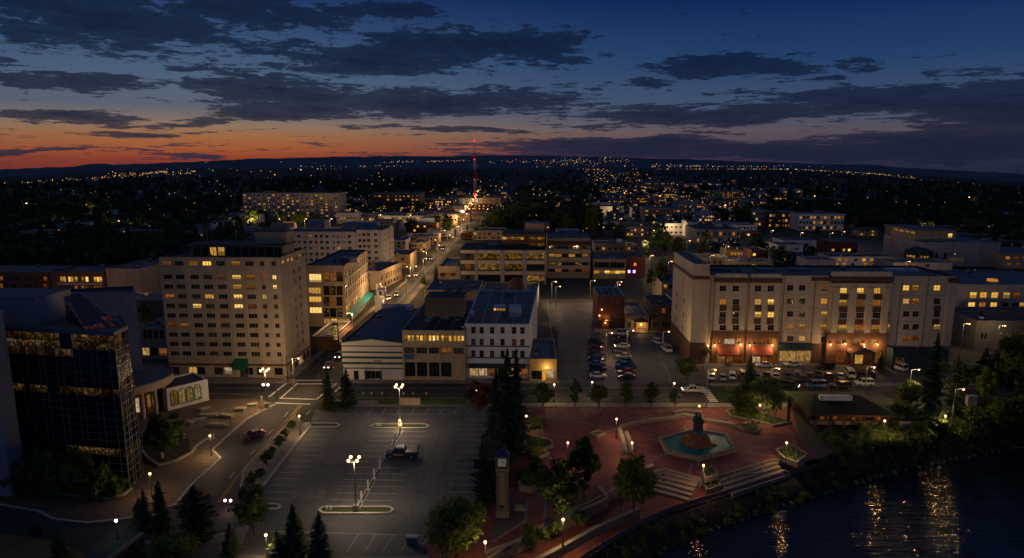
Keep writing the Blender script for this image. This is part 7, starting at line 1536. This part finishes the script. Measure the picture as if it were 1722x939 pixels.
car('sedan', 'black', 322, 632, 0, 'black sedan parked at the kerb before the apartment tower')
for px, py, k, c, lb, hd in ((553, 618, 'sedan', 'silver', 'silver car with headlights on nearest the crossing on the main road', True), (571, 601, 'sedan', 'grey', 'grey car on the main road beside the striped building', True), (655, 503, 'sedan', 'white', 'pale car with headlights on in the middle of the main road', True), (668, 498, 'suv', 'silver', 'second lit car side by side on the main road', True), (725, 437, 'suv', 'grey', 'distant grey car on the lamp lined road', True), (700, 464, 'sedan', 'white', 'white car with headlights on beyond the arched street building', True), (745, 420, 'suv', 'black', 'dark lit car farther up the lamp lined road', True), (762, 400, 'sedan', 'silver', 'farthest silver lit car on the lamp lined road', True)): car(k, c, px, py, PI / 2 + .0, lb, on=hd)
# service truck in the lot
e = car('pickup', 'navy', 676, 769, 0, 'dark blue service truck with ladder rack and equipment parked across the lot barrier', name='service_truck'); e.scale = (1.14, 1.12, 1.1)
MB().box(.75, -.9, 1.2, 2.7, .9, 1.28).build('bed_cover', M['pole'], e); MB().box(-.8, -.55, 1.9, .25, .55, 2.05).build('roof_rack', M['paint'], e); MB().tube((.4, -.8, 1.85), (.75, -.8, 1.25), .07).tube((.4, .8, 1.85), (.75, .8, 1.25), .07).build('roll_bar', M['pole'], e); MB().tube((2.6, 0, 1.2), (2.85, 0, 2.3), .06).tube((2.6, .6, 1.2), (2.85, .6, 2.2), .05).build('whip_mast', M['pole'], e); MB().box(-1.2, -1.1, .75, .3, -.98, .98).build('yellow_lettering_panel', M['yellow'], e)

# ---------------------------------------------------------------- trees by the camera
T = tree
T('spruce', 552, 684, 622, 'left spruce of the pair beside the street crossing', 36); T('spruce', 584, 684, 619, 'right spruce of the pair beside the street crossing', 36)
T('spruce', 835, 788, 618, 'tall spruce left of the three between lot and plaza', 62); T('spruce', 853, 772, 586, 'tallest spruce of the three between lot and plaza', 66); T('spruce', 868, 762, 588, 'tall spruce right of the three between lot and plaza', 58)
T('column', 812, 872, 742, 'narrow columnar spruce left of the clock tower', 32); T('column', 826, 852, 760, 'narrow columnar spruce right behind the clock tower', 30); T('spruce', 838, 812, 690, 'dark spruce directly behind the clock tower', 46)
T('spruce', 247, 893, 822, 'left spruce of the cluster by the curved road', 34); T('spruce', 274, 897, 808, 'tallest spruce of the cluster by the curved road', 42); T('column', 334, 918, 818, 'broad dark cypress like tree beside the diagonal road', 52); T('spruce', 390, 936, 878, 'small dark spruce below the road at bottom left', 36); T('spruce', 497, 942, 848, 'left one of two bottom spruces below the lot', 58); T('spruce', 540, 945, 862, 'right one of two bottom spruces below the lot', 52); T('spruce', 468, 946, 892, 'short spruce beside the bottom left lamp post', 40); T('spruce', 102, 945, 888, 'lone spruce on the dry lawn at bottom left', 38); T('spruce', 236, 880, 838, 'short spruce hidden at the left of the road cluster', 30)
T('spruce', 1560, 722, 560, 'tall spruce before the drive in garage', 62); T('spruce', 1600, 705, 598, 'second tall spruce right of the one before the garage', 52); T('spruce', 1257, 692, 598, 'tall spruce standing before the hotel parking', 48); T('spruce', 1480, 622, 590, 'small spruce beside the hotel entrance', 18)
T('bright', 768, 936, 834, 'big round bright green tree at the bottom of the lot', 108); T('bright', 292, 960, 894, 'round bright bush topped tree at the bottom left edge', 92); T('broad', 427, 900, 816, 'dark leafy tree between road and lot entrance', 64); T('broad', 938, 882, 772, 'spreading leafy tree right of the clock tower', 84, var=0); T('oval', 982, 838, 730, 'tall dense dark tree in the middle of the plaza', 66, var=1); T('bright', 1066, 858, 762, 'yellow green leaning tree left of the broad steps', 74); T('oval', 1044, 852, 770, 'slim tree with pale trunk left of the yellow green tree', 36)
for px, t, w, lb in ((912, 641, 42, 'street tree before the yellow shop'), (967, 633, 24, 'slim street tree before the lot driveway'), (1007, 643, 38, 'street tree before the left parked row'), (1052, 638, 32, 'street tree before the right parked row'), (1095, 641, 36, 'street tree before the driveway of the central lot'), (1134, 652, 22, 'smallest street tree beside the avenue lamp')): T('oval', px, 685, t, lb, w)
T('red', 806, 690, 634, 'red leafed tree by the avenue hedge', 50); T('broad', 1155, 640, 600, 'round dark tree at the corner of the central lot', 46); T('broad', 1180, 610, 578, 'small dark tree at the foot of the hotel tower', 28); T('broad', 1288, 706, 632, 'leafy tree lit from below at upper right of the plaza', 66); T('broad', 1242, 700, 642, 'leafy tree left of the lit tree at upper right of the plaza', 52); T('bright', 1513, 705, 672, 'small glowing leafy tree at the right end of the pavilion', 36)
T('broad', 280, 775, 694, 'dense dark tree in the curved bed right of the glass office', 74); T('oval', 262, 772, 708, 'dark tree half behind the dense tree beside the glass office', 44)
for px, py, t, w, lb in ((60, 828, 752, 74, 'shrub left of the row before the glass office'), (105, 832, 748, 74, 'tall shrub in the row before the glass office'), (142, 836, 764, 60, 'middle shrub in the row before the glass office'), (170, 838, 780, 54, 'lower shrub right of middle before the glass office'), (196, 836, 800, 40, 'small pale shrub at the right end before the glass office'), (25, 826, 780, 60, 'shrub at the far left before the glass office')): T('shrub', px, py, t, lb, w)
for px, py, t, w, lb in ((491, 722, 706, 20, 'topmost small tree of the planted strip'), (480, 738, 720, 18, 'second small tree of the planted strip'), (470, 753, 731, 22, 'third small tree of the planted strip'), (458, 768, 750, 18, 'fourth small tree of the planted strip'), (449, 785, 757, 24, 'fifth small tree of the planted strip'), (438, 806, 786, 22, 'sixth small tree of the planted strip'), (424, 826, 792, 26, 'lowest small tree of the planted strip')): T('oval', px, py, t, lb, w)
for px, py, t, w, lb in ((890, 920, 882, 34, 'shrub at the lower end of the long planter'), (912, 908, 884, 32, 'middle shrub of the long planter'), (932, 897, 878, 30, 'upper shrub of the long planter by the lamp'), (975, 878, 862, 40, 'low shrub at the upper end of the long planter'), (900, 790, 770, 34, 'shrub below the yellow flowers'), (880, 812, 790, 36, 'shrub beside the round planter'), (560, 690, 678, 26, 'low shrub under the spruce pair')): T('shrub', px, py, t, lb, w)
T('oval', 62, 905, 878, 'thin young tree on the dry lawn at bottom left', 22)
RG = 'dark trees crowding the river bank at the right'
rr2 = random.Random(8)
for px, py, t, w, k in ((1655, 680, 618, 46, 'broad'), (1690, 680, 582, 56, 'broad'), (1722, 695, 600, 60, 'spruce'), (1740, 690, 590, 60, 'broad'), (1680, 716, 668, 44, 'broad'), (1715, 720, 664, 46, 'broad'), (1632, 716, 682, 36, 'broad'), (1578, 728, 702, 34, 'broad'), (1545, 732, 708, 30, 'broad'), (1615, 660, 610, 44, 'broad'), (1680, 640, 575, 60, 'spruce'), (1700, 618, 560, 46, 'broad'), (1655, 625, 585, 40, 'spruce'), (1530, 690, 640, 46, 'broad'), (1640, 735, 690, 60, 'shrub'), (1760, 720, 620, 70, 'broad'), (1580, 655, 600, 40, 'oval')): T(k, px, py, t, 'dark tree in the crowded wood above the river at the right', w, RG)
# middle distance trees that can be told apart
MG = 'street and yard trees of the middle distance'
for k, px, py, t, w in (('broad', 1110, 500, 436, 34), ('broad', 1095, 490, 450, 20), ('spruce', 712, 478, 452, 14), ('spruce', 733, 476, 446, 16), ('broad', 752, 398, 360, 26), ('spruce', 785, 398, 376, 9), ('broad', 1140, 436, 398, 26), ('broad', 1118, 428, 402, 20), ('oval', 992, 400, 330, 18), ('oval', 1000, 404, 334, 14), ('broad', 955, 395, 360, 30), ('broad', 1245, 385, 345, 44), ('broad', 1215, 380, 350, 30), ('broad', 1270, 425, 402, 30), ('broad', 1310, 445, 412, 40), ('broad', 1335, 440, 415, 30), ('spruce', 1300, 388, 365, 16), ('spruce', 1312, 384, 358, 16), ('spruce', 1375, 392, 380, 14), ('broad', 425, 384, 350, 28), ('broad', 405, 392, 362, 22), ('broad', 505, 380, 358, 34), ('broad', 530, 376, 357, 30), ('broad', 372, 385, 358, 26), ('broad', 300, 425, 385, 60), ('broad', 250, 430, 392, 60), ('broad', 215, 425, 395, 50), ('broad', 170, 425, 398, 44), ('broad', 100, 440, 410, 50), ('broad', 60, 448, 405, 60), ('broad', 20, 452, 412, 60), ('broad', 240, 450, 425, 34), ('broad', 262, 465, 432, 26), ('spruce', 330, 408, 375, 18), ('broad', 348, 400, 372, 26), ('broad', 1700, 400, 372, 40), ('broad', 1470, 385, 350, 44), ('broad', 1440, 380, 348, 40), ('broad', 1660, 380, 350, 50), ('broad', 1600, 378, 352, 50), ('broad', 1500, 372, 345, 40), ('broad', 870, 385, 345, 40), ('broad', 840, 392, 352, 34), ('broad', 905, 372, 340, 40), ('spruce', 1010, 396, 352, 14), ('broad', 690, 392, 366, 26), ('broad', 735, 385, 362, 22), ('oval', 245, 545, 505, 24), ('oval', 1170, 470, 440, 20), ('broad', 1270, 440, 420, 30), ('broad', 940, 386, 352, 30)): T(k, px, py, t, 'dark leafy tree among the mid town blocks' if k != 'spruce' else 'dark pointed spruce among the mid town blocks', w, MG if k != 'spruce' else 'pointed spruces of the middle distance')

# ---------------------------------------------------------------- far woodland, bank thicket (beyond counting)
def soup(name, items, m, make, kind='stuff'):
    V, Fc, off = [], [], 0
    for it in items:
        v, f = make(it); V.append(v); Fc.append(f + off); off += len(v)
    V = np.concatenate(V).astype(np.float32); Fc = np.concatenate(Fc).astype(np.int32); n = len(Fc); k = Fc.shape[1]
    me = bpy.data.meshes.new(name); me.vertices.add(len(V)); me.vertices.foreach_set('co', V.ravel()); me.loops.add(n * k); me.loops.foreach_set('vertex_index', Fc.ravel()); me.polygons.add(n); me.polygons.foreach_set('loop_start', np.arange(0, n * k, k, dtype=np.int32)); me.update(calc_edges=True)
    me.materials.append(m); return tag(link(name, me), kind=kind)
rg = np.random.default_rng(4)
BASE = []
for sp in range(8):
    n = 46; d = rg.normal(size=(n, 3)); d /= np.linalg.norm(d, axis=1)[:, None]
    if sp < 5: c = d * np.array([.5, .5, .44]) * rg.uniform(.55, 1.0, (n, 1)) + np.array([0, 0, .55]); s = .17
    else: t = rg.uniform(0, 1, n); a = rg.uniform(0, 6.28, n); c = np.stack([np.cos(a) * .30 * (1 - t), np.sin(a) * .30 * (1 - t), .08 + .92 * t], 1); s = .11
    a = rg.normal(size=(n, 3)); a /= np.linalg.norm(a, axis=1)[:, None]; b_ = np.cross(a, d); b_ /= np.linalg.norm(b_, axis=1)[:, None] + 1e-6
    q = np.stack([c - a * s - b_ * s * .4, c + b_ * s * .8 - a * s * .2, c + a * s, c - b_ * s * .9], 1).reshape(-1, 3); BASE.append((q, np.arange(n * 4).reshape(n, 4)))
def ftree(it):
    x, y, z, h, k, sp, a = it; v, f = BASE[sp]; ca, sa = math.cos(a), math.sin(a); w = h * k
    return np.stack([(v[:, 0] * ca - v[:, 1] * sa) * w + x, (v[:, 0] * sa + v[:, 1] * ca) * w + y, v[:, 2] * h + z], 1), f
FA = np.array(FOOT); roads = [(gp(497, 640).x - 3, gp(577, 640).x + 3)]
fr_ = random.Random(12); items = []
def ok(x, y):
    if np.any((FA[:, 0] - 1 < x) & (x < FA[:, 2] + 1) & (FA[:, 1] - 7 < y) & (y < FA[:, 3] + 1)): return False
    return True
for (x0_, x1_, y0_, y1_, n) in ((-60, 420, 300, 460, 1500), (-60, 800, 284, 318, 900), (420, 760, 300, 330, 420), (560, 720, 330, 365, 130), (800, 1010, 300, 392, 620), (1000, 1260, 290, 340, 260), (1010, 1250, 335, 430, 60), (1240, 1780, 290, 385, 1500), (1430, 1780, 360, 400, 330), (640, 1780, 283, 300, 900), (300, 480, 365, 420, 130), (1240, 1360, 395, 450, 40), (0, 110, 420, 450, 60), (1640, 1780, 395, 440, 60)):
    for _ in range(n):
        px, py = fr_.uniform(x0_, x1_), fr_.uniform(y0_, y1_)
        if abs(px - (895 - 355 * (py - 276) / 364)) < 16 + (py - 276) * .13 and px > 640 and py > 300: continue
        if 1230 < px < 1525 and 385 < py < 426: continue
        p = gp(px, py)
        if not ok(p.x, p.y): continue
        sp = fr_.randrange(8); h = fr_.uniform(7, 13) * (1.25 if sp > 4 else 1); items.append((p.x, p.y, tz(p.x, p.y), h, fr_.uniform(.8, 1.2) * (1 if sp < 5 else .8), sp, fr_.uniform(0, 6.28)))
soup('distant_woodland', items, M['needle'], ftree)
# riverside thicket
items = []
for _ in range(620):
    i = fr_.randrange(89); t = fr_.random() ** .8; p = Vector(A_bank[i]).lerp(Vector(B_bank[i]), min(.93, .05 + .9 * t)); right = i / 89
    items.append((p.x + fr_.uniform(-.8, .8), p.y + fr_.uniform(-.8, .8), p.z - .2, fr_.uniform(.6, 1.35) * (1 + 1.3 * max(0, right - .45) * (1 - t)), fr_.uniform(1.1, 1.7), fr_.randrange(5), fr_.uniform(0, 6.28)))
for _ in range(130):
    px = fr_.uniform(1385, 1720); py = 765 - (px - 1385) * .155 - fr_.uniform(0, 30); p = gp(px, py); items.append((p.x, p.y, -.1, fr_.uniform(1, 2.6), fr_.uniform(1.1, 1.6), fr_.randrange(5), fr_.uniform(0, 6.28)))
SM = []
for sp in range(5):
    n = 230; d = rg.normal(size=(n, 3)); d /= np.linalg.norm(d, axis=1)[:, None]; d[:, 2] = np.abs(d[:, 2]); c = d * np.array([.5, .5, .8]) * rg.uniform(.5, 1.05, (n, 1)); a = rg.normal(size=(n, 3)); a /= np.linalg.norm(a, axis=1)[:, None]; b_ = np.cross(a, d); b_ /= np.linalg.norm(b_, axis=1)[:, None] + 1e-6; s = .085
    SM.append((np.stack([c - a * s - b_ * s * .3, c + b_ * s * .6, c + a * s, c - b_ * s * .7], 1).reshape(-1, 3), np.arange(n * 4).reshape(n, 4)))
def fshrub(it):
    x, y, z, h, k, sp, a = it; v, f = SM[sp]; ca, sa = math.cos(a), math.sin(a); w = h * k; return np.stack([(v[:, 0] * ca - v[:, 1] * sa) * w + x, (v[:, 0] * sa + v[:, 1] * ca) * w + y, v[:, 2] * h + z], 1), f
soup('riverside_undergrowth', items, M['leaf'], fshrub)
# boulders at the water line
items = []
for i in range(230):
    k = fr_.randrange(89); p = Vector(A_bank[k]).lerp(Vector(B_bank[k]), fr_.uniform(.9, 1.0)); items.append((p.x, p.y, p.z, fr_.uniform(.2, .55)))
ic = np.array([(0, 0, 1), (.9, 0, .4), (.3, .85, .4), (-.75, .5, .4), (-.7, -.55, .4), (.25, -.9, .4), (.8, .5, -.5), (-.3, .9, -.5), (-.9, 0, -.5), (-.3, -.9, -.5), (.7, -.5, -.5)]); fc_ = np.array([(0, 1, 2), (0, 2, 3), (0, 3, 4), (0, 4, 5), (0, 5, 1), (1, 6, 2), (2, 7, 3), (3, 8, 4), (4, 9, 5), (5, 10, 1), (2, 6, 7), (3, 7, 8), (4, 8, 9), (5, 9, 10), (1, 10, 6)])
soup('shore_rocks', items, M['stone'], lambda it: (ic * it[3] * rg.uniform(.7, 1.2, (11, 1)) + np.array(it[:3]), fc_))

# ---------------------------------------------------------------- lights of the far town (thousands of lamps beyond telling apart)
oc = np.array([(1, 0, 0), (-1, 0, 0), (0, 1, 0), (0, -1, 0), (0, 0, 1), (0, 0, -1)], float); of = np.array([(0, 2, 4), (2, 1, 4), (1, 3, 4), (3, 0, 4), (2, 0, 5), (1, 2, 5), (3, 1, 5), (0, 3, 5)])
lr = random.Random(31); LI = {'a': [], 'w': [], 'r': []}
def fl(px, py, s, k=None):
    p = gp(px, max(py, 280.5)); y = p.y
    if y > 6500: s_ = 6500 / y; p = Vector((p.x * s_, 6500, 0)); y = 6500
    z = max(ap(px, py, y).z, tz(p.x, y) + 4) if py < 281 else tz(p.x, y) + 6
    LI[k or lr.choices('awr', (7, 2.4, .25))[0]].append((p.x, y, z, s * y / 1100 * min(1.5, lr.lognormvariate(-.45, .4))))
for (x0_, x1_, ya, yb_, sp, n, s) in ((0, 190, 302, 299, 5, 80, .62), (170, 330, 294, 291, 6, 120, .6), (240, 280, 292, 291, 2, 50, .5), (640, 790, 273, 270.5, 1.2, 90, .42), (815, 990, 273, 269, 4, 90, .4), (900, 1060, 277, 271, 7, 110, .42), (985, 1075, 285, 305, 16, 120, .5), (1095, 1260, 279, 282, 3, 130, .5), (1260, 1440, 281, 286, 4, 110, .5), (1430, 1540, 284, 288, 2.5, 90, .45), (1540, 1722, 291, 297, 1.5, 60, .4), (1000, 1260, 315, 385, 40, 420, .6), (560, 800, 340, 392, 22, 150, .6), (820, 1000, 330, 385, 25, 70, .6), (1180, 1420, 325, 365, 24, 110, .55), (1060, 1240, 395, 432, 14, 40, .6), (720, 1000, 330, 345, 30, 110, .7), (330, 420, 300, 375, 40, 40, .7), (580, 760, 345, 375, 22, 90, .7), (0, 400, 310, 400, 40, 46, .8), (1260, 1722, 310, 380, 40, 60, .8), (420, 800, 290, 318, 22, 34, .7), (500, 680, 281, 279, 2, 40, .5), (1640, 1722, 395, 440, 20, 10, .7), (280, 330, 330, 345, 6, 8, .8), (800, 830, 300, 360, 20, 20, .7)):
    for _ in range(n):
        t = lr.random(); fl(x0_ + (x1_ - x0_) * t, ya + (yb_ - ya) * t + lr.gauss(0, sp * .5), s)
M['far_amber'] = emis('far_amber_lamps', (1, .46, .12), 1.7); M['far_white'] = emis('far_white_lamps', (1, .76, .46), 1.3); M['far_red'] = emis('far_red_lamps', (1, .16, .12), 1.0)
fl(399, 288, 1.8, 'r'); fl(399, 288, 1.2, 'w'); fl(506, 287, 1.6, 'w'); fl(455, 290, 1.3, 'a')
for k, nm in (('a', 'far_amber'), ('w', 'far_white'), ('r', 'far_red')): soup('distant_town_lights', LI[k], M[nm], lambda it: (oc * it[3] + np.array(it[:3]), of))

# ---------------------------------------------------------------- DISTINCT LABELS for repeats: named by the landmark they stand nearest to
import re
STOP = re.compile(r' (with|beside|behind|standing|among|at|between|in|of|directly|hidden|and|by|near|half|below|above|joined|just|squeezed|facing|forming|rising|far|left|right|on|under|placed|seen|across|along|moving|straight|the|over|up|to)\b.*')
tops = [o for o in COL.objects if o.parent is None]
refs = []; seen = {}
for o in tops:
    if o.get('category') in ('building', 'house', 'pavilion', 'tower', 'garage', 'canopy') and not o.get('group'):
        s_ = ' '.join(STOP.sub('', o['label']).split()[:6]); seen.setdefault(s_, []).append(o)
refs = [(s_, v[0].location.x + 6, v[0].location.y + 6) for s_, v in seen.items() if len(v) == 1 and len(s_.split()) > 1]
ORD = ['nearest', 'second nearest', 'third nearest', 'fourth nearest', 'fifth nearest', 'sixth nearest', 'seventh nearest', 'eighth nearest', 'ninth nearest', 'tenth nearest'] + ['%dth nearest' % k for k in range(11, 90)]
STEM = {'low blocks of the far town': None, 'small houses among the trees of the outlying streets': 'small gabled house', 'street lamps of the mid town streets and car parks': 'street lamp', 'street lamps along the main road into town': 'lamp of the main road', 'street and yard trees of the middle distance': 'leafy tree', 'pointed spruces of the middle distance': 'pointed spruce',
        'dark trees crowding the river bank at the right': 'river bank tree', 'concrete seat blocks on the corner plaza': 'concrete seat block', 'bollards on the corner plaza': 'pale stone bollard', 'parking meters along the avenue': 'parking meter', 'lamps over the hotel parking': 'tall car park lamp'}
buck = {}; KB = {}
for o in COL.objects:
    if o.parent is not None and o.parent.parent is None: KB.setdefault(o.parent.name, []).append(o)
WN = {'white_wall': 'white', 'far_wall': 'greyish', 'tan_wall': 'tan', 'beige_wall': 'beige', 'grey_wall': 'grey', 'red_brick': 'red brick'}
for o in tops:
    g = o.get('group')
    if g not in STEM: continue
    st = STEM[g]
    if st is None:
        w_ = next(c for c in KB[o.name] if c.name.startswith('wall')); st = WN.get(w_.data.materials[0].name.split('.')[0], 'pale') + (' one storey' if max(v.co.z for v in w_.data.vertices) < 5 else ' taller') + ' block'
    elif g.startswith('small houses'): st = WN.get(o.data.materials[0].name.split('.')[0], 'pale') + ' gabled house'
    x, y = o.location.x, o.location.y; q = min(refs, key=lambda r_: (r_[1] - x) ** 2 + (r_[2] - y) ** 2); buck.setdefault((st, q), []).append(((q[1] - x) ** 2 + (q[2] - y) ** 2, o.name, o))
for (st, q), L_ in buck.items():
    for k, (_, _, o) in enumerate(sorted(L_, key=lambda t: t[:2])): o['label'] = '%s, %s to the %s' % (st, ORD[k], q[0])
